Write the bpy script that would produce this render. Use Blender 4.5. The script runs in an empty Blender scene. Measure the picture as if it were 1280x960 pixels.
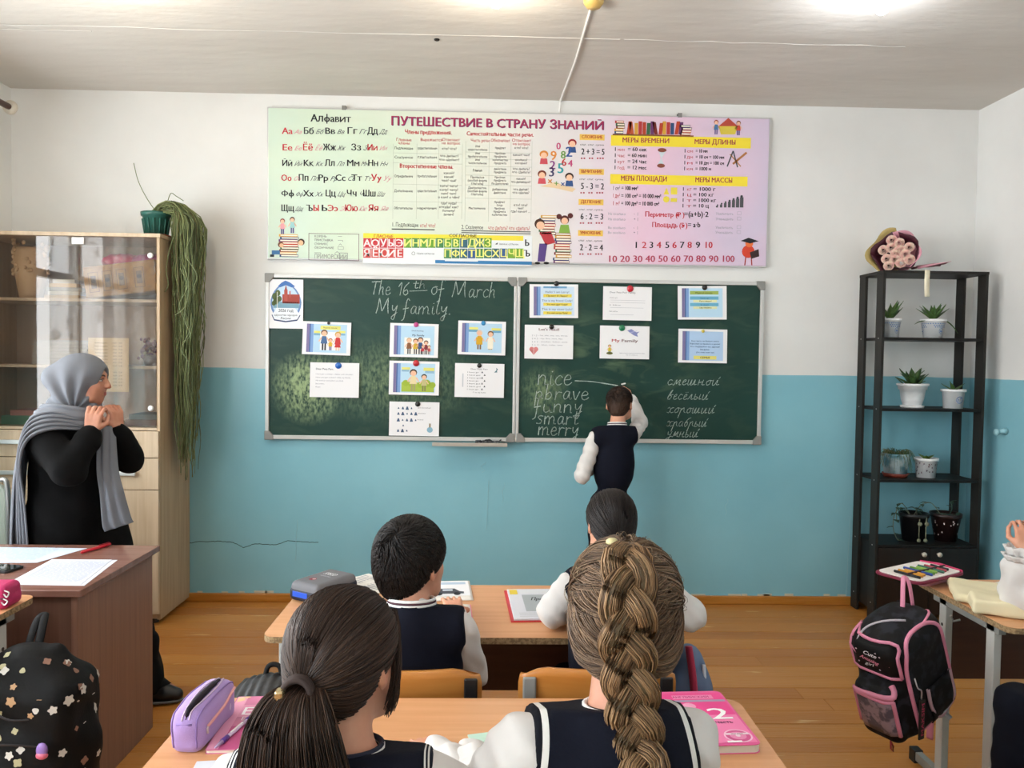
import bpy, math, random
import numpy as np
from mathutils import Vector, Matrix, Euler, Quaternion
S = bpy.context.scene
COL = S.collection
random.seed(7); rng = np.random.default_rng(7)
PI = math.pi

# ------------------------------------------------------------------ camera
CAMP = np.array([0.0, -4.682, 1.506]); YAW, PITCH, ROLL, FPX = .0266, .0347, .0137, 962.6
_f = np.array([math.sin(YAW)*math.cos(PITCH), math.cos(YAW)*math.cos(PITCH), -math.sin(PITCH)])
_r0 = np.array([math.cos(YAW), -math.sin(YAW), 0.0]); _u0 = np.cross(_r0, _f)
_r = math.cos(ROLL)*_r0 + math.sin(ROLL)*_u0; _u = -math.sin(ROLL)*_r0 + math.cos(ROLL)*_u0
cam = bpy.data.cameras.new('camera'); camo = bpy.data.objects.new('camera', cam); COL.objects.link(camo)
cam.sensor_width = 36; cam.lens = FPX/1280*36; cam.clip_start = .05; cam.clip_end = 200
mw = Matrix.Identity(4)
for i in range(3):
    mw[i][0] = _r[i]; mw[i][1] = _u[i]; mw[i][2] = -_f[i]; mw[i][3] = CAMP[i]
camo.matrix_world = mw
S.camera = camo
# ------------------------------------------------------------------ world, lights, exposure
S.view_settings.view_transform = 'Standard'; S.view_settings.look = 'None'
S.view_settings.gamma = 1; S.view_settings.use_curve_mapping = False
S.view_settings.exposure = 0.5
W_ = bpy.data.worlds.new('overcast_sky'); S.world = W_; W_.use_nodes = True
_bg = W_.node_tree.nodes['Background']; _bg.inputs['Color'].default_value = (.86, .93, 1, 1); _bg.inputs['Strength'].default_value = 2.0
WINDOWS = [(-2.6, -1.1), (-4.55, -3.05), (-6.75, -5.25)]
for i, (a, b) in enumerate(WINDOWS):            # daylight coming in through each window
    l = bpy.data.lights.new('window_daylight', 'AREA'); l.shape = 'RECTANGLE'; l.size = 1.55; l.size_y = b-a+.1
    l.energy = (70, 105, 105)[i]; l.color = (.93, .97, 1)
    o = bpy.data.objects.new('window_daylight', l); COL.objects.link(o)
    o.location = (-3.22, (a+b)/2, 1.72); o.rotation_euler = (0, -PI/2, 0)
LAMPS = [(-1.6, -1.52, 0), (0.0, -1.50, 0), (1.572, -1.53, 1), (-1.6, -4.7, 1), (0, -4.7, 1), (1.57, -4.7, 1)]

def W(px, py, X=None, Y=None, Z=None):           # the point at a known depth or height that stands at a place measured on the photograph
    d = _f + _r*(px-640)/FPX - _u*(py-480)/FPX
    for i, v in enumerate((X, Y, Z)):
        if v is not None:
            return CAMP + d*(v-CAMP[i])/d[i]
# ------------------------------------------------------------------ materials
def lin(c):
    if isinstance(c, str):
        c = tuple(int(c[i:i+2], 16)/255 for i in (0, 2, 4))
    return tuple((x/12.92 if x <= .04045 else ((x+.055)/1.055)**2.4) for x in c[:3]) + (1,)
MATS = {}
def mat(name, c, rough=.6, metal=0, c2=None, scale=8, stretch=(1, 1, 1), bump=0, bscale=None, detail=3, spec=.5, sheen=0, emit=0, attr=None, lo=.35, hi=.65, coat=0, space='Object', trans=0, alpha=1, sss=0):
    if name in MATS: return MATS[name]
    m = bpy.data.materials.new(name); m.use_nodes = True; MATS[name] = m
    nt = m.node_tree; N = nt.nodes; L = nt.links; b = N['Principled BSDF']
    b.inputs['Base Color'].default_value = lin(c); b.inputs['Roughness'].default_value = rough; b.inputs['Metallic'].default_value = metal
    b.inputs['Specular IOR Level'].default_value = spec; b.inputs['Coat Weight'].default_value = coat
    b.inputs['Sheen Weight'].default_value = sheen; b.inputs['Transmission Weight'].default_value = trans; b.inputs['Alpha'].default_value = alpha
    if sss: b.inputs['Subsurface Weight'].default_value = sss; b.inputs['Subsurface Scale'].default_value = .008
    if emit: b.inputs['Emission Color'].default_value = lin(c); b.inputs['Emission Strength'].default_value = emit
    if c2 or bump:
        tc = N.new('ShaderNodeTexCoord'); mp = N.new('ShaderNodeMapping'); mp.inputs['Scale'].default_value = stretch
        L.new(tc.outputs[space], mp.inputs['Vector'])
    if c2:
        n = N.new('ShaderNodeTexNoise'); n.inputs['Scale'].default_value = scale; n.inputs['Detail'].default_value = detail
        L.new(mp.outputs[0], n.inputs['Vector'])
        r = N.new('ShaderNodeValToRGB'); r.color_ramp.elements[0].position = lo; r.color_ramp.elements[1].position = hi
        r.color_ramp.elements[0].color = lin(c); r.color_ramp.elements[1].color = lin(c2)
        L.new(n.outputs['Fac'], r.inputs['Fac']); L.new(r.outputs['Color'], b.inputs['Base Color'])
        m['ramp'] = r.name
    if bump:
        n2 = N.new('ShaderNodeTexNoise'); n2.inputs['Scale'].default_value = bscale or scale*4; n2.inputs['Detail'].default_value = 4
        L.new(mp.outputs[0], n2.inputs['Vector'])
        bp = N.new('ShaderNodeBump'); bp.inputs['Strength'].default_value = 1; bp.inputs['Distance'].default_value = bump
        L.new(n2.outputs['Fac'], bp.inputs['Height']); L.new(bp.outputs[0], b.inputs['Normal'])
    if attr:
        a = N.new('ShaderNodeAttribute'); a.attribute_name = attr; L.new(a.outputs['Color'], b.inputs['Base Color'])
    return m
def nodes(m): return m.node_tree.nodes, m.node_tree.links
def band_mat(name, stops, rough=.85, bump=.0006, bscale=250):      # a garment with crisp knitted stripes along its edges; 'band' is metres from the hem
    m = mat(name, 'ffffff', rough=rough, bump=bump, bscale=bscale, spec=.2)
    N, L = nodes(m); a = N.new('ShaderNodeAttribute'); a.attribute_name = 'band'
    r = N.new('ShaderNodeValToRGB'); r.color_ramp.interpolation = 'CONSTANT'; e = r.color_ramp.elements
    mm = N.new('ShaderNodeMath'); mm.operation = 'MULTIPLY'; mm.inputs[1].default_value = 10
    L.new(a.outputs['Fac'], mm.inputs[0]); L.new(mm.outputs[0], r.inputs['Fac'])
    e[0].position = 0; e[0].color = lin(stops[0][1]); e[1].position = stops[1][0]*10; e[1].color = lin(stops[1][1])
    for p, c in stops[2:]:
        x = e.new(p*10); x.color = lin(c)
    L.new(r.outputs['Color'], N['Principled BSDF'].inputs['Base Color']); return m
# ------------------------------------------------------------------ mesh helpers
def tag(o, label=None, cat=None, group=None, kind=None):
    if label: o['label'] = label
    if cat: o['category'] = cat
    if group: o['group'] = group
    if kind: o['kind'] = kind
    return o
def thing(name, label, cat, loc=(0, 0, 0), rz=0, group=None):
    o = bpy.data.objects.new(name, None); COL.objects.link(o); o.location = [float(v) for v in loc]; o.rotation_euler = (0, 0, rz)
    o.empty_display_size = .05
    return tag(o, label, cat, group)
def link(name, me, m, parent=None, world=False, bevel=0, smooth=False, kind=None, solid=0, subsurf=0):
    o = bpy.data.objects.new(name, me); COL.objects.link(o)
    for x in (m if isinstance(m, (list, tuple)) else [m]): me.materials.append(x)
    if parent:
        o.parent = parent
        if world:                                # the mesh was built in room coordinates
            off = parent.location.copy(); q = parent.parent
            while q: off += q.location; q = q.parent
            o.location = -off
    if smooth: me.polygons.foreach_set('use_smooth', [True]*len(me.polygons))
    if solid:
        x = o.modifiers.new('thickness', 'SOLIDIFY'); x.thickness = solid; x.offset = 0
    if bevel:
        x = o.modifiers.new('bevel', 'BEVEL'); x.width = bevel; x.segments = 2; x.limit_method = 'ANGLE'; x.angle_limit = .6
    if subsurf:
        x = o.modifiers.new('sub', 'SUBSURF'); x.levels = subsurf; x.render_levels = subsurf
    if kind: o['kind'] = kind
    return o
class MB:
    def __init__(s): s.v = []; s.f = []; s.mi = []; s.cur = 0
    def add(s, vs, fs):
        k = len(s.v); s.v += [tuple(float(c) for c in v) for v in vs]; s.f += [tuple(k+i for i in f) for f in fs]; s.mi += [s.cur]*len(fs); return s
    def box(s, x0, x1, y0, y1, z0, z1, M=None):
        vs = [Vector((x, y, z)) for z in (z0, z1) for y in (y0, y1) for x in (x0, x1)]
        if M: vs = [M @ v for v in vs]
        return s.add(vs, [(0, 2, 3, 1), (4, 5, 7, 6), (0, 1, 5, 4), (2, 6, 7, 3), (0, 4, 6, 2), (1, 3, 7, 5)])
    def prism(s, poly, a0, a1, axis='z', M=None):
        n = len(poly); f = {'z': lambda p, a: (p[0], p[1], a), 'y': lambda p, a: (p[0], a, p[1]), 'x': lambda p, a: (a, p[0], p[1])}[axis]
        vs = [Vector(f(p, a0)) for p in poly]+[Vector(f(p, a1)) for p in poly]
        if M: vs = [M @ v for v in vs]
        return s.add(vs, [tuple(range(n))[::-1], tuple(range(n, 2*n))]+[(i, (i+1) % n, n+(i+1) % n, n+i) for i in range(n)])
    def tube(s, pts, r, n=8, cap=True, flat=1.0, up=None):
        pts = [Vector(p) for p in pts]; K = len(pts); rs = r if isinstance(r, (list, tuple)) else [r]*K; vs = []
        prev = Vector(up) if up else None
        for i, p in enumerate(pts):
            t = (pts[min(i+1, K-1)]-pts[max(i-1, 0)]); t = t.normalized() if t.length > 1e-9 else Vector((0, 0, 1))
            if prev is None or abs(prev.dot(t)) > .97: prev = Vector((0, 0, 1)) if abs(t.z) < .9 else Vector((1, 0, 0))
            a = (prev - t*prev.dot(t)).normalized(); b = t.cross(a); prev = a
            for j in range(n):
                w = 2*PI*j/n; vs.append(p + a*math.cos(w)*rs[i]*flat + b*math.sin(w)*rs[i])
        fs = [(i*n+j, i*n+(j+1) % n, (i+1)*n+(j+1) % n, (i+1)*n+j) for i in range(K-1) for j in range(n)]
        if cap: fs += [tuple(range(n))[::-1], tuple((K-1)*n+j for j in range(n))]
        return s.add(vs, fs)
    def lathe(s, prof, c=(0, 0, 0), n=24, M=None, sx=1, sy=1):
        vs = []; c = Vector([float(q) for q in c])
        for r, z in prof:
            for j in range(n):
                v = Vector((r*math.cos(2*PI*j/n)*sx, r*math.sin(2*PI*j/n)*sy, z))
                vs.append((M @ v if M else v)+c)
        K = len(prof)
        fs = [(i*n+j, i*n+(j+1) % n, (i+1)*n+(j+1) % n, (i+1)*n+j) for i in range(K-1) for j in range(n)]
        if prof[0][0] > 1e-5: fs.append(tuple(range(n))[::-1])
        if prof[-1][0] > 1e-5: fs.append(tuple((K-1)*n+j for j in range(n)))
        return s.add(vs, fs)
    def ball(s, c, r, n=12, M=None):
        r = r if isinstance(r, (tuple, list)) else (r, r, r)
        k = n//2; vs = []; c = Vector([float(q) for q in c])
        for i in range(k+1):
            t = PI*i/k
            for j in range(n):
                p = 2*PI*j/n; v = Vector((r[0]*math.sin(t)*math.cos(p), r[1]*math.sin(t)*math.sin(p), r[2]*math.cos(t)))
                vs.append((M @ v if M else v)+c)
        return s.add(vs, [(i*n+j, (i+1)*n+j, (i+1)*n+(j+1) % n, i*n+(j+1) % n) for i in range(k) for j in range(n)])
    def grid(s, P):                                # P[i][j] points
        a, b = len(P), len(P[0])
        return s.add([p for row in P for p in row], [(i*b+j, i*b+j+1, (i+1)*b+j+1, (i+1)*b+j) for i in range(a-1) for j in range(b-1)])
    def mesh(s, name):
        me = bpy.data.meshes.new(name); me.from_pydata(s.v, [], s.f)
        if any(s.mi): me.polygons.foreach_set('material_index', s.mi)
        return me
    def build(s, name, m, parent=None, **kw): return link(name, s.mesh(name), m, parent, **kw)
def rrect(x0, x1, y0, y1, r, n=5):
    out = []
    for cx, cy, a in ((x1-r, y1-r, 0), (x0+r, y1-r, 90), (x0+r, y0+r, 180), (x1-r, y0+r, 270)):
        for i in range(n+1):
            t = math.radians(a+90*i/n); out.append((cx+r*math.cos(t), cy+r*math.sin(t)))
    return out
def catmull(P, n=6):
    P = [np.array(p, float) for p in P]
    if len(P) < 3: return [tuple(p) for p in P]
    Q = [2*P[0]-P[1]]+P+[2*P[-1]-P[-2]]; out = []
    for i in range(1, len(Q)-2):
        for j in range(n):
            t = j/n; a, b, c, d = Q[i-1:i+3]
            out.append(tuple(.5*((2*b)+(-a+c)*t+(2*a-5*b+4*c-d)*t*t+(-a+3*b-3*c+d)*t**3)))
    out.append(tuple(P[-1])); return out
def fibers(P, R, col=None, sides=3, name='hair'):   # many thin strands at once: P (N,K,3), R (N,K)
    P = np.asarray(P, float); R = np.asarray(R, float); Nn, K, _ = P.shape
    T = np.gradient(P, axis=1); T /= np.linalg.norm(T, axis=2, keepdims=True)+1e-9
    ref = np.where(np.abs(T[..., 2:3]) < .9, np.array([0, 0, 1.]), np.array([1., 0, 0]))
    A = np.cross(T, ref); A /= np.linalg.norm(A, axis=2, keepdims=True)+1e-9; B = np.cross(T, A)
    V = np.empty((Nn, K, sides, 3))
    for j in range(sides):
        w = 2*PI*j/sides; V[:, :, j] = P+(A*math.cos(w)+B*math.sin(w))*R[..., None]
    base = (np.arange(Nn)*K*sides)[:, None, None]+(np.arange(K-1)*sides)[None, :, None]
    j = np.arange(sides)[None, None, :]; j2 = (j+1) % sides
    F = np.stack([base+j, base+j2, base+sides+j2, base+sides+j], -1).reshape(-1, 4)
    me = np_mesh(name, V.reshape(-1, 3), F)
    if col is not None:
        a = me.color_attributes.new('Col', 'FLOAT_COLOR', 'POINT')
        c = np.ones((Nn, K*sides, 4)); c[..., :3] = np.asarray(col)[:, None, :]; a.data.foreach_set('color', c.ravel())
    return me
def np_mesh(name, V, F):
    me = bpy.data.meshes.new(name); me.vertices.add(len(V)); me.vertices.foreach_set('co', np.asarray(V, np.float32).ravel())
    n = F.shape[1]; me.loops.add(F.size); me.loops.foreach_set('vertex_index', F.astype(np.int32).ravel())
    me.polygons.add(len(F)); me.polygons.foreach_set('loop_start', np.arange(0, F.size, n, dtype=np.int32)); me.polygons.foreach_set('loop_total', np.full(len(F), n, np.int32))
    me.update(calc_edges=True); return me
# ------------------------------------------------------------------ flat print: shapes and lettering in thin layers on a sheet
_G = {}
_LAT = dict(zip('АВЕКМНОРСТХаеорсух', 'ABEKMHOPCTXaeopcyx'))
def glyph(ch, bold=False):
    ch = _LAT.get(ch, ch)
    if ch not in _G:
        def mk(s):
            c = bpy.data.curves.new('glyph', 'FONT'); c.body = s; c.resolution_u = 2
            o = bpy.data.objects.new('glyph', c); me = bpy.data.meshes.new_from_object(o)
            v = [(p.co.x, p.co.y) for p in me.vertices]; f = [tuple(p.vertices) for p in me.polygons]
            bpy.data.objects.remove(o); bpy.data.curves.remove(c); bpy.data.meshes.remove(me); return v, f
        w = lambda q: max(p[0] for p in q)-min(p[0] for p in q)
        def comp(parts, adv):                      # letters whose outline is assembled from simpler ones
            V, F = [], []
            for src, sx, sy, tx, ty in parts:
                if src == '|': q = [(0, 0), (sx, 0), (sx, sy), (0, sy)]; f = [(0, 1, 2, 3)]; q = [(x+tx, y+ty) for x, y in q]
                else: g = glyph(src); q = [(x*sx+tx, y*sy+ty) for x, y in g[0]]; f = g[1]
                k = len(V); V += q; F += [tuple(k+i for i in (p if sx > 0 else p[::-1])) for p in f]
            return V, F, adv
        N = lambda: glyph('N'); xh = .72
        if ch == 'И': g = N(); _G[ch] = comp([('N', -1, 1, g[2], 0)], g[2])
        elif ch == 'и': g = N(); _G[ch] = comp([('N', -.8, xh, g[2]*.8, 0)], g[2]*.8)
        elif ch == 'й': g = N(); _G[ch] = comp([('N', -.8, xh, g[2]*.8, 0), ('|', .22, .05, g[2]*.4-.11, .62)], g[2]*.8)
        elif ch == 'Й': g = N(); _G[ch] = comp([('N', -1, 1, g[2], 0), ('|', .24, .05, g[2]*.5-.12, .76)], g[2])
        elif ch == 'Э': g = glyph('C'); _G[ch] = comp([('C', -1, 1, g[2], 0), ('|', .38, .07, .2, .31)], g[2])
        elif ch == 'э': g = glyph('c'); _G[ch] = comp([('c', -1, 1, g[2], 0), ('|', .26, .055, .14, .225)], g[2])
        elif ch == 'Ф': g = glyph('O'); _G[ch] = comp([('O', 1, .72, 0, .1), ('|', .08, .70, g[2]/2-.04, 0)], g[2])
        elif ch == 'ф': g = glyph('o'); _G[ch] = comp([('o', 1.15, 1, 0, 0), ('|', .065, .9, g[2]*.575-.032, -.17)], g[2]*1.15)
        elif ch in 'нкмтв': src = dict(zip('нкмтв', 'HKMTB'))[ch]; g = glyph(src); _G[ch] = comp([(src, .80, xh, 0, 0)], g[2]*.8)
        elif ch in 'Ььъы Ъ Ы'.replace(' ', ''):
            g = glyph('P'); up = ch in 'ЬЪЫ'; kx, ky = (1, 1) if up else (.8, xh); o_ = .2*kx if ch in 'Ъъ' else 0; hgt = .694*ky
            parts = [('P', kx, -ky, o_, hgt)]
            if o_: parts.append(('|', .3*kx, .065, 0, hgt-.065))
            if ch in 'Ыы': parts.append(('|', .075, hgt, g[2]*kx+.04, 0))
            _G[ch] = comp(parts, g[2]*kx+o_+(.18*kx if ch in 'Ыы' else 0))
        else:
            v, f = mk(ch); a = w(mk('H'+ch+'H')[0])-w(mk('HH')[0]); _G[ch] = (v, f, a)
    return _G[ch]
CAPH = max(p[1] for p in glyph('H', False)[0])
class Print:
    def __init__(s, org, ux, uy, nrm, lay=.00025):
        s.o = Vector(org); s.ux = Vector(ux); s.uy = Vector(uy); s.n = Vector(nrm); s.l = lay; s.v = []; s.f = []; s.c = []
    def poly(s, pts, c, lay=1, z=0):
        k = len(s.v); s.v += [s.o+s.ux*p[0]+s.uy*p[1]+s.n*(s.l*lay) for p in pts]; s.f.append(tuple(range(k, k+len(pts)))); s.c.append(lin(c)); return s
    def rect(s, x0, y0, x1, y1, c, lay=1): return s.poly([(x0, y0), (x1, y0), (x1, y1), (x0, y1)], c, lay)
    def frame(s, x0, y0, x1, y1, w, c, lay=2):
        s.rect(x0, y0, x1, y0+w, c, lay); s.rect(x0, y1-w, x1, y1, c, lay); s.rect(x0, y0, x0+w, y1, c, lay); s.rect(x1-w, y0, x1, y1, c, lay); return s
    def disc(s, x, y, rx, c, lay=2, ry=None, a0=0, a1=2*PI, n=14):
        ry = ry or rx; return s.poly([(x+rx*math.cos(a0+(a1-a0)*i/n), y+ry*math.sin(a0+(a1-a0)*i/n)) for i in range(n+(a1-a0 < 6))], c, lay)
    def line(s, pts, w, c, lay=2):
        for (x0, y0), (x1, y1) in zip(pts[:-1], pts[1:]):
            d = math.hypot(x1-x0, y1-y0) or 1; nx, ny = -(y1-y0)/d*w/2, (x1-x0)/d*w/2
            s.poly([(x0+nx, y0+ny), (x1+nx, y1+ny), (x1-nx, y1-ny), (x0-nx, y0-ny)], c, lay)
        return s
    def text(s, x, y, t, h, c, bold=False, align='l', width=None, lay=3, shear=0, rot=0, a=None):
        align = a or align
        sc = h/CAPH; adv = sum(glyph(ch, bold)[2] for ch in t)*sc; sx = sc if width is None else sc*width/max(adv, 1e-6); adv *= sx/sc
        cur = x-(adv/2 if align == 'c' else adv if align == 'r' else 0); cl = lin(c); x00, y00 = x, y
        cr, sr = math.cos(rot), math.sin(rot)
        for ch in t:
            v, f, a = glyph(ch, bold)
            for bo, bl in (((-.022*sc, 0), (.022*sc, .3)) if bold else ((0, 0),)):
                k = len(s.v)
                for p in v:
                    X = cur+p[0]*sx+p[1]*sc*shear+bo; Yy = y+p[1]*sc
                    dx, dy = X-x00, Yy-y00; X, Yy = x00+dx*cr-dy*sr, y00+dx*sr+dy*cr
                    s.v.append(s.o+s.ux*X+s.uy*Yy+s.n*(s.l*(lay+bl)))
                s.f += [tuple(k+i for i in q) for q in f]; s.c += [cl]*len(f)
            cur += a*sx
        return s
    def kid(s, x, y, h, shirt, hair, legs='5a4a8a', skin='f0c0a0', lay=3):   # a small drawn figure standing at x, y
        s.rect(x-.10*h, y, x-.02*h, y+.36*h, legs, lay).rect(x+.02*h, y, x+.10*h, y+.36*h, legs, lay)
        s.poly([(x-.16*h, y+.32*h), (x+.16*h, y+.32*h), (x+.1*h, y+.68*h), (x-.1*h, y+.68*h)], shirt, lay+1)
        s.line([(x-.12*h, y+.62*h), (x-.24*h, y+.42*h)], .06*h, skin, lay+1).line([(x+.12*h, y+.62*h), (x+.24*h, y+.42*h)], .06*h, skin, lay+1)
        s.disc(x, y+.84*h, .16*h, hair, lay+1, n=10).disc(x, y+.80*h, .125*h, skin, lay+2, n=10)
        return s
    def build(s, name, parent=None, world=False, rough=.6):
        me = bpy.data.meshes.new(name); me.from_pydata([tuple(v) for v in s.v], [], s.f)
        a = me.color_attributes.new('Col', 'FLOAT_COLOR', 'CORNER'); buf = []
        for f, c in zip(s.f, s.c): buf += list(c)*len(f)
        a.data.foreach_set('color', buf)
        return link(name, me, mat('print_ink', 'ffffff', rough=.55, attr='Col', spec=.3), parent, world)
# ------------------------------------------------------------------ smooth solids: blended capsules and ellipsoids turned into one continuous mesh
class Solid:
    def __init__(s, h): s.h = h; s.p = []; s.clips = []; s.disp = None
    def cap(s, a, b, ra, rb=None, k=.015, sub=False, flat=None):     # tapered capsule
        s.p.append(('c', np.array(a, float), np.array(b, float), ra, ra if rb is None else rb, k, sub, flat)); return s
    def path(s, pts, rs, k=.015):
        for i in range(len(pts)-1): s.cap(pts[i], pts[i+1], rs[i], rs[i+1], k)
        return s
    def ell(s, c, r, M=None, k=.015, sub=False):
        s.p.append(('e', np.array(c, float), np.array(r, float), np.array(M.to_3x3()) if M is not None else np.eye(3), k, sub)); return s
    def box(s, c, r, rad=.01, M=None, k=.01, sub=False):
        s.p.append(('b', np.array(c, float), np.array(r, float), np.array(M.to_3x3()) if M is not None else np.eye(3), rad, k, sub)); return s
    def clip(s, pt, n): n = np.array(n, float); s.clips.append((np.array(pt, float), n/np.linalg.norm(n))); return s   # keep the side n points away from
    def solve(s):
        lo = np.full(3, 1e9); hi = -lo
        def bb(q):
            if q[0] == 'c': return np.minimum(q[1]-q[3], q[2]-q[4]), np.maximum(q[1]+q[3], q[2]+q[4])
            if q[0] == 'e': e = np.abs(q[3]) @ q[2]; return q[1]-e, q[1]+e
            e = np.abs(q[3]) @ (q[2]+q[4]); return q[1]-e, q[1]+e
        for q in s.p:
            if q[-1] is True and q[0] != 'c' or (q[0] == 'c' and q[6]): continue
            a, b = bb(q); lo = np.minimum(lo, a); hi = np.maximum(hi, b)
        h = s.h; lo = lo-4*h; n = np.ceil((hi+4*h-lo)/h).astype(int)+1
        D = np.full(n, .06, np.float32); ax = [lo[i]+h*np.arange(n[i]) for i in range(3)]
        for q in s.p:
            a, b = bb(q); kk = q[5] if q[0] == 'c' else q[4] if q[0] == 'e' else q[5]; m = .06
            i0 = np.maximum(((a-m-lo)/h).astype(int), 0); i1 = np.minimum(((b+m-lo)/h).astype(int)+2, n)
            if np.any(i1 <= i0): continue
            X = ax[0][i0[0]:i1[0], None, None]; Y = ax[1][None, i0[1]:i1[1], None]; Z = ax[2][None, None, i0[2]:i1[2]]
            sl = tuple(slice(i0[j], i1[j]) for j in range(3))
            if q[0] == 'c':
                A, B = q[1], q[2]; d = B-A; L2 = max(d @ d, 1e-12); px, py, pz = X-A[0], Y-A[1], Z-A[2]
                t = np.clip((px*d[0]+py*d[1]+pz*d[2])/L2, 0, 1); dx, dy, dz = px-t*d[0], py-t*d[1], pz-t*d[2]
                if q[7] is not None: f = q[7]; dx, dy, dz = dx/f[0], dy/f[1], dz/f[2]
                v = np.sqrt(dx*dx+dy*dy+dz*dz)-(q[3]+(q[4]-q[3])*t); sub = q[6]
            else:
                M = q[3]; px, py, pz = X-q[1][0], Y-q[1][1], Z-q[1][2]
                l = [px*M[0, i]+py*M[1, i]+pz*M[2, i] for i in range(3)]
                if q[0] == 'e':
                    r = q[2]; k0 = np.sqrt(sum((l[i]/r[i])**2 for i in range(3))); k1 = np.sqrt(sum((l[i]/r[i]**2)**2 for i in range(3)))+1e-9; v = k0*(k0-1)/k1
                    v = np.where(k0 < .2, -min(r)*.8, v); sub = q[5]
                else:
                    w = [np.abs(l[i])-q[2][i] for i in range(3)]; v = np.sqrt(sum(np.maximum(x, 0)**2 for x in w))+np.minimum(np.maximum(np.maximum(w[0], w[1]), w[2]), 0)-q[4]; sub = q[6]
            C = D[sl]; hh = np.maximum(kk-np.abs(C-(v if not sub else -v)), 0)/kk
            D[sl] = (np.minimum(C, v)-hh*hh*kk*.25) if not sub else (np.maximum(C, -v)+hh*hh*kk*.25)
        G = None
        if s.clips or s.disp:
            X = ax[0][:, None, None]; Y = ax[1][None, :, None]; Z = ax[2][None, None, :]
            if s.disp: D += s.disp(X, Y, Z).astype(np.float32)
            for p, nn in s.clips: D = np.maximum(D, ((X-p[0])*nn[0]+(Y-p[1])*nn[1]+(Z-p[2])*nn[2]).astype(np.float32))
        return D, lo
    def mesh(s, name):
        D, lo = s.solve(); h = s.h; I = D < 0; n = D.shape
        c = np.zeros([x-1 for x in n], np.int8)
        for a in (0, 1):
            for b in (0, 1):
                for d in (0, 1): c += I[a:n[0]-1+a, b:n[1]-1+b, d:n[2]-1+d]
        act = (c > 0) & (c < 8); idx = np.full(act.shape, -1, np.int64); cells = np.argwhere(act); idx[act] = np.arange(len(cells))
        acc = np.zeros((len(cells), 3)); cnt = np.zeros(len(cells))
        for axis in range(3):
            o1, o2 = [k for k in range(3) if k != axis]
            for a in (0, 1):
                for b in (0, 1):
                    p = cells.copy(); p[:, o1] += a; p[:, o2] += b; q = p.copy(); q[:, axis] += 1
                    d0 = D[p[:, 0], p[:, 1], p[:, 2]]; d1 = D[q[:, 0], q[:, 1], q[:, 2]]; m = (d0 < 0) != (d1 < 0)
                    t = np.where(m, d0/(d0-d1+1e-12), 0); w = p.astype(float); w[:, axis] += t; acc[m] += w[m]; cnt[m] += 1
        V = acc/cnt[:, None]*h+lo; F = []
        for axis in range(3):
            o1, o2 = (axis+1) % 3, (axis+2) % 3
            sl0 = [slice(1, x-1) for x in n]; sl1 = [slice(1, x-1) for x in n]; sl0[axis] = slice(0, n[axis]-1); sl1[axis] = slice(1, n[axis])
            A = I[tuple(sl0)]; B = I[tuple(sl1)]; E_ = np.argwhere(A != B)
            if not len(E_): continue
            inside = A[E_[:, 0], E_[:, 1], E_[:, 2]]; base = E_+1; base[:, axis] -= 1
            def at(da, db): p = base.copy(); p[:, o1] += da; p[:, o2] += db; return idx[p[:, 0], p[:, 1], p[:, 2]]
            q = np.stack([at(-1, -1), at(0, -1), at(0, 0), at(-1, 0)], 1); q[~inside] = q[~inside][:, ::-1]; F.append(q)
        F = np.concatenate(F); F = F[(F >= 0).all(1)]
        for _ in range(1):                        # one light relaxation pass
            e = np.concatenate([F[:, [0, 1]], F[:, [1, 2]], F[:, [2, 3]], F[:, [3, 0]]]); S2 = np.zeros_like(V); c2 = np.zeros(len(V))
            np.add.at(S2, e[:, 0], V[e[:, 1]]); np.add.at(S2, e[:, 1], V[e[:, 0]]); np.add.at(c2, e[:, 0], 1); np.add.at(c2, e[:, 1], 1)
            V = V*.55+.45*S2/np.maximum(c2, 1)[:, None]
        s.V = V; return np_mesh(name, V, F)
    def build(s, name, m, parent=None, band=None, **kw):
        me = s.mesh(name); kw.setdefault('smooth', True)
        if band is not None:
            a = me.attributes.new('band', 'FLOAT', 'POINT'); a.data.foreach_set('value', np.clip(band(s.V), 0, .0999).astype(np.float32))
        return link(name, me, m, parent, world=True, **kw)
def A3(*p): return np.array(p, float)
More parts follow.
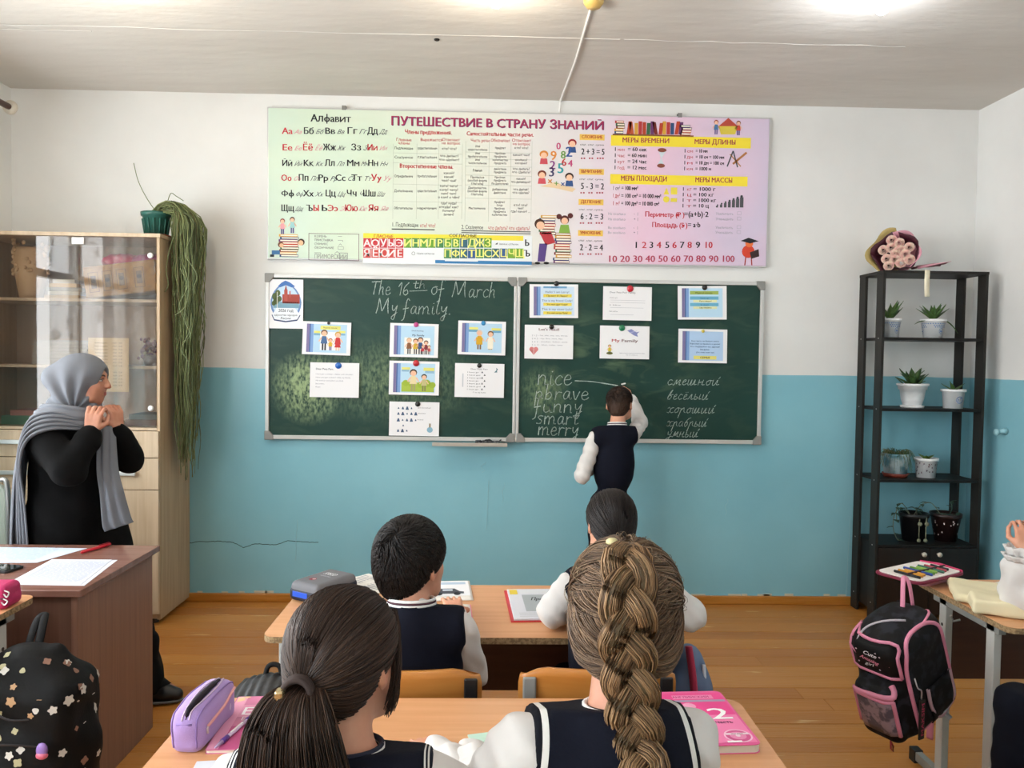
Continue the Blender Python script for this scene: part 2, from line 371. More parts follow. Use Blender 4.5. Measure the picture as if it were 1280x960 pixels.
# ================================================================== THE ROOM
XL, XR, YB, H = -2.86, 2.956, -7.4, 3.05
BLUE_Z = 1.419
def wall_material():
    m = mat('painted_plaster', 'e9e9e6', rough=.62, bump=.0035, bscale=5)
    N, L = nodes(m); b = N['Principled BSDF']
    g = N.new('ShaderNodeNewGeometry'); sep = N.new('ShaderNodeSeparateXYZ'); L.new(g.outputs['Position'], sep.inputs[0])
    n = N.new('ShaderNodeTexNoise'); n.inputs['Scale'].default_value = 3; L.new(g.outputs['Position'], n.inputs['Vector'])
    ma = N.new('ShaderNodeMath'); ma.operation = 'MULTIPLY_ADD'; ma.inputs[1].default_value = .016; L.new(n.outputs['Fac'], ma.inputs[0]); L.new(sep.outputs['Z'], ma.inputs[2])
    gt = N.new('ShaderNodeMath'); gt.operation = 'GREATER_THAN'; gt.inputs[1].default_value = BLUE_Z+.008; L.new(ma.outputs[0], gt.inputs[0])
    n2 = N.new('ShaderNodeTexNoise'); n2.inputs['Scale'].default_value = 1.6; n2.inputs['Detail'].default_value = 6; L.new(g.outputs['Position'], n2.inputs['Vector'])
    def ramp(a, c):
        r = N.new('ShaderNodeValToRGB'); r.color_ramp.elements[0].position = .3; r.color_ramp.elements[1].position = .7
        r.color_ramp.elements[0].color = lin(a); r.color_ramp.elements[1].color = lin(c); L.new(n2.outputs['Fac'], r.inputs[0]); return r
    rw = ramp('dfdfdc', 'ecece9'); rb = ramp('82bccb', '90c8d5')
    mx = N.new('ShaderNodeMix'); mx.data_type = 'RGBA'; L.new(gt.outputs[0], mx.inputs[0]); L.new(rb.outputs[0], mx.inputs[6]); L.new(rw.outputs[0], mx.inputs[7])
    L.new(mx.outputs[2], b.inputs['Base Color'])
    mr = N.new('ShaderNodeMapRange'); mr.inputs[3].default_value = .32; mr.inputs[4].default_value = .8; L.new(gt.outputs[0], mr.inputs[0]); L.new(mr.outputs[0], b.inputs['Roughness'])
    b.inputs['Coat Weight'].default_value = .0
    return m
MW = wall_material()
wb = MB().box(XL-.25, XR+.25, 0, .25, -.1, H+.1).build('wall_back', MW, kind='structure')
wr = MB().box(XR, XR+.25, YB, 0, -.1, H+.1).build('wall_right', MW, kind='structure')
MB().box(XL-.25, XR+.25, YB-.2, YB, -.1, H+.1).build('wall_rear', MW, kind='structure')
wl = MB(); ys = [YB]+[v for a, b in reversed(WINDOWS) for v in (a, b)]+[0]
for i in range(0, len(ys), 2): wl.box(XL-.25, XL, ys[i], ys[i+1], -.1, H+.1)
for a, b in WINDOWS: wl.box(XL-.25, XL, a, b, -.1, .9); wl.box(XL-.25, XL, a, b, 2.55, H+.1)
wl.build('wall_left', MW, kind='structure')
# hairline crack and flaking paint on the back wall
cr = [tuple(float(v) for v in W(a, b, Y=0)[[0, 2]]) for a, b in ((234, 679.5), (248.7, 677), (260, 677.3), (272, 676.4), (287.8, 677.5), (296, 680), (304, 684.8), (319, 680), (332, 680.6), (345.6, 681), (359.7, 676), (380, 677.5), (398, 678))]
c = MB()
mD = mat('crack_shadow', '26383c', rough=1); mFl = mat('flaked_edge', 'a9cdd4', rough=.5)
for (x0, z0), (x1, z1) in zip(cr[:-1], cr[1:]):
    for k in range(3):
        a, b = k/3, (k+1)/3; w = .0028*(1 if x0 < -1.1 else .5)
        p = (x0+(x1-x0)*a, z0+(z1-z0)*a+random.uniform(-.003, .003)*(k > 0)); q = (x0+(x1-x0)*b, z0+(z1-z0)*b)
        c.add([(p[0], -.0006, p[1]+w), (p[0], -.0006, p[1]-w*.4), (q[0], -.0006, q[1]-w*.4), (q[0], -.0006, q[1]+w)], [(0, 1, 2, 3)])
c.build('crack', mD, wb)
c = MB()
for (x, z, hh, sg) in [(.075, .62, .12, .3), (-.02, .45, .3, 0), (1.45, .55, .1, .4), (2.22, .05, .5, .05), (-1.18, .25, .25, .1), (.9, .95, .06, 1), (1.37, 1.06, .07, .6), (-.05, .8, .07, .8)]:
    P = [(x+sg*.02*math.sin(t*9)+.01*t, -.001, z+hh*t) for t in np.linspace(0, 1, 7)]
    c.tube(P, .0014, n=4)
c.build('paint_ridge', mat('blue_paint_ridge', '9ccad3', rough=.35), wb)
# skirting
MBB = mat('ochre_floor_paint', 'c08038', rough=.32, c2='b0701f', scale=6, stretch=(.6, 8, 8), bump=.0015, bscale=30)
MB().box(XL, XR, -.022, 0, 0, .052).build('baseboard_back', MBB, kind='structure', bevel=.006)
MB().box(XR-.022, XR, YB, -.022, 0, .052).build('baseboard_right', MBB, kind='structure', bevel=.006)
MB().box(XL, XL+.022, YB, -.022, 0, .052).build('baseboard_left', MBB, kind='structure', bevel=.006)
mW = mat('white_lime_edge', 'd8cfb8', rough=.9)
e = MB()
for i in range(70):
    x = XL+.1+i*.083+random.uniform(-.03, .03)
    if random.random() < .35: continue
    e.box(x, x+random.uniform(.03, .09), -.0018, 0, .05, .053+random.uniform(.003, .012))
e.build('trim_1', mW, kind='structure')
# floor: painted boards, each its own plank
def plank_mat(name, a, b, wear):
    m = mat(name, a, rough=.30, c2=b, scale=1.2, stretch=(.5, 7, 1), detail=6, bump=.0022, bscale=12, lo=.3, hi=.72, space='Object')
    N, L = nodes(m); bs = N['Principled BSDF']; g = N.new('ShaderNodeNewGeometry')
    mp = N.new('ShaderNodeMapping'); mp.inputs['Scale'].default_value = (2.2, 16, 1); L.new(g.outputs['Position'], mp.inputs['Vector'])
    n = N.new('ShaderNodeTexNoise'); n.inputs['Scale'].default_value = 1.6; n.inputs['Detail'].default_value = 5; L.new(mp.outputs[0], n.inputs['Vector'])
    r = N.new('ShaderNodeValToRGB'); r.color_ramp.elements[0].position = .655; r.color_ramp.elements[1].position = .72; r.color_ramp.elements[0].color = (0, 0, 0, 1); L.new(n.outputs['Fac'], r.inputs[0])
    mx = N.new('ShaderNodeMix'); mx.data_type = 'RGBA'; L.new(r.outputs[0], mx.inputs[0]); L.new(N[m['ramp']].outputs[0], mx.inputs[6]); mx.inputs[7].default_value = lin(wear)
    n3 = N.new('ShaderNodeTexNoise'); n3.inputs['Scale'].default_value = .9; n3.inputs['Detail'].default_value = 3; L.new(g.outputs['Position'], n3.inputs['Vector'])
    r3 = N.new('ShaderNodeMapRange'); r3.inputs[1].default_value = .35; r3.inputs[2].default_value = .7; r3.inputs[3].default_value = .28; r3.inputs[4].default_value = .5; L.new(n3.outputs[0], r3.inputs[0]); L.new(r3.outputs[0], bs.inputs['Roughness'])
    L.new(mx.outputs[2], bs.inputs['Base Color']); return m
PM = [plank_mat('floor_paint', 'c4843f', 'b5742e', 'dab07a'), plank_mat('floor_paint_light', 'ca8b46', 'bb7c34', 'ddb680'), plank_mat('floor_paint_brown', 'bc7b3b', 'ae6c29', 'd2a670')]
fl = MB().box(XL-.2, XR+.2, YB-.2, .2, -.12, -.012).build('floor', mat('dark_gap', '3a2412', rough=1), kind='structure')
y = -.0; i = 0; pm = {}
while y > YB:
    w = random.choice([.115, .12, .128]); y1 = y-w+.0028
    cuts = [XL, random.uniform(-1.5, 1.6), XR] if i % 3 else [XL, XR]
    for a, b in zip(cuts[:-1], cuts[1:]):
        k = random.randrange(3)
        o = MB().box(a+.001, b-.001, y1, y, -.012, random.uniform(-.0012, .0008)).build('plank', PM[k], fl, bevel=.0016)
    y -= w; i += 1
# ceiling: limewashed slabs
MC = mat('limewash', 'cfcac2', rough=.95, c2='dad6cf', scale=1.3, stretch=(.5, 1.5, 1), detail=6, bump=.006, bscale=7)
ce = MB().box(XL-.2, XR+.2, YB-.2, .2, H+.012, H+.2).build('ceiling', MC, kind='structure')
ye = [0.2, -.914, -2.42, -3.93, -5.44, -6.9, YB-.2]
for k, (a, b) in enumerate(zip(ye[:-1], ye[1:])):
    MB().box(XL-.2, XR+.2, b+.002, a-.002, H+(.0 if k % 2 else .003), H+.012).build('slab', MC, ce, bevel=.003)
x, y, z = W(546, 50, Z=H-.001); MB().lathe([(0, -.002), (.012, -.002), (.014, .003)], (x, y, z), 10).build('ceiling_hole', mat('hole_black', '151312', rough=1), ce)
# seam of old filler on the ceiling
c = MB()
for (x0, x1, yy) in ((-2.45, -1.95, -.86), (-2.8, .6, -.912), (.62, 2.0, -.912)):
    P = [(xx, yy+random.uniform(-.008, .008), H-.0005) for xx in np.linspace(x0, x1, 14)]
    c.tube(P, [.003+random.random()*.003 for _ in P], n=5, flat=.4)
c.build('plaster_ridge', mat('filler_white', 'dddad4', rough=1), ce)
# windows in the left wall, tulle curtains, wooden rod
mFr = mat('white_window_frame', 'f2f2ef', rough=.35); mGl = mat('window_glass', 'ffffff', rough=.02, trans=1, spec=.5)
mTu = bpy.data.materials.new('tulle'); mTu.use_nodes = True
N, L = nodes(mTu); out = N['Material Output']; N.remove(N['Principled BSDF'])
tr = N.new('ShaderNodeBsdfTransparent'); tl = N.new('ShaderNodeBsdfTranslucent'); df = N.new('ShaderNodeBsdfDiffuse'); m1 = N.new('ShaderNodeMixShader'); m2 = N.new('ShaderNodeMixShader')
tl.inputs[0].default_value = (.9, .9, .88, 1); df.inputs[0].default_value = (.8, .8, .78, 1)
g = N.new('ShaderNodeNewGeometry'); vo = N.new('ShaderNodeTexVoronoi'); vo.inputs['Scale'].default_value = 9
no = N.new('ShaderNodeTexNoise'); no.inputs['Scale'].default_value = 14; L.new(g.outputs['Position'], no.inputs['Vector']); L.new(g.outputs['Position'], vo.inputs['Vector'])
ad = N.new('ShaderNodeMath'); ad.operation = 'ADD'; L.new(vo.outputs['Distance'], ad.inputs[0]); L.new(no.outputs['Fac'], ad.inputs[1])
rp = N.new('ShaderNodeValToRGB'); rp.color_ramp.elements[0].position = .80; rp.color_ramp.elements[1].position = .86; rp.color_ramp.elements[0].color = (.80,)*3+(1,); rp.color_ramp.elements[1].color = (.38,)*3+(1,)
L.new(ad.outputs[0], rp.inputs[0]); L.new(tl.outputs[0], m1.inputs[1]); L.new(df.outputs[0], m1.inputs[2]); m1.inputs[0].default_value = .35
L.new(rp.outputs[0], m2.inputs[0]); L.new(tr.outputs[0], m2.inputs[1]); L.new(m1.outputs[0], m2.inputs[2]); L.new(m2.outputs[0], out.inputs['Surface'])
for i, (a, b) in enumerate(WINDOWS):
    wn = MB(); x0 = XL-.16
    for (y0, y1, z0, z1) in ((a, a+.06, .9, 2.55), (b-.06, b, .9, 2.55), (a, b, .9, .96), (a, b, 2.49, 2.55), ((a+b)/2-.035, (a+b)/2+.035, .9, 2.55), (a, b, 2.0, 2.05)): wn.box(x0-.03, x0+.03, y0, y1, z0, z1)
    w = wn.build('window_%d' % (i+1), mFr, kind='structure')
    MB().box(XL-.12, XL+.12, a-.06, b+.06, .87, .9).build('sill', mFr, w, bevel=.005)
    cu = []
    a2, b2 = a-.2, b+.2; a2 = max(a2, YB+.1); b2 = min(b2, -.5)
    for yy in np.linspace(a2, b2, 130):
        ph = yy*26; cu.append([(XL+.17+.022*math.sin(ph+.5*math.sin(yy*7)), yy, zz) for zz in np.linspace(.08, 2.83, 10)])
    cc = MB().grid(cu).build('tulle_curtain', mTu, smooth=True)
    tag(cc, 'long white patterned tulle curtain over the %s window' % ['front', 'middle', 'rear'][i], 'curtain', 'tulle curtains along the window wall')
rod = thing('curtain_rod', 'dark brown wooden curtain rod with white end cap at the top left', 'curtain rod', (XL+.17, -.3, 2.854))
MB().tube([(0, -6.6, 0), (0, 0, 0)], .017, 12).build('rod', mat('dark_wood', '5b3a2c', rough=.4), rod, smooth=True)
MB().lathe([(0, 0), (.02, 0), (.038, .008), (.04, .02), (.03, .03), (0, .034)], (0, 0, 0), 20, M=Matrix.Rotation(-PI/2, 4, 'X')).build('end_cap', mat('ivory_plastic', 'd9d2c4', rough=.35), rod, smooth=True)
MB().box(-.17, 0, -.16, -.14, -.02, -.005).build('bracket', mat('ivory_plastic', 'd9d2c4'), rod)
# lamps
for k, (x, y, white) in enumerate(LAMPS):
    o = thing('ceiling_lamp', ['bare bulb glowing faintly at the top left edge of the ceiling', 'bare warm glowing bulb at the top centre of the ceiling', 'bare cool white glowing bulb at the top right of the ceiling', 'left bare bulb in the rear row above the classroom', 'middle bare bulb in the rear row above the classroom', 'right bare bulb in the rear row above the classroom'][k], 'lamp', (x, y, H), group='bare bulbs on the ceiling')
    MB().lathe([(0, 0), (.045, 0), (.045, -.012), (.028, -.02), (.022, -.045), (0, -.045)], (0, 0, 0), 20).build('socket', mat('white_plastic', 'efefec', rough=.4), o, smooth=True)
    c = 'ffe0b0' if not white else 'eef3ff'
    MB().ball((0, 0, -.085), (.034, .034, .042), 16).build('bulb', mat('lit_bulb_cool' if white else 'lit_bulb_warm', c, emit=18), o, smooth=True)
    l = bpy.data.lights.new('bulb_light', 'POINT'); l.energy = 7 if k < 3 else 5; l.color = (1, .88, .72) if not white else (.92, .95, 1); l.shadow_soft_size = .05
    lo = bpy.data.objects.new('bulb_light', l); COL.objects.link(lo); lo.parent = o; lo.location = (0, 0, -.16)
# surface wiring on the ceiling
ros = thing('ceiling_rosette', 'yellowed round junction cover on the ceiling with white cable', 'junction box', W(742, 1, Z=H))
MB().lathe([(0, -.03), (.03, -.028), (.042, -.012), (.045, 0)], (0, 0, 0), 20).build('cover', mat('yellowed_plastic', 'd8b66a', rough=.4), ros, smooth=True)
p0 = W(740, 6, Z=H-.004); p1 = W(701, 124, Z=H-.004); p1[1] = -.01
MB().tube([tuple(p0), tuple((p0+p1)/2+np.array([.01, 0, 0])), tuple(p1), (p1[0]-.005, -.004, 2.98)], .006, 6).build('cable', mat('white_plastic', 'efefec'), ros, world=True)
hk = thing('wall_fitting', 'small blue painted pipe fitting on the right wall', 'fitting', (XR, -.352, 1.121))
MB().tube([(-.002, 0, 0), (-.02, 0, 0), (-.045, 0, -.004)], [.022, .014, .012], 10).build('stub', mat('blue_paint_ridge', '9ccad3'), hk, smooth=True)
MB().lathe([(0, 0), (.018, 0), (.02, .01), (.012, .02), (0, .02)], (-.05, 0, -.006), 10, M=Matrix.Rotation(-PI/2, 4, 'Y')).build('cap', mat('blue_paint_ridge', '9ccad3'), hk, smooth=True)
# ================================================================== THE WALL POSTER
def wp(px, py, Y): q = W(px, py, Y=Y); return float(q[0]), float(q[2])
PY = -.032
mPo = mat('poster_vinyl', 'dfe6d8', rough=.55, spec=.25, bump=.002, bscale=3)
N, L = nodes(mPo); g = N.new('ShaderNodeNewGeometry'); sp = N.new('ShaderNodeSeparateXYZ'); L.new(g.outputs['Position'], sp.inputs[0])
nn = N.new('ShaderNodeTexNoise'); nn.inputs['Scale'].default_value = 1.1; nn.inputs['Detail'].default_value = 1; nn.inputs['Distortion'].default_value = 1.5; L.new(g.outputs['Position'], nn.inputs['Vector'])
mm = N.new('ShaderNodeMath'); mm.operation = 'MULTIPLY_ADD'; mm.inputs[1].default_value = 1.1; L.new(nn.outputs['Fac'], mm.inputs[0]); L.new(sp.outputs['X'], mm.inputs[2])
mr = N.new('ShaderNodeMapRange'); mr.inputs[1].default_value = -1.2; mr.inputs[2].default_value = 2.3; L.new(mm.outputs[0], mr.inputs[0])
rp = N.new('ShaderNodeValToRGB'); e = rp.color_ramp.elements; e[0].position = 0; e[0].color = lin('c9dfd6'); e[1].position = 1; e[1].color = lin('d3c6dc')
for p_, c_ in ((.25, 'd3e3cd'), (.5, 'e4e6dc'), (.68, 'e3dbe2'), (.8, 'e8c6da')):
    x = e.new(p_); x.color = lin(c_)
L.new(mr.outputs[0], rp.inputs[0]); L.new(rp.outputs[0], N['Principled BSDF'].inputs['Base Color'])
x0, z1 = wp(337, 135, PY); x1, z0 = wp(955, 333, PY); x1 = 1.655; z1 = 2.963; z0 = 2.079; x0 = -1.343
poster = thing('wall_poster', 'long pastel school reference poster with alphabet, tables and sums above the chalkboard', 'poster', (x0, 0, z0))
MB().box(x0, x1, PY, -.002, z0, z1).build('printed_sheet', mPo, poster, world=True, bevel=.004)
fr = MB(); t = .006
for b in ((x0-t, x1+t, z1, z1+t), (x0-t, x1+t, z0-t, z0), (x0-t, x0, z0, z1), (x1, x1+t, z0, z1)): fr.box(b[0], b[1], PY+.004, -.002, b[2], b[3])
fr.build('frame', mat('pale_aluminium', 'c9c9c9', rough=.35, metal=.4), poster, world=True)
for px in (430, 850): q = wp(px, 134 if px < 500 else 144, PY); MB().box(q[0]-.012, q[0]+.012, PY-.003, -.0, z1-.004, z1+.022).build('hanger', mat('dull_steel', '8f8f8c', rough=.4, metal=.8), poster, world=True)
# print in pixel-sized units: u = px, v = -py (origin at the poster's upper left)
K = 3.0/620.5
def V_(py, px): return -(py - (135.2+(px-337)*.0225*(1-(py-135)/900)))      # rows of the print follow the poster's own edges
P = Print((x0, PY-.0006, z1), (K, 0, 0), (0, 0, K), (0, -1, 0), .00022)
def T(px, py, s, h, c='20242c', bold=False, a='l', w=None, **k): P.text(px-337, V_(py, px), s, h, c, bold, a, w, **k)
def RC(xa, ya, xb, yb, c, lay=1): P.rect(xa-337, V_(yb, xa), xb-337, V_(ya, xa), c, lay)
RED, BLK = 'c8323e', '22242a'
T(389, 152, 'Алфавит', 9, BLK, True, w=49)
T(487, 157, 'ПУТЕШЕСТВИЕ В СТРАНУ ЗНАНИЙ', 10.5, '3c2a6a', True, w=264); T(486.4, 156.4, 'ПУТЕШЕСТВИЕ В СТРАНУ ЗНАНИЙ', 10.5, 'a8305a', True, w=264, lay=4)
rows = [(167, [('Аа', 354, 1), ('Бб', 380, 0), ('Вв', 406, 0), ('Гг', 433, 0), ('Дд', 458, 0)]), (187, [('Ее', 354, 1), ('Ёё', 379, 1), ('Жж', 404, 0), ('Зз', 438, 0), ('Ии', 458, 1)]),
        (206, [('Йй', 354, 0), ('Кк', 380, 0), ('Лл', 406, 0), ('Мм', 433, 0), ('Нн', 459, 0)]), (224, [('Оо', 353, 1), ('Пп', 374, 0), ('Рр', 398, 0), ('Сс', 419, 0), ('Тт', 439, 0), ('Уу', 463, 1)]),
        (243, [('Фф', 353, 0), ('Хх', 380, 0), ('Цц', 407, 0), ('Чч', 433, 0), ('Шш', 453, 0)]), (261, [('Щщ', 353, 0), ('Ъ', 384, 0), ('Ы', 392, 1), ('Ь', 402, 0), ('Ээ', 410, 1), ('Юю', 431, 1), ('Яя', 460, 1)])]
for y, L_ in rows:
    for s, x, r in L_:
        T(x, y, s, 7.6, RED if r else BLK, True, w=(13 if len(s) == 2 else 8)*(1.25 if s[0] in 'ЖМШЩЮФ' else 1))
        if len(s) == 2 and s[0] not in 'ЪЬЫ': T(x+(17 if s[0] in 'ЖМШЩЮФ' else 14.5), y, s, 5.5, 'e09aa6' if r else '4b4e58', w=9, shear=.5)
T(504, 167, 'Члены предложения.', 5, RED, True, w=58); T(580, 169, 'Самостоятельные части речи.', 5, RED, True, w=83)
for x, a, b in ((503, 'Главные', 'члены'), (537, 'Выражается', ''), (561, 'Отвечает', 'на вопрос')): T(x, 176, a, 3.6, RED, a='c'); T(x, 180, b, 3.6, RED, a='c')
tb = [(186, 'Подлежащее', 'существительным', 'кто? что?'), (197, 'Сказуемое', 'глаголом', 'что делает?/что сделает?'), (220, 'Определение', 'прилагательным', 'какой?/какая?/чей? чья?'), (238, 'Дополнение', 'существительным', 'кого? чего?/кому? чему?/кем? чем?/о ком? о чём?'), (259, 'Обстоятельство', 'наречием', 'где? куда?/откуда? как?/почему?/зачем?')]
for y, a, b, c_ in tb:
    T(503, y, a, 3.1, BLK, a='c', w=23); T(532, y, b, 3.1, BLK, a='c', w=24)
    q = c_.split('/')
    for i, s in enumerate(q): T(559, y-2.2*(len(q)-1)+i*4.6+.5, s, 3.0, BLK, a='c')
T(531, 209, 'Второстепенные члены.', 5.2, RED, True, a='c', w=66)
for x, a in ((597, 'Часть речи'), (622, 'Обозначает'), (648, 'Отвечает')): T(x, 177, a, 3.8, RED, a='c', w=24)
T(648, 181, 'на вопрос', 3.4, RED, a='c')
tb = [(184.5, 'Имя/существительное', 'предмет', 'кто? что?'), (193, 'Имя/прилагательное', 'признак/предмета', 'какой? чей?'), (201, 'Имя/числительное', 'количество/предмета', 'сколько?/который?'), (212, 'Глагол', 'действие/предмета', 'что делать?/что сделать?'), (224, 'Причастие/(особая форма/глагола)', 'признак/предмета/по действию', 'какой?/что делающий?'), (237, 'Деепричастие/(особая форма/глагола)', 'добавочное/действие', 'что делая?/что сделав?'), (258, 'Местоимение', 'предмет/лицо/признак/предмета/количество', 'кто? что?/чей?/где? какой? ...')]
for y, *cs in tb:
    for x, c_ in zip((594, 622, 648), cs):
        q = c_.split('/')
        for i, s in enumerate(q): T(x, y-1.9*(len(q)-1)+i*3.9+1, s, 2.8, BLK, a='c', w=min(24, len(s)*1.9), bold=(s == 'Глагол'))
for x in (490, 519, 546, 575): RC(x, 179, x+.3, 271, 'b9c2b4')
for x in (579, 608, 635, 661): RC(x, 176, x+.3, 274, 'b9c2b4')
for y in (190, 202, 228, 249): RC(490, y, 575, y+.3, 'b9c2b4')
for y in (189, 197, 206, 217, 229, 245): RC(579, y, 661, y+.3, 'b9c2b4')
T(489, 280, '1. Подлежащее', 5, BLK, w=33); T(524, 281, 'кто? что?', 5, RED, w=19); RC(489, 282.4, 542, 283.6, BLK)
T(575, 283, '2. Сказуемое', 5, BLK, w=27); T(608, 284, 'что делать? что сделать?', 5, RED, w=52); RC(575, 284.6, 661, 285.6, BLK); RC(575, 287, 661, 288, BLK)
# morpheme box
P.frame(387-337, V_(321, 387), 449-337, V_(288, 387), .6, '6a4a50')
for i, s in enumerate(('КОРЕНЬ', 'ПРИСТАВКА', 'СУФФИКС', 'ОКОНЧАНИЕ')): T(394, 293+i*4.7, s, 2.8, '777a7a', w=(15, 23, 17, 24)[i])
P.line([(423-337, V_(292, 423)), (428-337, V_(292, 423))], .4, '777a7a').line([(423-337, V_(297, 423)), (429-337, V_(297, 423)), (429-337, V_(298.5, 423))], .4, '777a7a').line([(424-337, V_(303, 423)), (426-337, V_(301, 423)), (428-337, V_(303, 423))], .4, '777a7a'); P.frame(423-337, V_(308, 423), 430-337, V_(304.5, 423), .35, '777a7a')
T(394, 319, 'ПРИМОРСКИЙ', 5.4, '8a8d8d', w=40); P.frame(425-337, V_(320.5, 425), 435-337, V_(312, 425), .5, '777a7a')
P.line([(394-337, V_(312, 394)), (402-337, V_(312, 394)), (402-337, V_(314, 394))], .5, '777a7a'); P.line([(419-337, V_(313, 419)), (422-337, V_(310.5, 419)), (425-337, V_(313, 419))], .5, '777a7a')
# sound ribbon
RC(454, 288, 663, 325, 'e9eef0', 1); RC(454, 288, 652, 294, 'f1e04a', 2); T(479, 293.6, 'ГЛАСНЫЕ', 3.6, 'c04030', True, a='c'); T(577, 293.2, 'СОГЛАСНЫЕ', 3.8, '3a2a22', True, a='c')
for r, row in enumerate(('АОУЫЭ', 'ЯЁЮИЕ')):
    for i, ch in enumerate(row):
        xa = 454+i*10; RC(xa+.2, 294.2+r*12.5, xa+9.6, 306+r*12.2, 'c53a42' if r == 0 else 'cb4a46', 3); T(xa+4.9, 304.6+r*12.4, ch, 9, 'f7eaea', True, a='c', lay=5)
gc = ['6da43c', '4c8a54', '5a9a46', '447a66', '3f6a7a']
for i, ch in enumerate('ЙНМЛРБВГДЖЗ'):
    xa = 504+i*9.9; RC(xa+.2, 294.2, xa+9.6, 306, gc[i % 3] if i < 5 else gc[(i*2) % 5], 3); T(xa+4.9, 304.6, ch, 9, 'f3f08a', True, a='c', lay=5)
for i, ch in enumerate('ПФКТШСХЦЧЩ'):
    xa = 553.5+i*9.9; RC(xa+.2, 307, xa+9.6, 319, ['4c8a54', '447a66', '3f6a7a', '3c5f92'][i % 4] if i < 8 else '7aab3a', 3); T(xa+4.9, 317.4, ch, 9, 'f3f08a', True, a='c', lay=5)
T(656.5, 304, 'Ь', 8, '22242a', True, a='c', lay=5); T(656.5, 317, 'Ъ', 8, '22242a', True, a='c', lay=5)
RC(543, 321, 663, 325, '3b7fb5', 3); RC(555, 320.6, 596, 322.4, 'e9eef0', 4)
P.disc(516-337, V_(313, 516), 2.2, '777a7a', 3).disc(516-337, V_(313, 516), 1.7, 'e9eef0', 4); T(520, 314, 'глухие согласные', 2.4, '444', w=22) if False else T(520, 314, 'глухие согласные', 2.4, '444a50', w=22)
P.poly([(617-337, V_(302, 617)), (620-337, V_(299.6, 617)), (620-337, V_(302, 617))], BLK, 3); T(622, 302.5, 'звонкие согласные', 2.4, '444a50', w=24)
# sums
for y, hd, sm in ((171, 'СЛОЖЕНИЕ', '2 + 3 = 5'), (213, 'ВЫЧИТАНИЕ', '5 - 3 = 2'), (250, 'ДЕЛЕНИЕ', '6 : 2 = 3'), (288, 'УМНОЖЕНИЕ', '2 · 2 = 4')):
    RC(720, y-3.5, 751, y+3.6, 'f0c860', 1); T(735.5, y+1.8, hd, 3.8, 'b5473a', True, a='c', w=26, lay=4)
    T(735.5, y+10.5, 'слаг. слаг. сумма', 2.2, '4c4c50', a='c', w=30); T(737, y+21.5, sm, 7.4, BLK, True, a='c', w=29)
    for i in range(9): RC(722+i*3.3, y+25, 724+i*3.3, y+26.8, 'b04a5a', 2) if i not in (2, 5) else None
RC(759, 168.5, 934, 181.5, 'f5df3e', 1); RC(759, 216, 931, 228, 'f5df3e', 1)
T(773, 177.5, 'МЕРЫ ВРЕМЕНИ', 6, 'a8434a', True, w=59, lay=4); T(863, 179.5, 'МЕРЫ ДЛИНЫ', 6, 'a8434a', True, w=52, lay=4); T(772, 224, 'МЕРЫ ПЛОЩАДИ', 6, 'a8434a', True, w=58, lay=4); T(865, 226, 'МЕРЫ МАССЫ', 6, 'a8434a', True, w=47, lay=4)
for i, (a, b) in enumerate((('мин', '= 60 сек'), ('час', '= 60 мин'), ('сут', '= 24 час'), ('год', '= 12 мес'))): T(763, 188+i*7.4, '1', 4.6, BLK, True); T(767.5, 188+i*7.4, a, 4, RED, w=9); T(780, 188+i*7.4, b, 4.6, BLK, True, w=24)
for i, (a, b) in enumerate((('см', '= 10 мм'), ('дм', '= 10 см = 100 мм'), ('м', '= 10 дм = 100 см'), ('км', '= 1000 м'))): T(850, 190+i*7.2, '1', 4.4, BLK, True); T(854, 190+i*7.2, a, 3.8, RED, w=8); T(865, 190+i*7.2, b, 4.2, BLK, True, w=(15, 36, 36, 20)[i])
for i, (a, b) in enumerate((('1 см²', '= 100 мм²'), ('1 дм²', '= 100 см² = 10 000 мм²'), ('1 м²', '= 100 дм² = 10 000 см²'))): T(762, 235.5+i*9.3, a, 5, RED if i else BLK, w=9.5); T(773, 235.5+i*9.3, b, 5, BLK, True, w=(21, 50, 48)[i])
for i, (a, b) in enumerate((('кг', '= 1000 г'), ('ц', '= 100 кг'), ('т', '= 1000 кг'), ('т', '= 10 ц'))): T(849, 236.5+i*6.8, '1', 4.4, BLK, True); T(855, 236.5+i*6.8, a, 4, RED, w=6); T(863, 236.5+i*6.8, b, 4.4, BLK, True, w=(28, 26, 29, 20)[i])
P.poly([(826-337, V_(241, 826)), (833-337, V_(241, 826)), (829.5-337, V_(232.5, 826))], 'ecd94a', 2); RC(835, 232.5, 843, 241, 'ecd94a', 2); P.disc(829.5-337, V_(247, 829), 4, 'ecd94a', 2); RC(835, 245.5, 843, 250, 'ecd94a', 2)
T(803, 268, 'Периметр (Рₙ)'.replace('ₙ', '▪') if False else 'Периметр (Р )', 6, RED, True, w=50); T(852, 268, '=(a+b)·2', 6.4, BLK, True, w=31); T(812, 281, 'Площадь (S )', 6, RED, True, w=45); T(857, 281, '= a·b', 6.2, BLK, True, w=16)
RC(843, 265, 846, 267.4, RED, 3); RC(850, 278, 853, 280.4, RED, 3)
for i in range(4): y = (266, 272.5, 283, 289)[i]; T(757, y, 'На сколько' if i < 2 else 'Во сколько', 3.2, 'a9a9b4', w=22); T(892, y, 'Увеличить' if i % 2 == 0 else 'Уменьшить', 3.2, 'a9a9b4', w=22); T(789, y, '+' if i % 2 else '-', 3, '6a6a75'); P.frame(919-337, V_(y, 919), 924-337, V_(y-4, 919), .3, 'a9a9b4'); RC(794, y-3, 794.4, y+1, '9a9aa5')
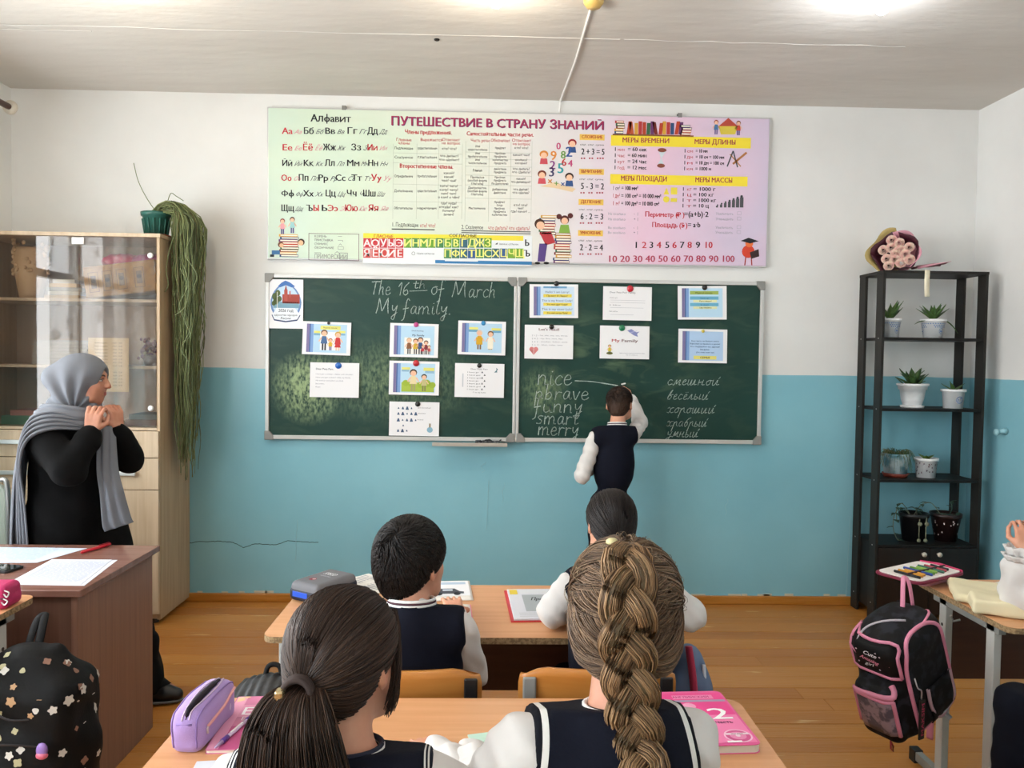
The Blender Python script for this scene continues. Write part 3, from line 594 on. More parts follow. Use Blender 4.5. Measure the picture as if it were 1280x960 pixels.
for i in range(10):
    c = RED if i % 2 else BLK; T((790, 800, 809, 818.5, 829, 838, 847.5, 857, 867.5, 878)[i], 306.5, str(i+1), 7.6, c, True, w=6 if i < 9 else 11)
    T(757+i*15.9, 323.5, str((i+1)*10), 7.8, 'b5405a', True, w=12.5 if i < 9 else 17)
# little drawn pictures: books, sand glass, compasses, weights, reading children, numbers
bc = ['7a2f2a', '2f4f7a', 'c05a3a', '3c6a4a', 'd9a440', '6a3a6a', 'b33a3a']
def books_flat(x, y, n, w, h=3.2):
    for i in range(n): dx = random.uniform(-2, 2); RC(x+dx, y-(i+1)*h, x+w+dx, y-i*h, bc[(i*3+int(x)) % 7], 3); RC(x+dx+2, y-(i+1)*h+.8, x+w+dx-.4, y-i*h-.8, 'f2ead8', 4)
books_flat(764, 167, 5, 11); books_flat(846, 169, 4, 13)
for i in range(14):
    x = 778+i*5; tl_ = (.5, -.4, 0, 0, 0, .1, 0, -.6, .3, 0, 0, 0, .5, .3)[i]; P.poly([(x-337, V_(168, x)), (x+4.4-337, V_(168, x)), (x+4.4+tl_*5-337, V_(152+i % 3, x)), (x+tl_*5-337, V_(152+i % 3, x))], bc[(i*2) % 7] if i % 4 else 'b8442c', 3)
RC(761, 167, 862, 169, '8a5a34', 3)
for (x, y, r) in ((823, 187, 5.6), (822, 206, 5)): P.disc(x-337, V_(y, x), r, '8a4c3c', 3, ry=2.6)
P.poly([(818.5-337, V_(188, 818)), (828-337, V_(188, 828)), (822.5-337, V_(197, 822)), (826-337, V_(206, 826)), (817-337, V_(206, 817)), (822-337, V_(197, 822))], 'cfd8df', 2)
for a, b, c_, w_ in (((905, 207), (912, 188), '55585f', 1.6), ((912, 188), (918, 208), '55585f', 1.6), ((912, 204), (929, 190), 'b5794a', 2.6), ((908, 192), (922, 207), 'c08a5a', 1.4)): P.line([(a[0]-337, V_(a[1], a[0])), (b[0]-337, V_(b[1], b[0]))], w_, c_, 3)
for i in range(7): x = 892+i*5; hgt = 2+i*1.75; RC(x, 257-hgt, x+4.4*(.6+i*.07), 257, '55585c', 3); P.disc(x+2-337, V_(257-hgt-1, x), 1+.12*i, '44474b', 3, n=8)
def kid(px, py, h, *a, **k): P.kid(px-337, V_(py, px), h, *a, **k)
kid(355, 289, 19, 'e5a0a8', '8a3a3a'); kid(367, 288, 20, '9ac8c8', '4a2a20'); books_flat(351, 317, 9, 23, 3.1); P.disc(378-337, V_(299, 378), 4.2, '3c2620', 5).disc(377.5-337, V_(300, 378), 3.2, 'eab890', 6); P.disc(353-337, V_(302, 353), 3.6, '6a4430', 5).disc(354-337, V_(303, 353), 2.6, 'eab890', 6); RC(342, 309, 352, 314, '3f6f9f', 5); RC(340, 314, 345, 317, '2c3036', 5)
cc_ = ['c8447a', 'd98a3a', '6a9a4a', '3a5a9a', '8a3a8a', 'c83a3a', '3aa0a8', '44406a']
for i, (x, y, s, h) in enumerate([(694, 186, '0', 8), (688, 199, '9', 11), (700, 197, '8', 9), (707, 195, '2', 12), (687, 210, '2', 10), (701, 206, '6', 9), (697, 215, '5', 12), (686, 219, '3', 11), (709, 207, '4', 8), (684, 229, '×', 8), (692, 231, '+', 7), (700, 232, '×', 7)]): T(x, y, s, h, cc_[i % 8], True, a='c', lay=5)
P.poly([(672-337, V_(231, 672)), (690-337, V_(226, 690)), (716-337, V_(234, 712)), (712-337, V_(238, 712)), (690-337, V_(233, 690))], 'e9cfa8', 2)
for x, y, hc in ((711, 178, 'a02c34'), (676, 192, 'd98a3a'), (674, 216, '7a3a2a'), (708, 219, '3a2420')): P.disc(x-337, V_(y, x), 5.4, hc, 5, ry=4.6).disc(x-337, V_(y+1.6, x), 3.9, 'f2c4a4', 6); P.poly([(x-4-337, V_(y+5, x)), (x+4-337, V_(y+5, x)), (x+5-337, V_(y+12, x)), (x-5-337, V_(y+12, x))], 'cf5560' if x < 700 else '34548a', 4)
P.poly([(672-337, V_(288, 672)), (686-337, V_(286, 686)), (692-337, V_(300, 690)), (680-337, V_(303, 680))], 'b93a42', 4); P.poly([(670-337, V_(323, 670)), (672-337, V_(301, 672)), (682-337, V_(301, 682)), (679-337, V_(323, 679))], '5a4484', 4)
P.disc(672-337, V_(277, 672), 6.5, '4a3026', 5).disc(673-337, V_(279, 672), 5.2, 'f2c4a4', 6); P.disc(670-337, V_(325, 670), 3.5, '1c1c1e', 5, ry=1.6).disc(681-337, V_(325, 681), 3.5, '1c1c1e', 5, ry=1.6)
books_flat(672, 290, 7, 20, 3.4); books_flat(691, 325, 11, 20, 3.4)
P.disc(703-337, V_(272, 703), 5.6, '5a2a28', 5).disc(703-337, V_(273.4, 703), 4.2, 'f2c4a4', 6).disc(696-337, V_(268, 696), 3.4, '5a2a28', 4).disc(710-337, V_(267, 710), 3.4, '5a2a28', 4); P.poly([(698-337, V_(278, 698)), (708-337, V_(278, 708)), (710-337, V_(288, 708)), (696-337, V_(288, 698))], '86b04a', 5)
kid(890, 168, 18, '4a7aa8', 'a03a30'); kid(918, 169, 18, 'd0503a', '7a3a24'); P.poly([(893-337, V_(158, 893)), (905-337, V_(148, 905)), (917-337, V_(158, 917)), (914-337, V_(168, 914)), (896-337, V_(168, 896))], 'd8c44a', 4); P.poly([(893-337, V_(158, 893)), (905-337, V_(148, 905)), (917-337, V_(158, 917))], 'b84a3a', 5)
P.disc(934-337, V_(311, 934), 8, 'd8462f', 3, n=16).disc(935-337, V_(301, 934), 5, 'e8743f', 5); P.poly([(924-337, V_(298, 930)), (934-337, V_(294, 930)), (947-337, V_(298, 930)), (936-337, V_(301, 930))], '23242a', 6); P.poly([(936-337, V_(312, 936)), (947-337, V_(308, 947)), (948-337, V_(317, 947)), (938-337, V_(320, 936))], '3a2a2a', 6)
P.line([(931-337, V_(318, 931)), (930-337, V_(328, 930))], 1.4, 'a83024', 3).line([(938-337, V_(318, 938)), (939-337, V_(328, 939))], 1.4, 'a83024', 3)
P.build('print', poster, world=True)['kind'] = 'stuff'
# ================================================================== CHALKBOARD
BY = -.034
bx0, bx1, bz0, bz1, bxm = -1.354, 1.646, .996, 1.983, .143
mGr = mat('green_enamel', '153830', rough=.45, c2='1a3f37', spec=.35, scale=2.2, detail=5, bump=.0006, bscale=6)
N, L = nodes(mGr); b = N['Principled BSDF']; g = N.new('ShaderNodeNewGeometry')        # wiped chalk dust
def dust(cx, cz, sx, sz):
    s = N.new('ShaderNodeVectorMath'); s.operation = 'SUBTRACT'; s.inputs[1].default_value = (cx, 0, cz); L.new(g.outputs['Position'], s.inputs[0])
    m = N.new('ShaderNodeVectorMath'); m.operation = 'MULTIPLY'; m.inputs[1].default_value = (1/sx, 0, 1/sz); L.new(s.outputs[0], m.inputs[0])
    l = N.new('ShaderNodeVectorMath'); l.operation = 'LENGTH'; L.new(m.outputs[0], l.inputs[0])
    r = N.new('ShaderNodeMapRange'); r.inputs[1].default_value = 1; r.inputs[2].default_value = 0; L.new(l.outputs['Value'], r.inputs[0]); return r.outputs[0]
def MATH(op, a, b_):
    m = N.new('ShaderNodeMath'); m.operation = op
    for i, v in enumerate((a, b_)):
        if isinstance(v, (int, float)): m.inputs[i].default_value = v
        else: L.new(v, m.inputs[i])
    return m.outputs[0]
n1 = N.new('ShaderNodeTexNoise'); n1.inputs['Scale'].default_value = 46; n1.inputs['Detail'].default_value = 6
mp = N.new('ShaderNodeMapping'); mp.inputs['Scale'].default_value = (1.6, 1, .8); L.new(g.outputs['Position'], mp.inputs[0]); L.new(mp.outputs[0], n1.inputs['Vector'])
rg = N.new('ShaderNodeMapRange'); rg.inputs[1].default_value = .34; rg.inputs[2].default_value = .72; L.new(n1.outputs[0], rg.inputs[0])
d1 = MATH('MULTIPLY', dust(-1.10, 1.31, .24, .24), 2.6); d1 = MATH('MAXIMUM', d1, MATH('MULTIPLY', dust(-.62, 1.36, .62, .28), .75)); d1 = MATH('MAXIMUM', d1, MATH('MULTIPLY', dust(.31, 1.30, .17, .17), 1.0))
d1 = MATH('MULTIPLY', d1, rg.outputs[0])
n2 = N.new('ShaderNodeTexNoise'); n2.inputs['Scale'].default_value = 4; n2.inputs['Detail'].default_value = 5; n2.inputs['Distortion'].default_value = 1.2; mp2 = N.new('ShaderNodeMapping'); mp2.inputs['Scale'].default_value = (1, 1, 2.6); L.new(g.outputs['Position'], mp2.inputs[0]); L.new(mp2.outputs[0], n2.inputs['Vector'])
r2 = N.new('ShaderNodeMapRange'); r2.inputs[1].default_value = .5; r2.inputs[2].default_value = .8; L.new(n2.outputs[0], r2.inputs[0])
d2 = MATH('MULTIPLY', r2.outputs[0], MATH('ADD', MATH('MULTIPLY', dust(.75, 1.5, .6, .35), .5), .1))
dd = MATH('MINIMUM', MATH('MULTIPLY', MATH('ADD', d1, d2), .62), .75)
mx = N.new('ShaderNodeMix'); mx.data_type = 'RGBA'; L.new(dd, mx.inputs[0]); L.new(N[mGr['ramp']].outputs[0], mx.inputs[6]); mx.inputs[7].default_value = lin('a9c08c'); L.new(mx.outputs[2], b.inputs['Base Color'])
mAl = mat('board_aluminium', 'cfcfcc', rough=.4, metal=.3, bump=.0006, bscale=60); mCo = mat('grey_plastic_corner', '8e8e8a', rough=.5)
board = thing('chalkboard', 'wide two panel green chalkboard in aluminium frame with chalk writing', 'chalkboard', (bx0, 0, bz0))
for a, b_ in ((bx0+.012, bxm-.008), (bxm+.020, bx1-.012)):
    pn = MB().box(a, b_, BY+.004, -.004, bz0+.012, bz1-.012).build('writing_panel', mGr, board, world=True)
def bar(x0_, x1_, z0_, z1_): MB().box(x0_, x1_, BY-.008, -.001, z0_, z1_).build('frame_bar', mAl, board, world=True, bevel=.003)
bar(bx0, bx1, bz1-.022, bz1); bar(bx0, bx1, bz0, bz0+.024); bar(bx0, bx0+.022, bz0+.024, bz1-.022); bar(bx1-.022, bx1, bz0+.024, bz1-.022); bar(bxm-.014, bxm+.004, bz0+.024, bz1-.022); bar(bxm+.006, bxm+.024, bz0+.024, bz1-.022)
for cx, sx in ((bx0, 1), (bxm-.004, -1), (bxm+.014, 1), (bx1, -1)):
    for cz, sz in ((bz0, 1), (bz1, -1)):
        c = [(cx-.004*sx, cz-.004*sz), (cx+.05*sx, cz-.004*sz), (cx+.05*sx, cz+.02*sz), (cx+.024*sx, cz+.05*sz), (cx-.004*sx, cz+.05*sz)]
        if sx*sz < 0: c = c[::-1]
        MB().prism(c, BY-.012, -.001, 'y').build('corner_cap', mCo, board, world=True, bevel=.004)
tr_ = MB(); a, zt = wp(541, 553, BY-.03); b_, _ = wp(634, 556, BY-.03)
tr_.box(a, b_, BY-.075, BY-.005, bz0-.024, bz0-.018).box(a, b_, BY-.079, BY-.073, bz0-.024, bz0-.002)
tr_.build('chalk_tray', mat('tray_metal', 'b9b3a8', rough=.45, metal=.3), board, world=True, bevel=.001)
# chalk handwriting, drawn stroke by stroke (unit: x-height 1, letters listed as polylines)
GL = {
'T': (1.1, [[(0, 1.6), (.5, 1.65), (1.1, 1.65)], [(.55, 1.6), (.5, 1), (.42, 0)]]), 'h': (.85, [[(.15, 1.9), (.1, 1), (.05, 0)], [(.07, .5), (.3, .95), (.5, .9), (.5, .4), (.6, 0)]]),
'e': (.8, [[(.1, .5), (.55, .6), (.5, .95), (.25, .98), (.08, .5), (.2, .05), (.45, 0), (.7, .25)]]), '1': (.5, [[(0, 1.1), (.3, 1.6), (.25, 0)]]), '6': (.8, [[(.55, 1.6), (.15, 1), (.08, .3), (.3, 0), (.55, .3), (.4, .7), (.15, .5)]]),
't': (.7, [[(.3, 1.6), (.25, .3), (.35, 0), (.6, .15)], [(0, 1.05), (.6, 1.1)]]), 'o': (.8, [[(.45, .95), (.15, .8), (.1, .3), (.35, 0), (.6, .3), (.6, .75), (.4, .98), (.65, .95)]]),
'f': (.75, [[(.6, 1.7), (.4, 1.95), (.28, 1.5), (.25, .5), (.2, -.6), (.0, -.9)], [(.0, .6), (.55, .75)]]), 'M': (1.7, [[(0, 0), (.15, 1), (.2, 1.9), (.45, 1), (.65, .3), (.95, 1.2), (1.2, 1.95), (1.25, 1), (1.4, 0)]]),
'a': (.85, [[(.6, .9), (.3, 1), (.1, .5), (.2, .05), (.45, .2), (.6, .9), (.58, .3), (.7, 0), (.82, .15)]]), 'r': (.7, [[(.1, 1), (.12, .5), (.1, 0)], [(.12, .6), (.3, .95), (.6, .9)]]),
'c': (.7, [[(.6, .8), (.4, 1), (.15, .7), (.1, .3), (.3, 0), (.6, .15)]]), 'y': (.85, [[(.1, 1), (.15, .5), (.35, .35), (.6, .9)], [(.65, 1), (.55, 0), (.4, -.8), (.15, -.7), (.2, -.4), (.7, .1)]]),
'm': (1.3, [[(.05, 1), (.08, 0)], [(.08, .6), (.35, 1), (.5, .7), (.5, 0)], [(.5, .6), (.8, 1), (.98, .7), (1.0, .1), (1.2, .05)]]), 'i': (.45, [[(.15, 1), (.15, .2), (.3, 0), (.42, .15)], [(.18, 1.4), (.2, 1.46)]]),
'l': (.5, [[(.3, 1.9), (.15, 1), (.15, .2), (.3, 0), (.45, .2)]]), '.': (.4, [[(.1, 0), (.16, .08), (.2, .0)]]), ' ': (.7, []), 'n': (.9, [[(.08, 1), (.1, 0)], [(.1, .6), (.35, 1), (.6, .8), (.62, .1), (.75, 0)]]),
'p': (.85, [[(.1, 1), (.08, -.8)], [(.1, .7), (.4, 1), (.6, .6), (.4, .1), (.1, .2)]]), 'b': (.85, [[(.15, 1.9), (.1, 0)], [(.1, .5), (.4, .9), (.6, .5), (.4, .05), (.1, .05)]]), 'v': (.75, [[(.05, 1), (.3, 0), (.6, 1)]]),
'u': (.9, [[(.1, 1), (.1, .3), (.3, 0), (.6, .3), (.6, 1), (.65, .1), (.85, 0)]]), 's': (.75, [[(.6, .95), (.3, 1), (.15, .75), (.5, .4), (.4, .05), (.05, .05)]]),
'с': (.7, [[(.55, .8), (.3, 1), (.1, .5), (.3, 0), (.65, .2)]]), 'м': (1.0, [[(0, .1), (.15, .05), (.3, 1), (.4, .2), (.7, 1), (.75, .1), (.95, .1)]]), 'е': (.65, [[(.1, .45), (.4, .7), (.35, 1), (.15, .8), (.12, .2), (.35, 0), (.6, .25)]]),
'ш': (1.2, [[(.05, 1), (.1, .1), (.3, .1), (.42, 1), (.45, .1), (.65, .1), (.8, 1), (.85, .1), (1.1, .15)]]), 'н': (.9, [[(.1, 1), (.1, 0)], [(.1, .5), (.5, .6)], [(.55, 1), (.55, .1), (.85, .1)]]), 'о': (.75, [[(.35, .95), (.1, .6), (.2, .05), (.5, .2), (.5, .8), (.35, .95), (.7, .85)]]),
'й': (.95, [[(.05, 1), (.1, .1), (.35, .1), (.55, 1), (.58, .1), (.85, .2)], [(.6, 1.25), (.72, 1.6)]]), 'в': (.8, [[(.1, .3), (.3, 1.5), (.45, 1.7), (.3, 1), (.15, .1), (.45, .05), (.55, .6), (.25, .8), (.7, .9)]]), 'ё': (.65, [[(.1, .45), (.4, .7), (.35, 1), (.15, .8), (.12, .2), (.35, 0), (.6, .25)], [(.15, 1.35), (.18, 1.4)], [(.4, 1.35), (.43, 1.4)]]),
'л': (.8, [[(0, .05), (.15, .2), (.4, 1), (.5, .1), (.75, .15)]]), 'ы': (1.1, [[(.1, 1), (.1, .1), (.4, .05), (.5, .4), (.15, .55)], [(.75, 1), (.78, .1), (1.0, .15)]]), 'х': (.95, [[(0, .8), (.2, 1), (.4, .5), (.3, 0), (.05, .1)], [(.8, .95), (.55, .9), (.4, .5), (.6, 0), (.9, .15)]]),
'р': (.85, [[(.1, .9), (.05, -.9)], [(.08, .5), (.4, 1), (.55, .3), (.8, .1)]]), 'и': (.95, [[(.05, 1), (.1, .1), (.35, .1), (.55, 1), (.58, .1), (.85, .2)]]), 'а': (.85, [[(.55, .85), (.3, 1), (.08, .5), (.25, .02), (.5, .3), (.6, .9), (.6, .1), (.8, .1)]]),
'б': (.8, [[(.75, 1.7), (.4, 1.4), (.1, .6), (.25, 0), (.5, .3), (.4, .85), (.12, .6)]]), 'у': (.8, [[(.05, 1), (.15, .4), (.5, .5), (.6, 1)], [(.6, 1), (.45, -.3), (.2, -.9), (0, -.6), (.3, -.2), (.75, .1)]]), 'ч': (.8, [[(.1, 1), (.15, .5), (.5, .6)], [(.55, 1), (.55, .1), (.75, .1)]])}
class Chalk:
    def __init__(s): s.v = []; s.f = []
    def stroke(s, pts, w):
        pts = catmull(pts, 5) if len(pts) > 2 else pts
        for a, b in zip(pts[:-1], pts[1:]):
            dx, dz = b[0]-a[0], b[1]-a[1]; d = math.hypot(dx, dz)
            if d < 1e-6: continue
            nx, nz = -dz/d, dx/d; ww = w*random.uniform(.55, 1.05); j = random.uniform(-.0004, .0004); ex, ez = dx/d*w*.25, dz/d*w*.25
            k = len(s.v); y = BY-.0008
            for (p, sg) in ((a, 1), (b, 1), (b, -1), (a, -1)):
                q = (1 if p is b else -1); s.v.append((p[0]+ex*q+nx*(ww/2*sg+j), y+.004, p[1]+ez*q+nz*(ww/2*sg+j)))
            s.f.append((k, k+1, k+2, k+3))
    def write(s, px, py, txt, xh, slant=.12, w=.0052, wid=1.0, jitter=.04, x2=None, tilt=0):
        X, Z = wp(px, py, BY); k = 1/206.0; xh *= k
        tot = sum(GL[c][0] for c in txt)
        if x2 is not None: wid = (x2-px)*k/(tot*xh)
        cx = 0
        for ch in txt:
            ad, st = GL[ch]; jy = random.uniform(-jitter, jitter)
            for p in st: s.stroke([(X+(cx+q[0]*wid)*xh+q[1]*xh*slant, Z+(q[1]+jy)*xh+tilt*(cx+q[0]*wid)*xh) for q in p], w)
            cx += ad*wid
        s.flush('chalk_word')
    def flush(s, name):
        if not s.f: return
        me = bpy.data.meshes.new(name); me.from_pydata(s.v, [], s.f); s.v = []; s.f = []; return link(name, me, mat('chalk_white', 'e2e8e2', rough=1, c2='a5b8ae', scale=260, lo=.42, hi=.5), board, world=True)
    def build(s, name): s.flush('chalk_line')
c = Chalk()
c.write(463, 368, 'The', 9.5, x2=488); c.write(497, 369, '16', 9.5, x2=512); c.write(516, 360, 'th', 5.5, x2=533); c.stroke([wp(512, 364, BY), wp(534, 363, BY)], .005)
c.write(538, 368, 'of', 10, x2=556, w=.005); c.write(565, 371, 'March', 10, x2=620); c.write(470, 391, 'My', 9.5, x2=497); c.write(503, 392, 'family.', 9.5, x2=564)
c.build('chalk_title')
c = Chalk(); c.write(671, 481, 'nice', 12, x2=716, w=.006); c.write(668, 499, 'pbrave', 10, x2=737, w=.006); c.write(667, 515, 'funny', 10, x2=729, w=.006); c.write(670, 530, 'smart', 10, x2=724, w=.006); c.write(672, 544, 'merry', 10, x2=724, w=.006)
c.stroke([wp(719, 476, BY), wp(740, 477, BY), wp(772, 482, BY)], .006); c.build('chalk_word_list')
c = Chalk()
for y, s_, x2 in ((481, 'смешной', 900), (499, 'весёлый', 886), (516, 'хороший', 894), (533, 'храбрый', 884), (546, 'умный', 873)): c.write(833, y, s_, 6.6, slant=.35, x2=x2, w=.0042)
c.build('chalk_word_list')
# crumpled net pouch and chalk stubs in the tray
q0 = W(612, 552, Y=BY-.04)
cp = thing('net_pouch', 'crumpled black and grey net pouch lying in the chalk tray', 'pouch', (q0[0], BY-.045, bz0-.018))
m_ = MB()
for k in range(9):
    a = [(random.uniform(-.07, .07), random.uniform(-.022, .02), random.uniform(.004, .032)) for _ in range(5)]; a = sorted(a, key=lambda q: q[0]); m_.tube(catmull(a, 4), .0035, 5)
m_.build('cord', mat('dark_cord', '24262a', rough=.8), cp)
P_ = [[(x+.0, y*(1-.1*math.sin(x*60)), .006+.018*abs(math.sin(x*37+y*60))+.004*random.random()) for y in np.linspace(-.025, .02, 6)] for x in np.linspace(-.085, .06, 12)]
MB().grid(P_).build('netting', mat('grey_netting', '7c7f80', rough=.8, c2='2b2d30', scale=90, lo=.45, hi=.55), cp, solid=.003, smooth=True)
# ================================================================== SHEETS AND MAGNETS ON THE BOARD
mPa = mat('white_paper', 'f0f0f2', rough=.75, bump=.0004, bscale=12)
SHEETS = []
def sheet(px0, py0, px1, py1, label, rot=0, name='paper_sheet', mag=None, magx=None, drop=.010, maglab=None):
    ax, az = wp(px0, py0, BY); bx, bz = wp(px1, py1, BY); w, h = bx-ax, az-bz
    t = thing(name, label, 'paper sheet', (ax+w/2, BY-.0012, az)); t.rotation_euler = (math.radians(-1.5)*0, math.radians(rot), 0)
    m = MB(); A = []
    for i in range(7):
        u = i/6; A.append([(-w/2+w*j/6, -.0012-drop*u, -h*u) for j in range(7)])
    m.grid(A).build('sheet', mPa, t, solid=.0006)
    P = Print((-w/2, -.0019, -h), (w/60, 0, 0), (0, 0, h/43), (0, -1, 0), .00012)     # 60 x 43 units
    P.bend = (w, h, drop)
    if mag:
        mx_ = (magx-px0)/(px1-px0)*w-w/2
        g_ = thing('round_magnet', maglab, 'magnet', (ax+w/2+mx_, BY-.003, az-.025 if mag[1] is None else wp(magx, mag[1], BY)[1]))
        r = mag[2] if len(mag) > 2 else .019
        MB().lathe([(0, 0), (r, 0), (r, .004), (r*.85, .008), (0, .0095)], (0, 0, 0), 20, M=Matrix.Rotation(PI/2, 4, 'X')).build('cap', mat('magnet_'+mag[0], mag[0], rough=.28, coat=.4), g_, smooth=True)
        MB().lathe([(0, 0), (r*.6, 0), (r*.6, .002), (0, .002)], (0, .0005, 0), 12, M=Matrix.Rotation(PI/2, 4, 'X')).build('magnet_disc', mat('dark_ferrite', '2a2a2c', rough=.5), g_)
    return t, P
def fin(t, P):
    w, h, d = P.bend; out = []
    # subdivide long polygons so the print follows the sheet's sag
    for v in P.v:
        u = min(max(-v[2]/h, 0), 1); j = v[0]/w; v[1] = v[1] - d*u
    P.build('print', t)['kind'] = 'stuff'
def brect(P, x0, y0, x1, y1, c, lay=1, n=5):
    for i in range(n):
        for j in range(n): P.rect(x0+(x1-x0)*i/n, y0+(y1-y0)*j/n, x0+(x1-x0)*(i+1)/n, y0+(y1-y0)*(j+1)/n, c, lay)
def slide(P, bg='b9d9ee'):
    brect(P, 5, 3, 55, 40, bg, 1, 6); brect(P, 5, 3, 8.5, 40, '8a7fa8', 2, 4); brect(P, 8.5, 3, 10, 40, '4e6fa8', 2, 4); brect(P, 10, 3, 13.5, 40, '7fa3d4', 2, 4)
    for x in (6, 7.3, 9.2): P.line([(x, 3), (x, 14)], .3, '444e78', 3).line([(x, 14), (x, 28)], .3, '444e78', 3).line([(x, 28), (x, 40)], .3, '444e78', 3)
t, P = sheet(336, 349, 379, 411, 'portrait printed sheet with a round city emblem at the top left of the board', drop=.002)
# emblem 60 x 43 units on a tall sheet
P.poly([(30+(27 if abs(a) else 27)*math.cos(b)*(1-.12*max(0, math.sin(b))), 23+16.5*math.sin(b)) for b in np.linspace(0, 2*PI, 26)[:-1] for a in (1,)], '6f8fc0', 1)
P.poly([(30+24*math.cos(b)*(1-.15*max(0, math.sin(b))), 23.5+14.8*math.sin(b)) for b in np.linspace(0, 2*PI, 26)[:-1]], 'c4dcee', 2)
P.poly([(16, 37), (22, 40), (29, 42), (37, 40.5), (46, 37), (40, 36), (30, 38), (20, 36)], '4a76b8', 3)
P.rect(24, 22, 54, 30, 'a5473c', 3).rect(27, 24, 33, 34, 'b5564a', 4).poly([(28, 34), (32, 34), (30, 38.5)], '9a4034', 4).rect(36, 27, 38, 33, 'b5564a', 4); P.rect(8, 18, 53, 23.5, '7fa6b8', 3)
for x, y, r in ((11, 28, 5), (16, 31, 4.5), (13, 24, 5), (19, 26, 4), (9, 22, 3.5)): P.disc(x, y, r, '56663a', 5, ry=r*.62)
P.line([(15, 18), (15, 32)], 1, 'e8e6da', 6); P.poly([(6, 12), (14, 18), (46, 18), (55, 12), (50, 7.5), (30, 6), (10, 7.5)], 'e9eef4', 6); P.line([(6, 12), (10, 7.5), (30, 6), (50, 7.5), (55, 12)], 1.2, '3a4a72', 7)
P.text(30, 14.5, '2026 год', 2.6, '1c2430', True, 'c', width=26, lay=8, shear=.2); P.text(30, 11, 'единства народов', 1.8, '1c2430', False, 'c', width=40, lay=8, shear=.2); P.text(30, 8, 'России', 2, '1c2430', True, 'c', width=18, lay=8, shear=.2)
fin(t, P)
t, P = sheet(379, 402, 439, 444, 'slide print of a couple and child pinned beside the emblem sheet', rot=1.2, mag=('2a2c30', 404, .009), magx=411, maglab='tiny dark magnet on the sheet with the couple and child')
slide(P); P.rect(22, 33, 47, 38, 'e6e27a', 2).text(34, 34.5, 'Physical minute', 1.9, '5a5a3a', a='c'); P.rect(14, 28, 22, 31, 'e6e27a', 2).rect(14, 25, 22, 28, '7fb0cc', 2).rect(45, 29, 53, 32, 'e6e27a', 2).rect(46, 26, 53, 28.5, '7fb0cc', 2)
brect(P, 22, 6, 47, 30, 'eef2f2', 2, 3); P.kid(27, 6, 27, '4a6a98', '7a5a44', '3a3c44', lay=3); P.kid(44, 6, 25, 'c83a3a', 'caa24a', 'e8c8b0', lay=3).kid(35, 6, 16, 'd8b23a', '9a5a34', lay=3); P.poly([(40, 10), (48, 10), (45, 20), (43, 20)], 'c83a3a', 6); fin(t, P)
t, P = sheet(488, 404, 548, 447, 'slide print of a large family group under a pink magnet', rot=.8, mag=('d04a90', 406, .015), magx=520, maglab='pink magnet at the top of the family group slide')
slide(P); P.text(34, 33, 'Good morning', 1.8, '3a4a6a', a='c', width=15).text(35, 27, 'My Family', 2.2, '2a3350', True, 'c', width=15); brect(P, 18, 3.5, 50, 25, 'f2f0ea', 2, 3)
for x, h, s, hr in ((24, 21, '8a5a3a', 'c8b090'), (32, 20, 'd8b23a', '6a4430'), (38, 22, '3a5a8a', '5a3424'), (45, 18, '8a3a44', '4a2a20'), (41, 12, 'c83a4a', '7a4a30'), (49, 12, 'c05a5a', '4a3020')): P.kid(x, 4, h, s, hr, '4a4a52', lay=3)
fin(t, P)
t, P = sheet(573, 401, 632, 444, 'slide print of a yellow clad grandfather and grandmother under a blue magnet', rot=.8, mag=('2f8fc8', 404, .014), magx=604, maglab='light blue magnet at the top of the grandparents slide')
slide(P); P.rect(14, 32, 25, 35, 'e6e27a', 2).rect(13, 29, 25, 32, '6fa8c8', 2).rect(42, 31.5, 54, 34.5, 'e6e27a', 2).rect(43, 28.5, 54, 31.5, '6fa8c8', 2); P.kid(27, 7, 25, 'd8a828', 'e0c8b8', '8a6a4a', lay=3).kid(41, 7, 24, 'efe8d8', '7a5a3a', 'c89a2a', lay=3); P.rect(23, 13, 31, 22, 'd8a828', 6); P.rect(37.5, 8, 44.5, 20, 'f0ead8', 6); fin(t, P)
t, P = sheet(388, 453, 449, 497, 'white letter sheet with a few typed lines under a blue magnet', rot=.3, mag=('1f66c0', 457, .019), magx=423, maglab='large blue magnet on the typed letter sheet')
P.text(7, 34, 'Dear Pete Parr,', 2.2, '5a5c66', True, width=22)
for i, s in enumerate(('I have got a mother, a father and a brother.', 'Have you got a sister? I like my family.', 'My mother and father are kind.', 'Best wishes,', 'Kate')): P.text(7, 28-i*4, s, 1.5, '8a8c98', width=(46, 43, 34, 11, 6)[i])
fin(t, P)
t, P = sheet(487, 451, 549, 494, 'slide print of two children on grass under a red magnet', rot=.6, mag=('c8202c', 454, .019), magx=520, maglab='large red magnet on the slide of two children on grass')
slide(P, 'bcdcf0'); brect(P, 15, 4, 54, 16, 'a9bf4a', 2, 4)
for x, y, r in ((20, 15, 4), (27, 14, 4), (45, 15, 5), (38, 13, 4), (52, 13, 4)): P.disc(x, y, r, '9fb83e', 3)
P.rect(15, 32, 25, 35, 'e6e27a', 2).rect(15, 29.5, 24, 32, '8fb8d4', 2).rect(41, 31, 54, 35, 'e6e27a', 2).rect(43, 28, 54, 31, '8fb8d4', 2); P.kid(29, 5, 28, 'e6d6a8', '4a3428', 'a8a070', lay=4).kid(42, 5, 22, 'c8c088', '2a2422', '8a8458', lay=4); fin(t, P)
t, P = sheet(569, 454, 630, 497, 'white riddle sheet with a column of short lines under a black magnet', rot=.5, mag=('16181a', 457, .014), magx=599, maglab='black magnet on the riddle sheet at the right of the left panel')
P.text(19, 35, 'Dear Pete Parr', 1.9, '6a6c74', a='l', width=21)
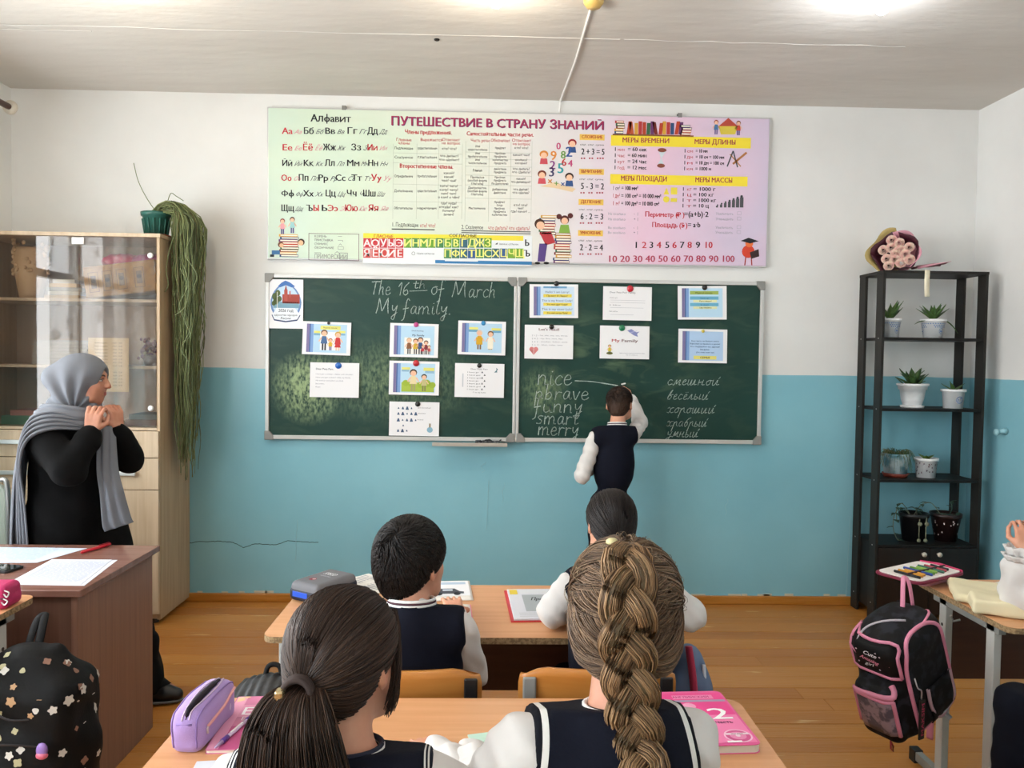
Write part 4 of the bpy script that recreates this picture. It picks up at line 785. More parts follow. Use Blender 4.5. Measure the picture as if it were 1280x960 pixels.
for i in range(7): P.text(15, 31-i*3.6, 'I have got a'[:9+i % 3], 1.5, '55585f', width=14+i % 3*2); P.poly([(32+i % 2*3, 31-i*3.6), (34.4+i % 2*3, 31-i*3.6), (33.2+i % 2*3, 33.4-i*3.6)], '3a4450', 3)
P.text(22, 5.5, '? ? in my home', 1.5, '55585f', width=16)
for a in range(4): P.line([(48+a, 32), (52-a*.5, 36+a*.6)], .6, '4a7a88', 3)
P.rect(9, 13, 10.5, 30, 'c9ced4', 3); fin(t, P)
t, P = sheet(487, 502, 549, 545, 'white sheet with rows of blue dots and a small flask under a black magnet', rot=.4, mag=('141618', 505, .016), magx=522, maglab='black magnet on the lowest sheet of the left panel')
for r_, (y, n_) in enumerate(((35, 4), (28, 5), (20, 5), (13, 1), (6.5, 3))):
    for i in range(n_): x = 11+i*5.2+(6 if n_ == 1 else 0); s = 1.1+.5*((i+r_) % 3); P.poly([(x-s, y-s), (x+s, y-s), (x+s*.3, y+s), (x-s*.3, y+s)], '4a6282', 3)
    if r_ < 3: P.text(34, y, ('are brother', 'sister', 'friend')[r_], 1.5, '6a6c74', width=(16, 10, 7)[r_])
P.disc(49, 8, 3.6, '8fb8cc', 3).rect(48, 11, 50, 16, '9a8a6a', 3); fin(t, P)
t, P = sheet(662, 355, 722, 398, 'blue and yellow dialogue slide at the top left of the right panel', rot=-.5, mag=('14181c', 354.5, .016), magx=695, maglab='black magnet on the blue and yellow dialogue slide')
slide(P, 'cfe2f2'); P.rect(17, 38, 46, 40.4, '6fa6cf', 2); P.text(31, 38.3, 'Dialogue', 1.7, '22406a', a='c')
for i, (a, b_) in enumerate((('Hello! I am Larry!', 'Привет! Я Ларри!'), ('This is my friend Cody!', 'Это мой друг Коди!'), ('This is my sister Lulu!', 'Это моя сестра Лулу!'))): y = 32-i*11; P.text(34, y, a, 2.5, '34486a', a='c', width=38 if i else 30); P.rect(17, y-5.6, 52, y-1.6, 'ecd85a', 2).text(34, y-4.8, b_, 2.3, '6a5a20', True, 'c', width=26)
fin(t, P)
t, P = sheet(754, 358, 814, 401, 'white form sheet with ruled blank lines under a red magnet', rot=.4, mag=('cc2438', 361, .020), magx=787, maglab='large red magnet on the ruled form sheet')
P.text(8, 34.5, 'Dear Pete Parr Family', 2, '6a6c74', width=32); P.text(8, 28, 'I have got', 1.4, '80838c', width=10); P.text(8, 18.5, 'I like', 1.4, '80838c', width=14); P.text(8, 10.5, 'Best wishes', 1.5, '70737c', width=10)
for y, x1_ in ((25.5, 52), (22.5, 52), (16, 50), (7, 38)): P.line([(9, y), (x1_, y)], .3, 'a9abb3', 2)
fin(t, P)
t, P = sheet(847, 357, 907, 400, 'blue slide with green and pale yellow caption bars at the top right', rot=-.8, mag=('0e1012', 359.5, .016), magx=880, maglab='black magnet on the slide with green and yellow bars')
slide(P, 'bfe0f4'); P.rect(15, 32, 50, 36.5, 'a3b65a', 2).text(32, 33.2, 'Physical minute', 1.9, '3a5020', True, 'c', width=21)
for i, (a, b_) in enumerate((('Hands up!', 'Руки вверх!'), ('Sit down!', 'Сядь, пожалуйста'))): y = 26-i*8.4; P.rect(15, y-.6, 50, y+3.6, '6fb2cf', 2).text(33, y+.4, a, 1.8, '2c5a74', a='c'); P.rect(19, y-4, 48, y-.9, 'e2e6b4', 2).text(34, y-3.3, b_, 1.8, '55582c', True, 'c', width=15)
fin(t, P)
t, P = sheet(656, 406, 716, 449, 'white reading sheet with a pink heart drawing under a black magnet', rot=.2, mag=('0e1012', 408.5, .015), magx=689, maglab='black magnet over the heading of the reading sheet')
P.text(17, 36, "Let's read!", 3, '7a4a50', True, width=26)
for i, s in enumerate(('[ i: ] - he, she, me, we, three', '[ ai ] - my, five, nine, like', '[ a: ] - mother, father, aunt', '[ u: ] - blue, ruler, two')): P.text(9, 29-i*4, s, 1.5, '8a8c96', width=(44, 38, 44, 38)[i])
P.disc(9, 12, 3, 'dd8a8a', 3).disc(14, 12, 3, 'dd8a8a', 3).poly([(6.3, 11), (16.7, 11), (11.5, 4.5)], 'dd8a8a', 3).line([(11.5, 4), (11.5, 13)], .5, 'f2e2e2', 4); fin(t, P)
t, P = sheet(750, 407, 811, 449, 'white title sheet reading My Family with a blue bird under a green magnet', rot=.3, mag=('127a50', 410, .019), magx=777, maglab='large green magnet on the My Family title sheet')
P.text(14, 22, 'My', 3.6, 'b8434a', True, width=10).text(26, 22, 'Family', 3.6, '6a3c40', True, width=20); P.poly([(33, 37), (38, 39), (44, 35), (48, 36), (45, 33), (46, 29), (41, 31), (37, 34)], '8a90c0', 3).line([(36, 34), (45, 37)], .6, 'c0c4e0', 4)
P.kid(12, 5.5, 13, 'd8c24a', 'a88a4a', '5a6a3a', lay=3).disc(12, 7, 4, '6a6a34', 3, ry=1.8); P.text(24, 7, 'презентация к уроку английского языка', 1.2, '8a8c96', width=31).text(32, 4.6, 'во 2 классе', 1.2, '8a8c96', width=14); fin(t, P)
t, P = sheet(848, 411, 908, 454, 'blue riddle slide with a yellow answer bar at the right under a yellow magnet', rot=.3, mag=('d8c24a', 414, .010), magx=878, maglab='small yellow magnet on the blue riddle slide')
slide(P, 'b4d0ee')
for i, s in enumerate(('Без чего на белом свете', 'Взрослым не прожить и детям?', 'Кто поддержит вас, друзья?', 'Ваша дружная...', '(Это слово знают все)')): P.text(33, 27-i*3.6, s, 1.7, '2c4474', True, 'c', width=(34, 37, 36, 12, 22)[i])
P.rect(19, 4.5, 47, 9, 'e6de7a', 2).text(33, 5.6, 'СЕМЬЯ', 2.3, '55501c', True, 'c', width=12); fin(t, P)
# ================================================================== CABINET
mOak = mat('light_oak_laminate', 'cdb79a', rough=.45, c2='b9a183', scale=3, stretch=(14, 14, .7), detail=6, lo=.3, hi=.7)
mOakS = mat('oak_laminate_side', 'c2a988', rough=.45, c2='ab9070', scale=3, stretch=(14, 14, .7), detail=6, lo=.3, hi=.7)
mBr = mat('brushed_handle', 'cfcfcb', rough=.35, metal=.6)
cx0, cx1, cy0, cxm, cz1 = -2.845, -1.812, -.425, -2.246, 2.15
cab = thing('display_cabinet', 'tall light oak cabinet with glass doors beside the left end of the chalkboard', 'cabinet', (cx0, cy0, 0))
def cb(n, x0, x1, y0, y1, z0, z1, m=mOak, p=None, bev=.0015): return MB().box(x0, x1, y0, y1, z0, z1).build(n, m, p or cab, world=True, bevel=bev)
cb('side_panel', cx1-.018, cx1, cy0, -.012, .03, cz1-.02, mOakS); cb('side_panel', cx0, cx0+.018, cy0, -.012, .03, cz1-.02); cb('partition', cxm-.009, cxm+.009, cy0+.02, -.012, .06, 1.09)
cb('top_panel', cx0, cx1+.006, cy0-.008, -.012, cz1-.02, cz1); cb('back_panel', cx0+.018, cx1-.018, -.02, -.012, .05, cz1-.02, mat('cabinet_back', 'a9917a', rough=.7)); cb('base_panel', cx0+.02, cx1-.02, cy0+.015, -.02, .03, .06)
cb('middle_panel', cx0+.018, cx1-.018, cy0, -.02, 1.078, 1.094)
for z in (1.795, 1.43): cb('shelf', cx0+.018, cx1-.018, cy0+.03, -.02, z-.016, z)
for x in (cx0+.05, cx1-.05): MB().tube([(x, cy0+.05, 0), (x, cy0+.05, .03)], .02, 10).build('foot', mat('black_plastic', '1a1a1b', rough=.4), cab, world=True)
for (a, b) in ((cx0+.002, cxm-.002), (cxm+.002, cx1-.002)):
    hx = (a+b)/2-.05 if a < -2.5 else (a+b)/2
    for (n, z0, z1, hz) in (('drawer', .93, 1.075, 1.012), ('drawer', .755, .926, .845), ('door', .065, .751, .70)):
        d = cb(n, a, b, cy0-.018, cy0-.001, z0, z1)
        if n == 'drawer': MB().box(hx-.1, hx+.1, cy0-.044, cy0-.036, hz-.012, hz+.012).box(hx-.095, hx-.08, cy0-.038, cy0-.018, hz-.008, hz+.008).box(hx+.08, hx+.095, cy0-.038, cy0-.018, hz-.008, hz+.008).build('handle', mBr, d, world=True, bevel=.003)
mPane = bpy.data.materials.new('cabinet_glass'); mPane.use_nodes = True; N, L = nodes(mPane); o_ = N['Material Output']; N.remove(N['Principled BSDF'])
t_ = N.new('ShaderNodeBsdfTransparent'); t_.inputs[0].default_value = (.86, .83, .79, 1); g_ = N.new('ShaderNodeBsdfGlossy'); g_.inputs['Roughness'].default_value = .01; fz = N.new('ShaderNodeFresnel'); fz.inputs[0].default_value = 1.42; mxs = N.new('ShaderNodeMixShader')
L.new(fz.outputs[0], mxs.inputs[0]); L.new(t_.outputs[0], mxs.inputs[1]); L.new(g_.outputs[0], mxs.inputs[2]); L.new(mxs.outputs[0], o_.inputs[0])
cxg = -2.243
for (a, b, kx, kz) in ((cx0+.003, cxg-.002, None, None), (cxg+.001, cx1-.020, -1.81-.03, 2.04)):
    g = MB().box(a, b, cy0-.006, cy0-.001, 1.097, cz1-.024).build('glass_door', mPane, cab, world=True)
    for z in (2.03, 1.20) if kx else ():
        MB().lathe([(0, 0), (.014, 0), (.016, .005), (.012, .012), (0, .013)], (cx1-.045, cy0-.007, z), 16, M=Matrix.Rotation(PI/2, 4, 'X')).build('hinge_cap', mat('white_plastic', 'efefec'), g, world=True, smooth=True)
MB().box(cxg-.035, cxg+.03, cy0-.012, cy0-.005, cz1-.065, cz1-.028).box(cxg-.018, cxg+.008, cy0-.016, cy0-.011, cz1-.055, cz1-.038).build('latch', mat('white_plastic', 'efefec'), cab, world=True, bevel=.004)
# things behind the glass
v = thing('tall_vase', 'tall cream vase with knobbly flower relief behind the left glass door', 'vase', (-2.62, -.22, 1.795))
MB().lathe([(0, 0), (.055, 0), (.062, .03), (.08, .14), (.088, .22), (.075, .27), (.08, .29), (.07, .29), (.06, .26), (0, .25)], (0, 0, 0), 24).build('vessel', mat('cream_ceramic', 'd9b78e', rough=.5, bump=.008, bscale=14), v, smooth=True)
m_ = MB()
for i in range(60): a = rng.uniform(0, 2*PI); z = rng.uniform(.13, .33); m_.ball((.085*math.cos(a), .085*math.sin(a), z), .012, 8)
m_.build('flower_relief', mat('cream_ceramic', 'd9b78e'), v, smooth=True, kind='stuff')
kr = mat('kraft_card', 'ad8448', rough=.85, c2='9c7540', scale=20)
par = thing('kraft_parcel', 'wide kraft paper parcel with printed stamps on the upper cabinet shelf', 'parcel', (-2.03, -.27, 1.795), math.radians(-4))
Mp = Matrix.Rotation(math.radians(-7), 4, 'Y')
MB().box(-.22, .19, -.08, .08, .03, .205, Mp).build('carton', kr, par, bevel=.008)
PP = Print((-.22, -.0815, .03), Mp.to_3x3() @ Vector((1, 0, 0)), Mp.to_3x3() @ Vector((0, 0, 1)), (0, -1, 0)); PP.o = Mp @ Vector((-.22, -.0815, .03))
for x in (.03, .11, .19, .29): PP.frame(x, .03, x+.055, .14, .002, '4a3826', 1).rect(x+.012, .05, x+.043, .12, '6d5538', 2).disc(x+.027, .09, .012, '3a2a1c', 3)
PP.build('stamp_print', par)
for i, (x, c, n_) in enumerate(((-2.09, 'b92c58', 'crimson'), (-1.94, 'a03a78', 'purple'))):
    S_ = Solid(.007).ell((x, -.25, 2.015), (.12, .07, .045)); S_.disp = lambda X, Y, Z: .005*np.sin(X*90+Z*40)*np.sin(Y*70+X*30)
    t = thing('wrapped_package', '%s plastic wrapped package lying on top of the kraft parcel' % n_, 'package', (x, -.25, 1.975), group='wrapped packages'); S_.build('wrapping', mat(n_+'_wrap', c, rough=.3), t)
for k in range(5):
    w = (.2, .17, .19, .15, .12)[k]; z = 1.795+k*.022
    t = thing('paper_box', ['lowest', 'second', 'middle', 'fourth', 'topmost'][k]+' flat card box in the stack beside the cream vase', 'box', (-2.39, -.22, z), rng.uniform(-.1, .1), group='flat boxes on the upper shelf')
    MB().box(-w/2, w/2, -.1, .1, 0, .0215).build('lid', mat(['card_tan', 'card_white', 'card_grey'][k % 3], ['c9ab7c', 'cfcabd', '9a968c'][k % 3], rough=.8), t, bevel=.002)
for k in range(14):
    t = thing('paper_stack', 'old papers', 'papers', (-2.42+rng.uniform(-.012, .012), -.2, 1.43+k*.0098), rng.uniform(-.05, .05), group='old papers on the middle shelf')
    t['label'] = 'old papers %s on the middle cabinet shelf' % ('at the very bottom of the pile', 'second from the bottom of the pile', 'third from the bottom of the pile', 'fourth from the bottom of the pile', 'fifth from the bottom of the pile', 'sixth from the bottom of the pile', 'seventh from the bottom of the pile', 'seventh from the top of the pile', 'sixth from the top of the pile', 'fifth from the top of the pile', 'fourth from the top of the pile', 'third from the top of the pile', 'second from the top of the pile', 'lying on top of the pile')[k]
    MB().box(-.15, .15, -.1, .1, 0, .0095).build('sheaf', mat(['old_paper_a', 'old_paper_b'][k % 2], ['a8a29a', 'a19b93'][k % 2], rough=.9), t)
nt = thing('taped_list', 'beige typed list taped inside the right cabinet glass', 'paper sheet', (-2.1, cy0+.004, 1.28))
a, zt = wp(110, 422, cy0); b_, zb = wp(161, 490, cy0)
MB().box(a, b_, cy0+.001, cy0+.002, zb, zt).build('sheet', mat('beige_paper', 'd8bd8e', rough=.8), nt, world=True)
PP = Print((a, cy0+.0008, zb), ((b_-a)/50, 0, 0), (0, 0, (zt-zb)/66), (0, -1, 0), .0001)
for i in range(14):
    if i == 8: continue
    PP.text(8, 59-i*4, 'Занятие кружка', 1.7, '6a5a40', width=16).text(30, 59-i*4, '14.00 - 15.00', 1.7, '6a5a40', width=12)
PP.build('print', nt, world=True)['kind'] = 'stuff'
for k, (x, w, h, c, l_) in enumerate(((-2.62, .22, .05, '4e7a5e', 'green flat box at the bottom left behind the cabinet glass'), (-2.60, .16, .03, 'b07a70', 'pink folder on the green box behind the cabinet glass'), (-1.95, .2, .035, '6a4632', 'brown book lying at the bottom of the right glass door'), (-1.93, .19, .03, '4c5048', 'dark grey book lying on the brown book behind glass'))):
    t = thing('folder' if k < 2 else 'book', l_, 'box' if k == 0 else 'book', (x, -.24, (1.094, 1.144, 1.094, 1.129)[k]), rng.uniform(-.06, .06))
    MB().box(-w/2, w/2, -.09, .09, 0, h).build('cover', mat('book_'+c, c, rough=.6), t, bevel=.003)
fl_ = thing('dried_flowers', 'bunch of dried purple flowers on the middle shelf behind the right glass door', 'flowers', (-1.93, -.22, 1.43))
m_ = MB()
for i in range(90): p = (rng.uniform(-.07, .07), rng.uniform(-.06, .06), rng.uniform(.04, .15)); m_.ball(p, rng.uniform(.008, .016), 6)
m_.build('blossoms', mat('dried_purple', '6f4a66', rough=.9, c2='8a5a52', scale=40), fl_, smooth=True, kind='stuff'); MB().lathe([(0, 0), (.05, 0), (.065, .06), (0, .06)], (0, 0, 0), 14).build('bowl', mat('brown_clay', '6a4a34', rough=.8), fl_, smooth=True)
# ---- hanging cactus on the cabinet
pc = thing('hanging_cactus', 'green plastic pot on the cabinet with long trailing stringy cactus', 'potted plant', (-1.905, -.25, 2.15))
MB().lathe([(0, .004), (.07, .004), (.085, .012), (.083, .016), (0, .01)], (0, 0, 0), 28).build('saucer', mat('terracotta_plastic', '9a5238', rough=.5), pc, smooth=True)
prof = [(0, .012), (.056, .012), (.072, .12), (.08, .122), (.082, .142), (.074, .142), (.07, .125), (0, .12)]; m_ = MB().lathe(prof, (0, 0, 0), 28)
for i in range(14): a = 2*PI*i/14; m_.tube([(.060*math.cos(a), .060*math.sin(a), .02), (.073*math.cos(a), .073*math.sin(a), .105)], .004, 5)
m_.build('pot', mat('teal_plastic', '2c6258', rough=.4), pc, smooth=True)
FP, FR, FC = [], [], []
for i in range(430):
    a = rng.uniform(0, 2*PI); r = .055*math.sqrt(rng.random()); s0 = A3(r*math.cos(a), r*math.sin(a), .125)
    e0 = A3(.09+rng.normal(0, .02)+.02, rng.uniform(-.09, .05), .14+rng.uniform(-.05, .09)); x1 = rng.uniform(.115, .255); y1 = rng.uniform(-.11, .09)
    ln = rng.choice([.55, .8, 1.05, 1.3, 1.42], p=[.15, .2, .3, .25, .1])*rng.uniform(.85, 1.05); K_ = 26; pts = []; ph = rng.uniform(0, 6, 4); am = rng.uniform(.003, .013)
    if x1 < .115: x1 = .115
    for k in range(K_):
        u = k/(K_-1)
        if u < .18:
            w = u/.18; p = s0*(1-w)**2+2*w*(1-w)*(e0+A3(0, 0, .07))+w*w*A3(x1, y1, .10)
        else:
            w = (u-.18)/.82; nar = 1-.35*w; p = A3((x1-.18)*nar+.18-.015*w, y1*nar, .10-ln*w) + A3(math.sin(w*11+ph[0])+.6*math.sin(w*29+ph[1]), math.sin(w*11+ph[2]), .3*math.sin(w*17+ph[3]))*am*min(1, w*6)
            p[0] = max(p[0], .108)
        pts.append(p)
    FP.append(pts); FR.append(np.full(K_, rng.uniform(.0018, .0032))*np.linspace(1, .7, K_)); g0 = rng.random(); FC.append(np.array(lin('4a5632')[:3])*(1-g0)+np.array(lin('87905c' if rng.random() < .8 else '7d6e4e')[:3])*g0)
mFi = mat('cactus_green', 'ffffff', rough=.6, attr='Col')
link('stems', fibers(FP, FR, FC, 4, 'stems'), mFi, pc, kind='stuff')
m_ = MB()
for i in range(6):      # thicker loose loops
    x = rng.uniform(.13, .24); y = -.11; z = rng.uniform(-.9, .0); m_.tube(catmull([(x, y, z+.15), (x+rng.uniform(-.05, .05), y-.02, z+.05), (x+rng.uniform(-.05, .06), y-.015, z-.05), (x+rng.uniform(-.03, .03), y-.02, z-.12), (x+rng.uniform(-.05, .05), y-.01, z-.16)], 6), .0028, 6)
for pts in ([(.02, 0, .12), (-.05, 0, .22), (-.1, 0, .32), (-.125, 0, .42)], [(.06, 0, .2), (.09, -.02, .25), (.12, -.02, .235), (.16, -.02, .21)], [(.2, -.03, .12), (.27, -.03, .02), (.285, -.03, -.1), (.26, -.03, -.3), (.29, -.03, -.45)]): m_.tube(catmull(pts, 8), .0022, 6)
m_.build('loose_stems', mat('pale_stem', '6d7850', rough=.6), pc, smooth=True)
# ================================================================== BLACK SHELF UNIT
mBk = mat('black_brown_laminate', '1d1a18', rough=.5, spec=.25, c2='161412', scale=4, stretch=(6, 6, .6)); mBkS = mat('dark_grey_laminate', '262421', rough=.5, spec=.25)
sx0, sx1, sy0, sy1 = 2.236, 2.85, -.31, -.025
sh = thing('shelf_unit', 'tall black open shelf unit with closed base in the right corner', 'shelf', (sx0, sy0, 0))
def sb(n, x0, x1, y0, y1, z0, z1, m=mBk, p=None, bev=.001): return MB().box(x0, x1, y0, y1, z0, z1).build(n, m, p or sh, world=True, bevel=bev)
for x in (sx0, sx1-.016):
    for (a, b) in ((sy0, sy0+.075), (sy1-.075, sy1)):
        pst = sb('post', x, x+.016, a, b, .0, 2.02, mBkS)
        for z in (1.645, 1.235, .82, .44, .1): MB().lathe([(0, 0), (.004, 0), (.003, .001), (0, .0012)], (x-.0002 if x == sx0 else x+.0162, (a+b)/2, z), 8, M=Matrix.Rotation(-PI/2 if x == sx0 else PI/2, 4, 'Y')).build('screw', mBr, pst, world=True)
sb('top_board', sx0-.002, sx1+.002, sy0-.002, sy1, 2.018, 2.034, mBkS)
SHZ = [1.651, 1.241, .828]
for z in SHZ: sb('shelf', sx0+.016, sx1-.016, sy0+.003, sy1, z-.016, z)
sb('cabinet_top', sx0+.016, sx1-.016, sy0+.002, sy1, .432, .448); sb('base_board', sx0+.016, sx1-.016, sy0+.02, sy1, .05, .066); sb('side_board', sx0+.016, sx0+.03, sy0+.02, sy1, .066, .432); sb('side_board', sx1-.03, sx1-.016, sy0+.02, sy1, .066, .432); sb('back_board', sx0+.03, sx1-.03, sy1-.008, sy1, .066, .432)
xm = 2.556
for a, b, kx in ((sx0+.018, xm-.002, 2.514), (xm+.002, sx1-.018, 2.604)):
    d = sb('door', a, b, sy0-.002, sy0+.014, .04, .43, mat('wenge_door', '231612', rough=.32, c2='1b110d', scale=5, stretch=(8, 8, .6)))
    MB().lathe([(0, 0), (.007, 0), (.007, .012), (.014, .018), (.013, .026), (0, .03)], (kx, sy0-.002, .398), 14, M=Matrix.Rotation(PI/2, 4, 'X')).build('knob', mat('ivory_knob', 'd8d0c0', rough=.3), d, world=True, smooth=True)
# ---- plants on the shelf
mLf = mat('leaf_green', '3f5c2c', rough=.45, c2='57783c', scale=30); mSoil = mat('soil', '2e221a', rough=1)
def leaf(m_, base, d, ln, w, up=.0, curl=.3, fold=.25):
    d = Vector(d).normalized(); s_ = d.cross(Vector((0, 0, 1))); s_ = s_.normalized() if s_.length > .1 else Vector((1, 0, 0)); n_ = s_.cross(d).normalized(); A = []
    for i in range(7):
        t = i/6; c = Vector([float(q) for q in base])+d*ln*t-Vector((0, 0, 1))*curl*ln*t*t; ww = w*math.sin(PI*min(1, .12+t*.88))**.7*(1-t**4) if t < 1 else .0003
        A.append([c-s_*ww+n_*fold*ww, c-n_*0, c+s_*ww+n_*fold*ww])
    m_.grid(A)
def plant_pot(label, px, pyb, w, h, zb, prof=None, m=None, cat='potted plant', y=-.2, name='potted_plant'):
    q = W(px, pyb, Y=y); return thing(name, label, cat, (q[0], y, zb))
def pot(t, r0, r1, h, m, rim=.006, soil=True):
    MB().lathe([(0, 0), (r0, 0), (r1, h*.86), (r1+rim, h*.87), (r1+rim*1.1, h), (r1-.002, h), (r1-.004, h*.85), (0, h*.84)], (0, 0, 0), 28).build('pot', m, t, smooth=True)
    if soil: MB().lathe([(0, h*.88), (r1-.004, h*.87), (r1-.004, h*.86), (0, h*.86)], (0, 0, 0), 20).build('soil', mSoil, t)
mPW = mat('white_pot', 'eeeeee', rough=.3)
def deco(t, r0, r1, h, kind):            # printed pattern, wrapped round the pot
    m_ = MB(); n_ = 30
    rad = lambda z: r0+(r1-r0)*z/(h*.86)+.0006
    if kind == 'delft':
        for i in range(n_):
            a = 2*PI*i/n_
            for row in range(3):
                for sg in (0,):
                    aa = a+row*PI/n_; z = h*(.76-.09*row); s_ = .0042 if i % 10 < 7 or row < 1 else .0
                    if s_: r_ = rad(z); m_.add([(r_*math.cos(aa+dx/r_), r_*math.sin(aa+dx/r_), z+dz) for dx, dz in ((-s_, 0), (0, -s_), (s_, 0), (0, s_))], [(0, 1, 2, 3)])
        for c in range(3):
            a0 = -PI/2+2*PI*c/3+.3
            for k in range(10): aa = a0+.22*math.cos(2*PI*k/10); z = h*.38+.016*math.sin(2*PI*k/10); r_ = rad(z); m_.add([(r_*math.cos(aa+dx/r_), r_*math.sin(aa+dx/r_), z+dz) for dx, dz in ((-.003, 0), (0, -.003), (.003, 0), (0, .003))], [(0, 1, 2, 3)])
            for k in range(5): aa = a0+.05*(k-2); z = h*.36; r_ = rad(z)+.0003; m_.add([(r_*math.cos(aa+dx/r_), r_*math.sin(aa+dx/r_), z+dz) for dx, dz in ((-.003, 0), (0, -.005), (.003, 0), (0, .005))], [(0, 1, 2, 3)])
    elif kind == 'emblem':
        for k in range(18): aa = -PI/2+.1+.32*math.cos(2*PI*k/18); z = h*.45+.019*math.sin(2*PI*k/18); r_ = rad(z)+.0005; m_.add([(r_*math.cos(aa+dx/r_), r_*math.sin(aa+dx/r_), z+dz) for dx, dz in ((-.0035, -.002), (.0035, -.002), (.0035, .002), (-.0035, .002))], [(0, 1, 2, 3)])
        for k in range(7): aa = -PI/2+.1+rng.uniform(-.15, .15); z = h*(.45+rng.uniform(-.09, .1)); r_ = rad(z)+.0005; m_.add([(r_*math.cos(aa+dx/r_), r_*math.sin(aa+dx/r_), z+dz) for dx, dz in ((-.004, 0), (0, -.003), (.004, 0), (0, .003))], [(0, 1, 2, 3)])
    else:
        for k in range(46): aa = rng.uniform(0, 2*PI); z = h*rng.uniform(.15, .78); r_ = rad(z)+.0005; s_ = rng.uniform(.0025, .0055); q_ = rng.uniform(0, 1.5); m_.add([(r_*math.cos(aa+s_*math.cos(q_+u)/r_), r_*math.sin(aa+s_*math.cos(q_+u)/r_), z+s_*1.3*math.sin(q_+u)) for u in (0, 1.2, 2.4, 4.2)], [(0, 1, 2, 3)])
    m_.build('pattern', mat('pattern_'+kind, {'delft': '5f84b8', 'emblem': '6d86b8', 'lace': 'c9b9b4', 'dots': '6a5a62'}[kind], rough=.4), t)
q = W(1112, 419, Y=-.2); t = thing('agave_plant', 'short agave in a blue patterned white pot on the top shelf, left', 'potted plant', (q[0], -.2, SHZ[0])); pot(t, .047, .057, .112, mPW); deco(t, .047, .057, .112, 'delft')
m_ = MB()
for i in range(11): a = i*2.4; leaf(m_, (0, 0, .1), (math.cos(a), math.sin(a), 1.0+.3*(i % 3)), .105+.012*(i % 3), .019, curl=-.05)
m_.build('leaves', mLf, t, smooth=True, solid=.002)
q = W(1166, 419, Y=-.2); t = thing('agave_plant', 'spreading dark agave in a blue patterned white pot under the ribbon', 'potted plant', (q[0], -.2, SHZ[0])); pot(t, .050, .064, .112, mPW); deco(t, .050, .064, .112, 'delft')
m_ = MB()
for i in range(13): a = i*2.4; leaf(m_, (0, 0, .1), (math.cos(a), math.sin(a), .9+.4*(i % 3)), .125, .017, curl=.05)
leaf(m_, (-.03, -.01, .105), (-1, -.2, .0), .10, .012, curl=.25); leaf(m_, (.04, -.02, .105), (1, -.2, -.1), .09, .012, curl=.75)
m_.build('leaves', mLf, t, smooth=True, solid=.002)
q = W(1140, 508, Y=-.18); t = thing('succulent_plant', 'bushy succulent in a plain ribbed white pot with saucer', 'potted plant', (q[0], -.18, SHZ[1]))
MB().lathe([(0, 0), (.062, 0), (.066, .012), (.05, .014), (0, .014)], (0, 0, 0), 28).build('saucer', mPW, t, smooth=True)
MB().lathe([(0, .012), (.05, .012), (.062, .05), (.070, .105), (.078, .106), (.081, .128), (.088, .13), (.088, .142), (.078, .142), (.074, .115), (0, .112)], (0, 0, 0), 32).build('pot', mPW, t, smooth=True); MB().lathe([(0, .122), (.075, .12)], (0, 0, 0), 20).build('soil', mSoil, t)
m_ = MB()
for i in range(26): a = i*2.4; rr = .035*((i % 5)/4); leaf(m_, (rr*math.cos(a), rr*math.sin(a), .12+.02*(i % 3)), (math.cos(a), math.sin(a), .5+.5*(i % 4)), .085, .017, curl=0)
m_.build('leaves', mat('leaf_dark', '33502c', rough=.45, c2='4f6e35', scale=40), t, smooth=True, solid=.003)
q = W(1191, 509, Y=-.2); t = thing('seedling_plant', 'small pointed leaves in a white pot with a blue round emblem', 'potted plant', (q[0], -.2, SHZ[1])); pot(t, .052, .060, .112, mPW, .008); deco(t, .052, .060, .112, 'emblem')
m_ = MB()
for a, e_, l_ in ((2.6, .5, .075), (.3, .5, .085), (1.8, 1.2, .06), (-.9, .4, .05), (-2.0, .6, .06), (.9, .15, .05)): leaf(m_, (0, 0, .1), (math.cos(a), math.sin(a)*.5, e_), l_, .013, curl=-.1)
m_.build('leaves', mLf, t, smooth=True, solid=.002)
q = W(1119, 597, Y=-.18); t = thing('grass_plant', 'trailing grassy plant in a pale blue marbled pot on a red saucer', 'potted plant', (q[0], -.18, SHZ[2]))
MB().lathe([(0, 0), (.062, 0), (.075, .022), (.07, .024), (.06, .012), (0, .012)], (0, 0, 0), 28).build('saucer', mat('red_plastic_saucer', '8a3a2a', rough=.4), t, smooth=True)
MB().lathe([(0, .014), (.062, .014), (.076, .13), (.079, .14), (.073, .14), (.07, .12), (0, .12)], (0, 0, 0), 28).build('pot', mat('marbled_pot', 'b9ccd0', rough=.35, c2='5f93a3', scale=14, lo=.42, hi=.58), t, smooth=True)
FP, FR, FC = [], [], []
for i in range(150):
    a = rng.uniform(0, 2*PI); r = rng.uniform(.01, .06); o = rng.uniform(.07, .105); dz = rng.uniform(.0, .10)*(rng.random() < .6); up = rng.uniform(.005, .04); ca, sa = math.cos(a), math.sin(a)
    FP.append([A3(ca*(r+(o-r)*u), sa*(r+(o-r)*u), .125+up*4*u*(1-u)+(0 if u < .7 else -dz*((u-.7)/.3))) for u in np.linspace(0, 1, 9)]); FR.append(np.linspace(.002, .0008, 9)); FC.append(lin('4e6a3c' if i % 3 else '8a7f58')[:3])
link('grass', fibers(FP, FR, FC, 3, 'grass'), mFi, t, kind='stuff')
q = W(1157, 597, Y=-.19); t = thing('bucket_plant', 'broad leafed seedling in a white plastic tub with small flower print', 'potted plant', (q[0], -.19, SHZ[2])); pot(t, .052, .060, .115, mPW, .007); deco(t, .052, .060, .115, 'dots')
m_ = MB()
for i in range(9): a = i*2.1; leaf(m_, (0, 0, .1), (math.cos(a), math.sin(a), .8), .062, .018, curl=.1)
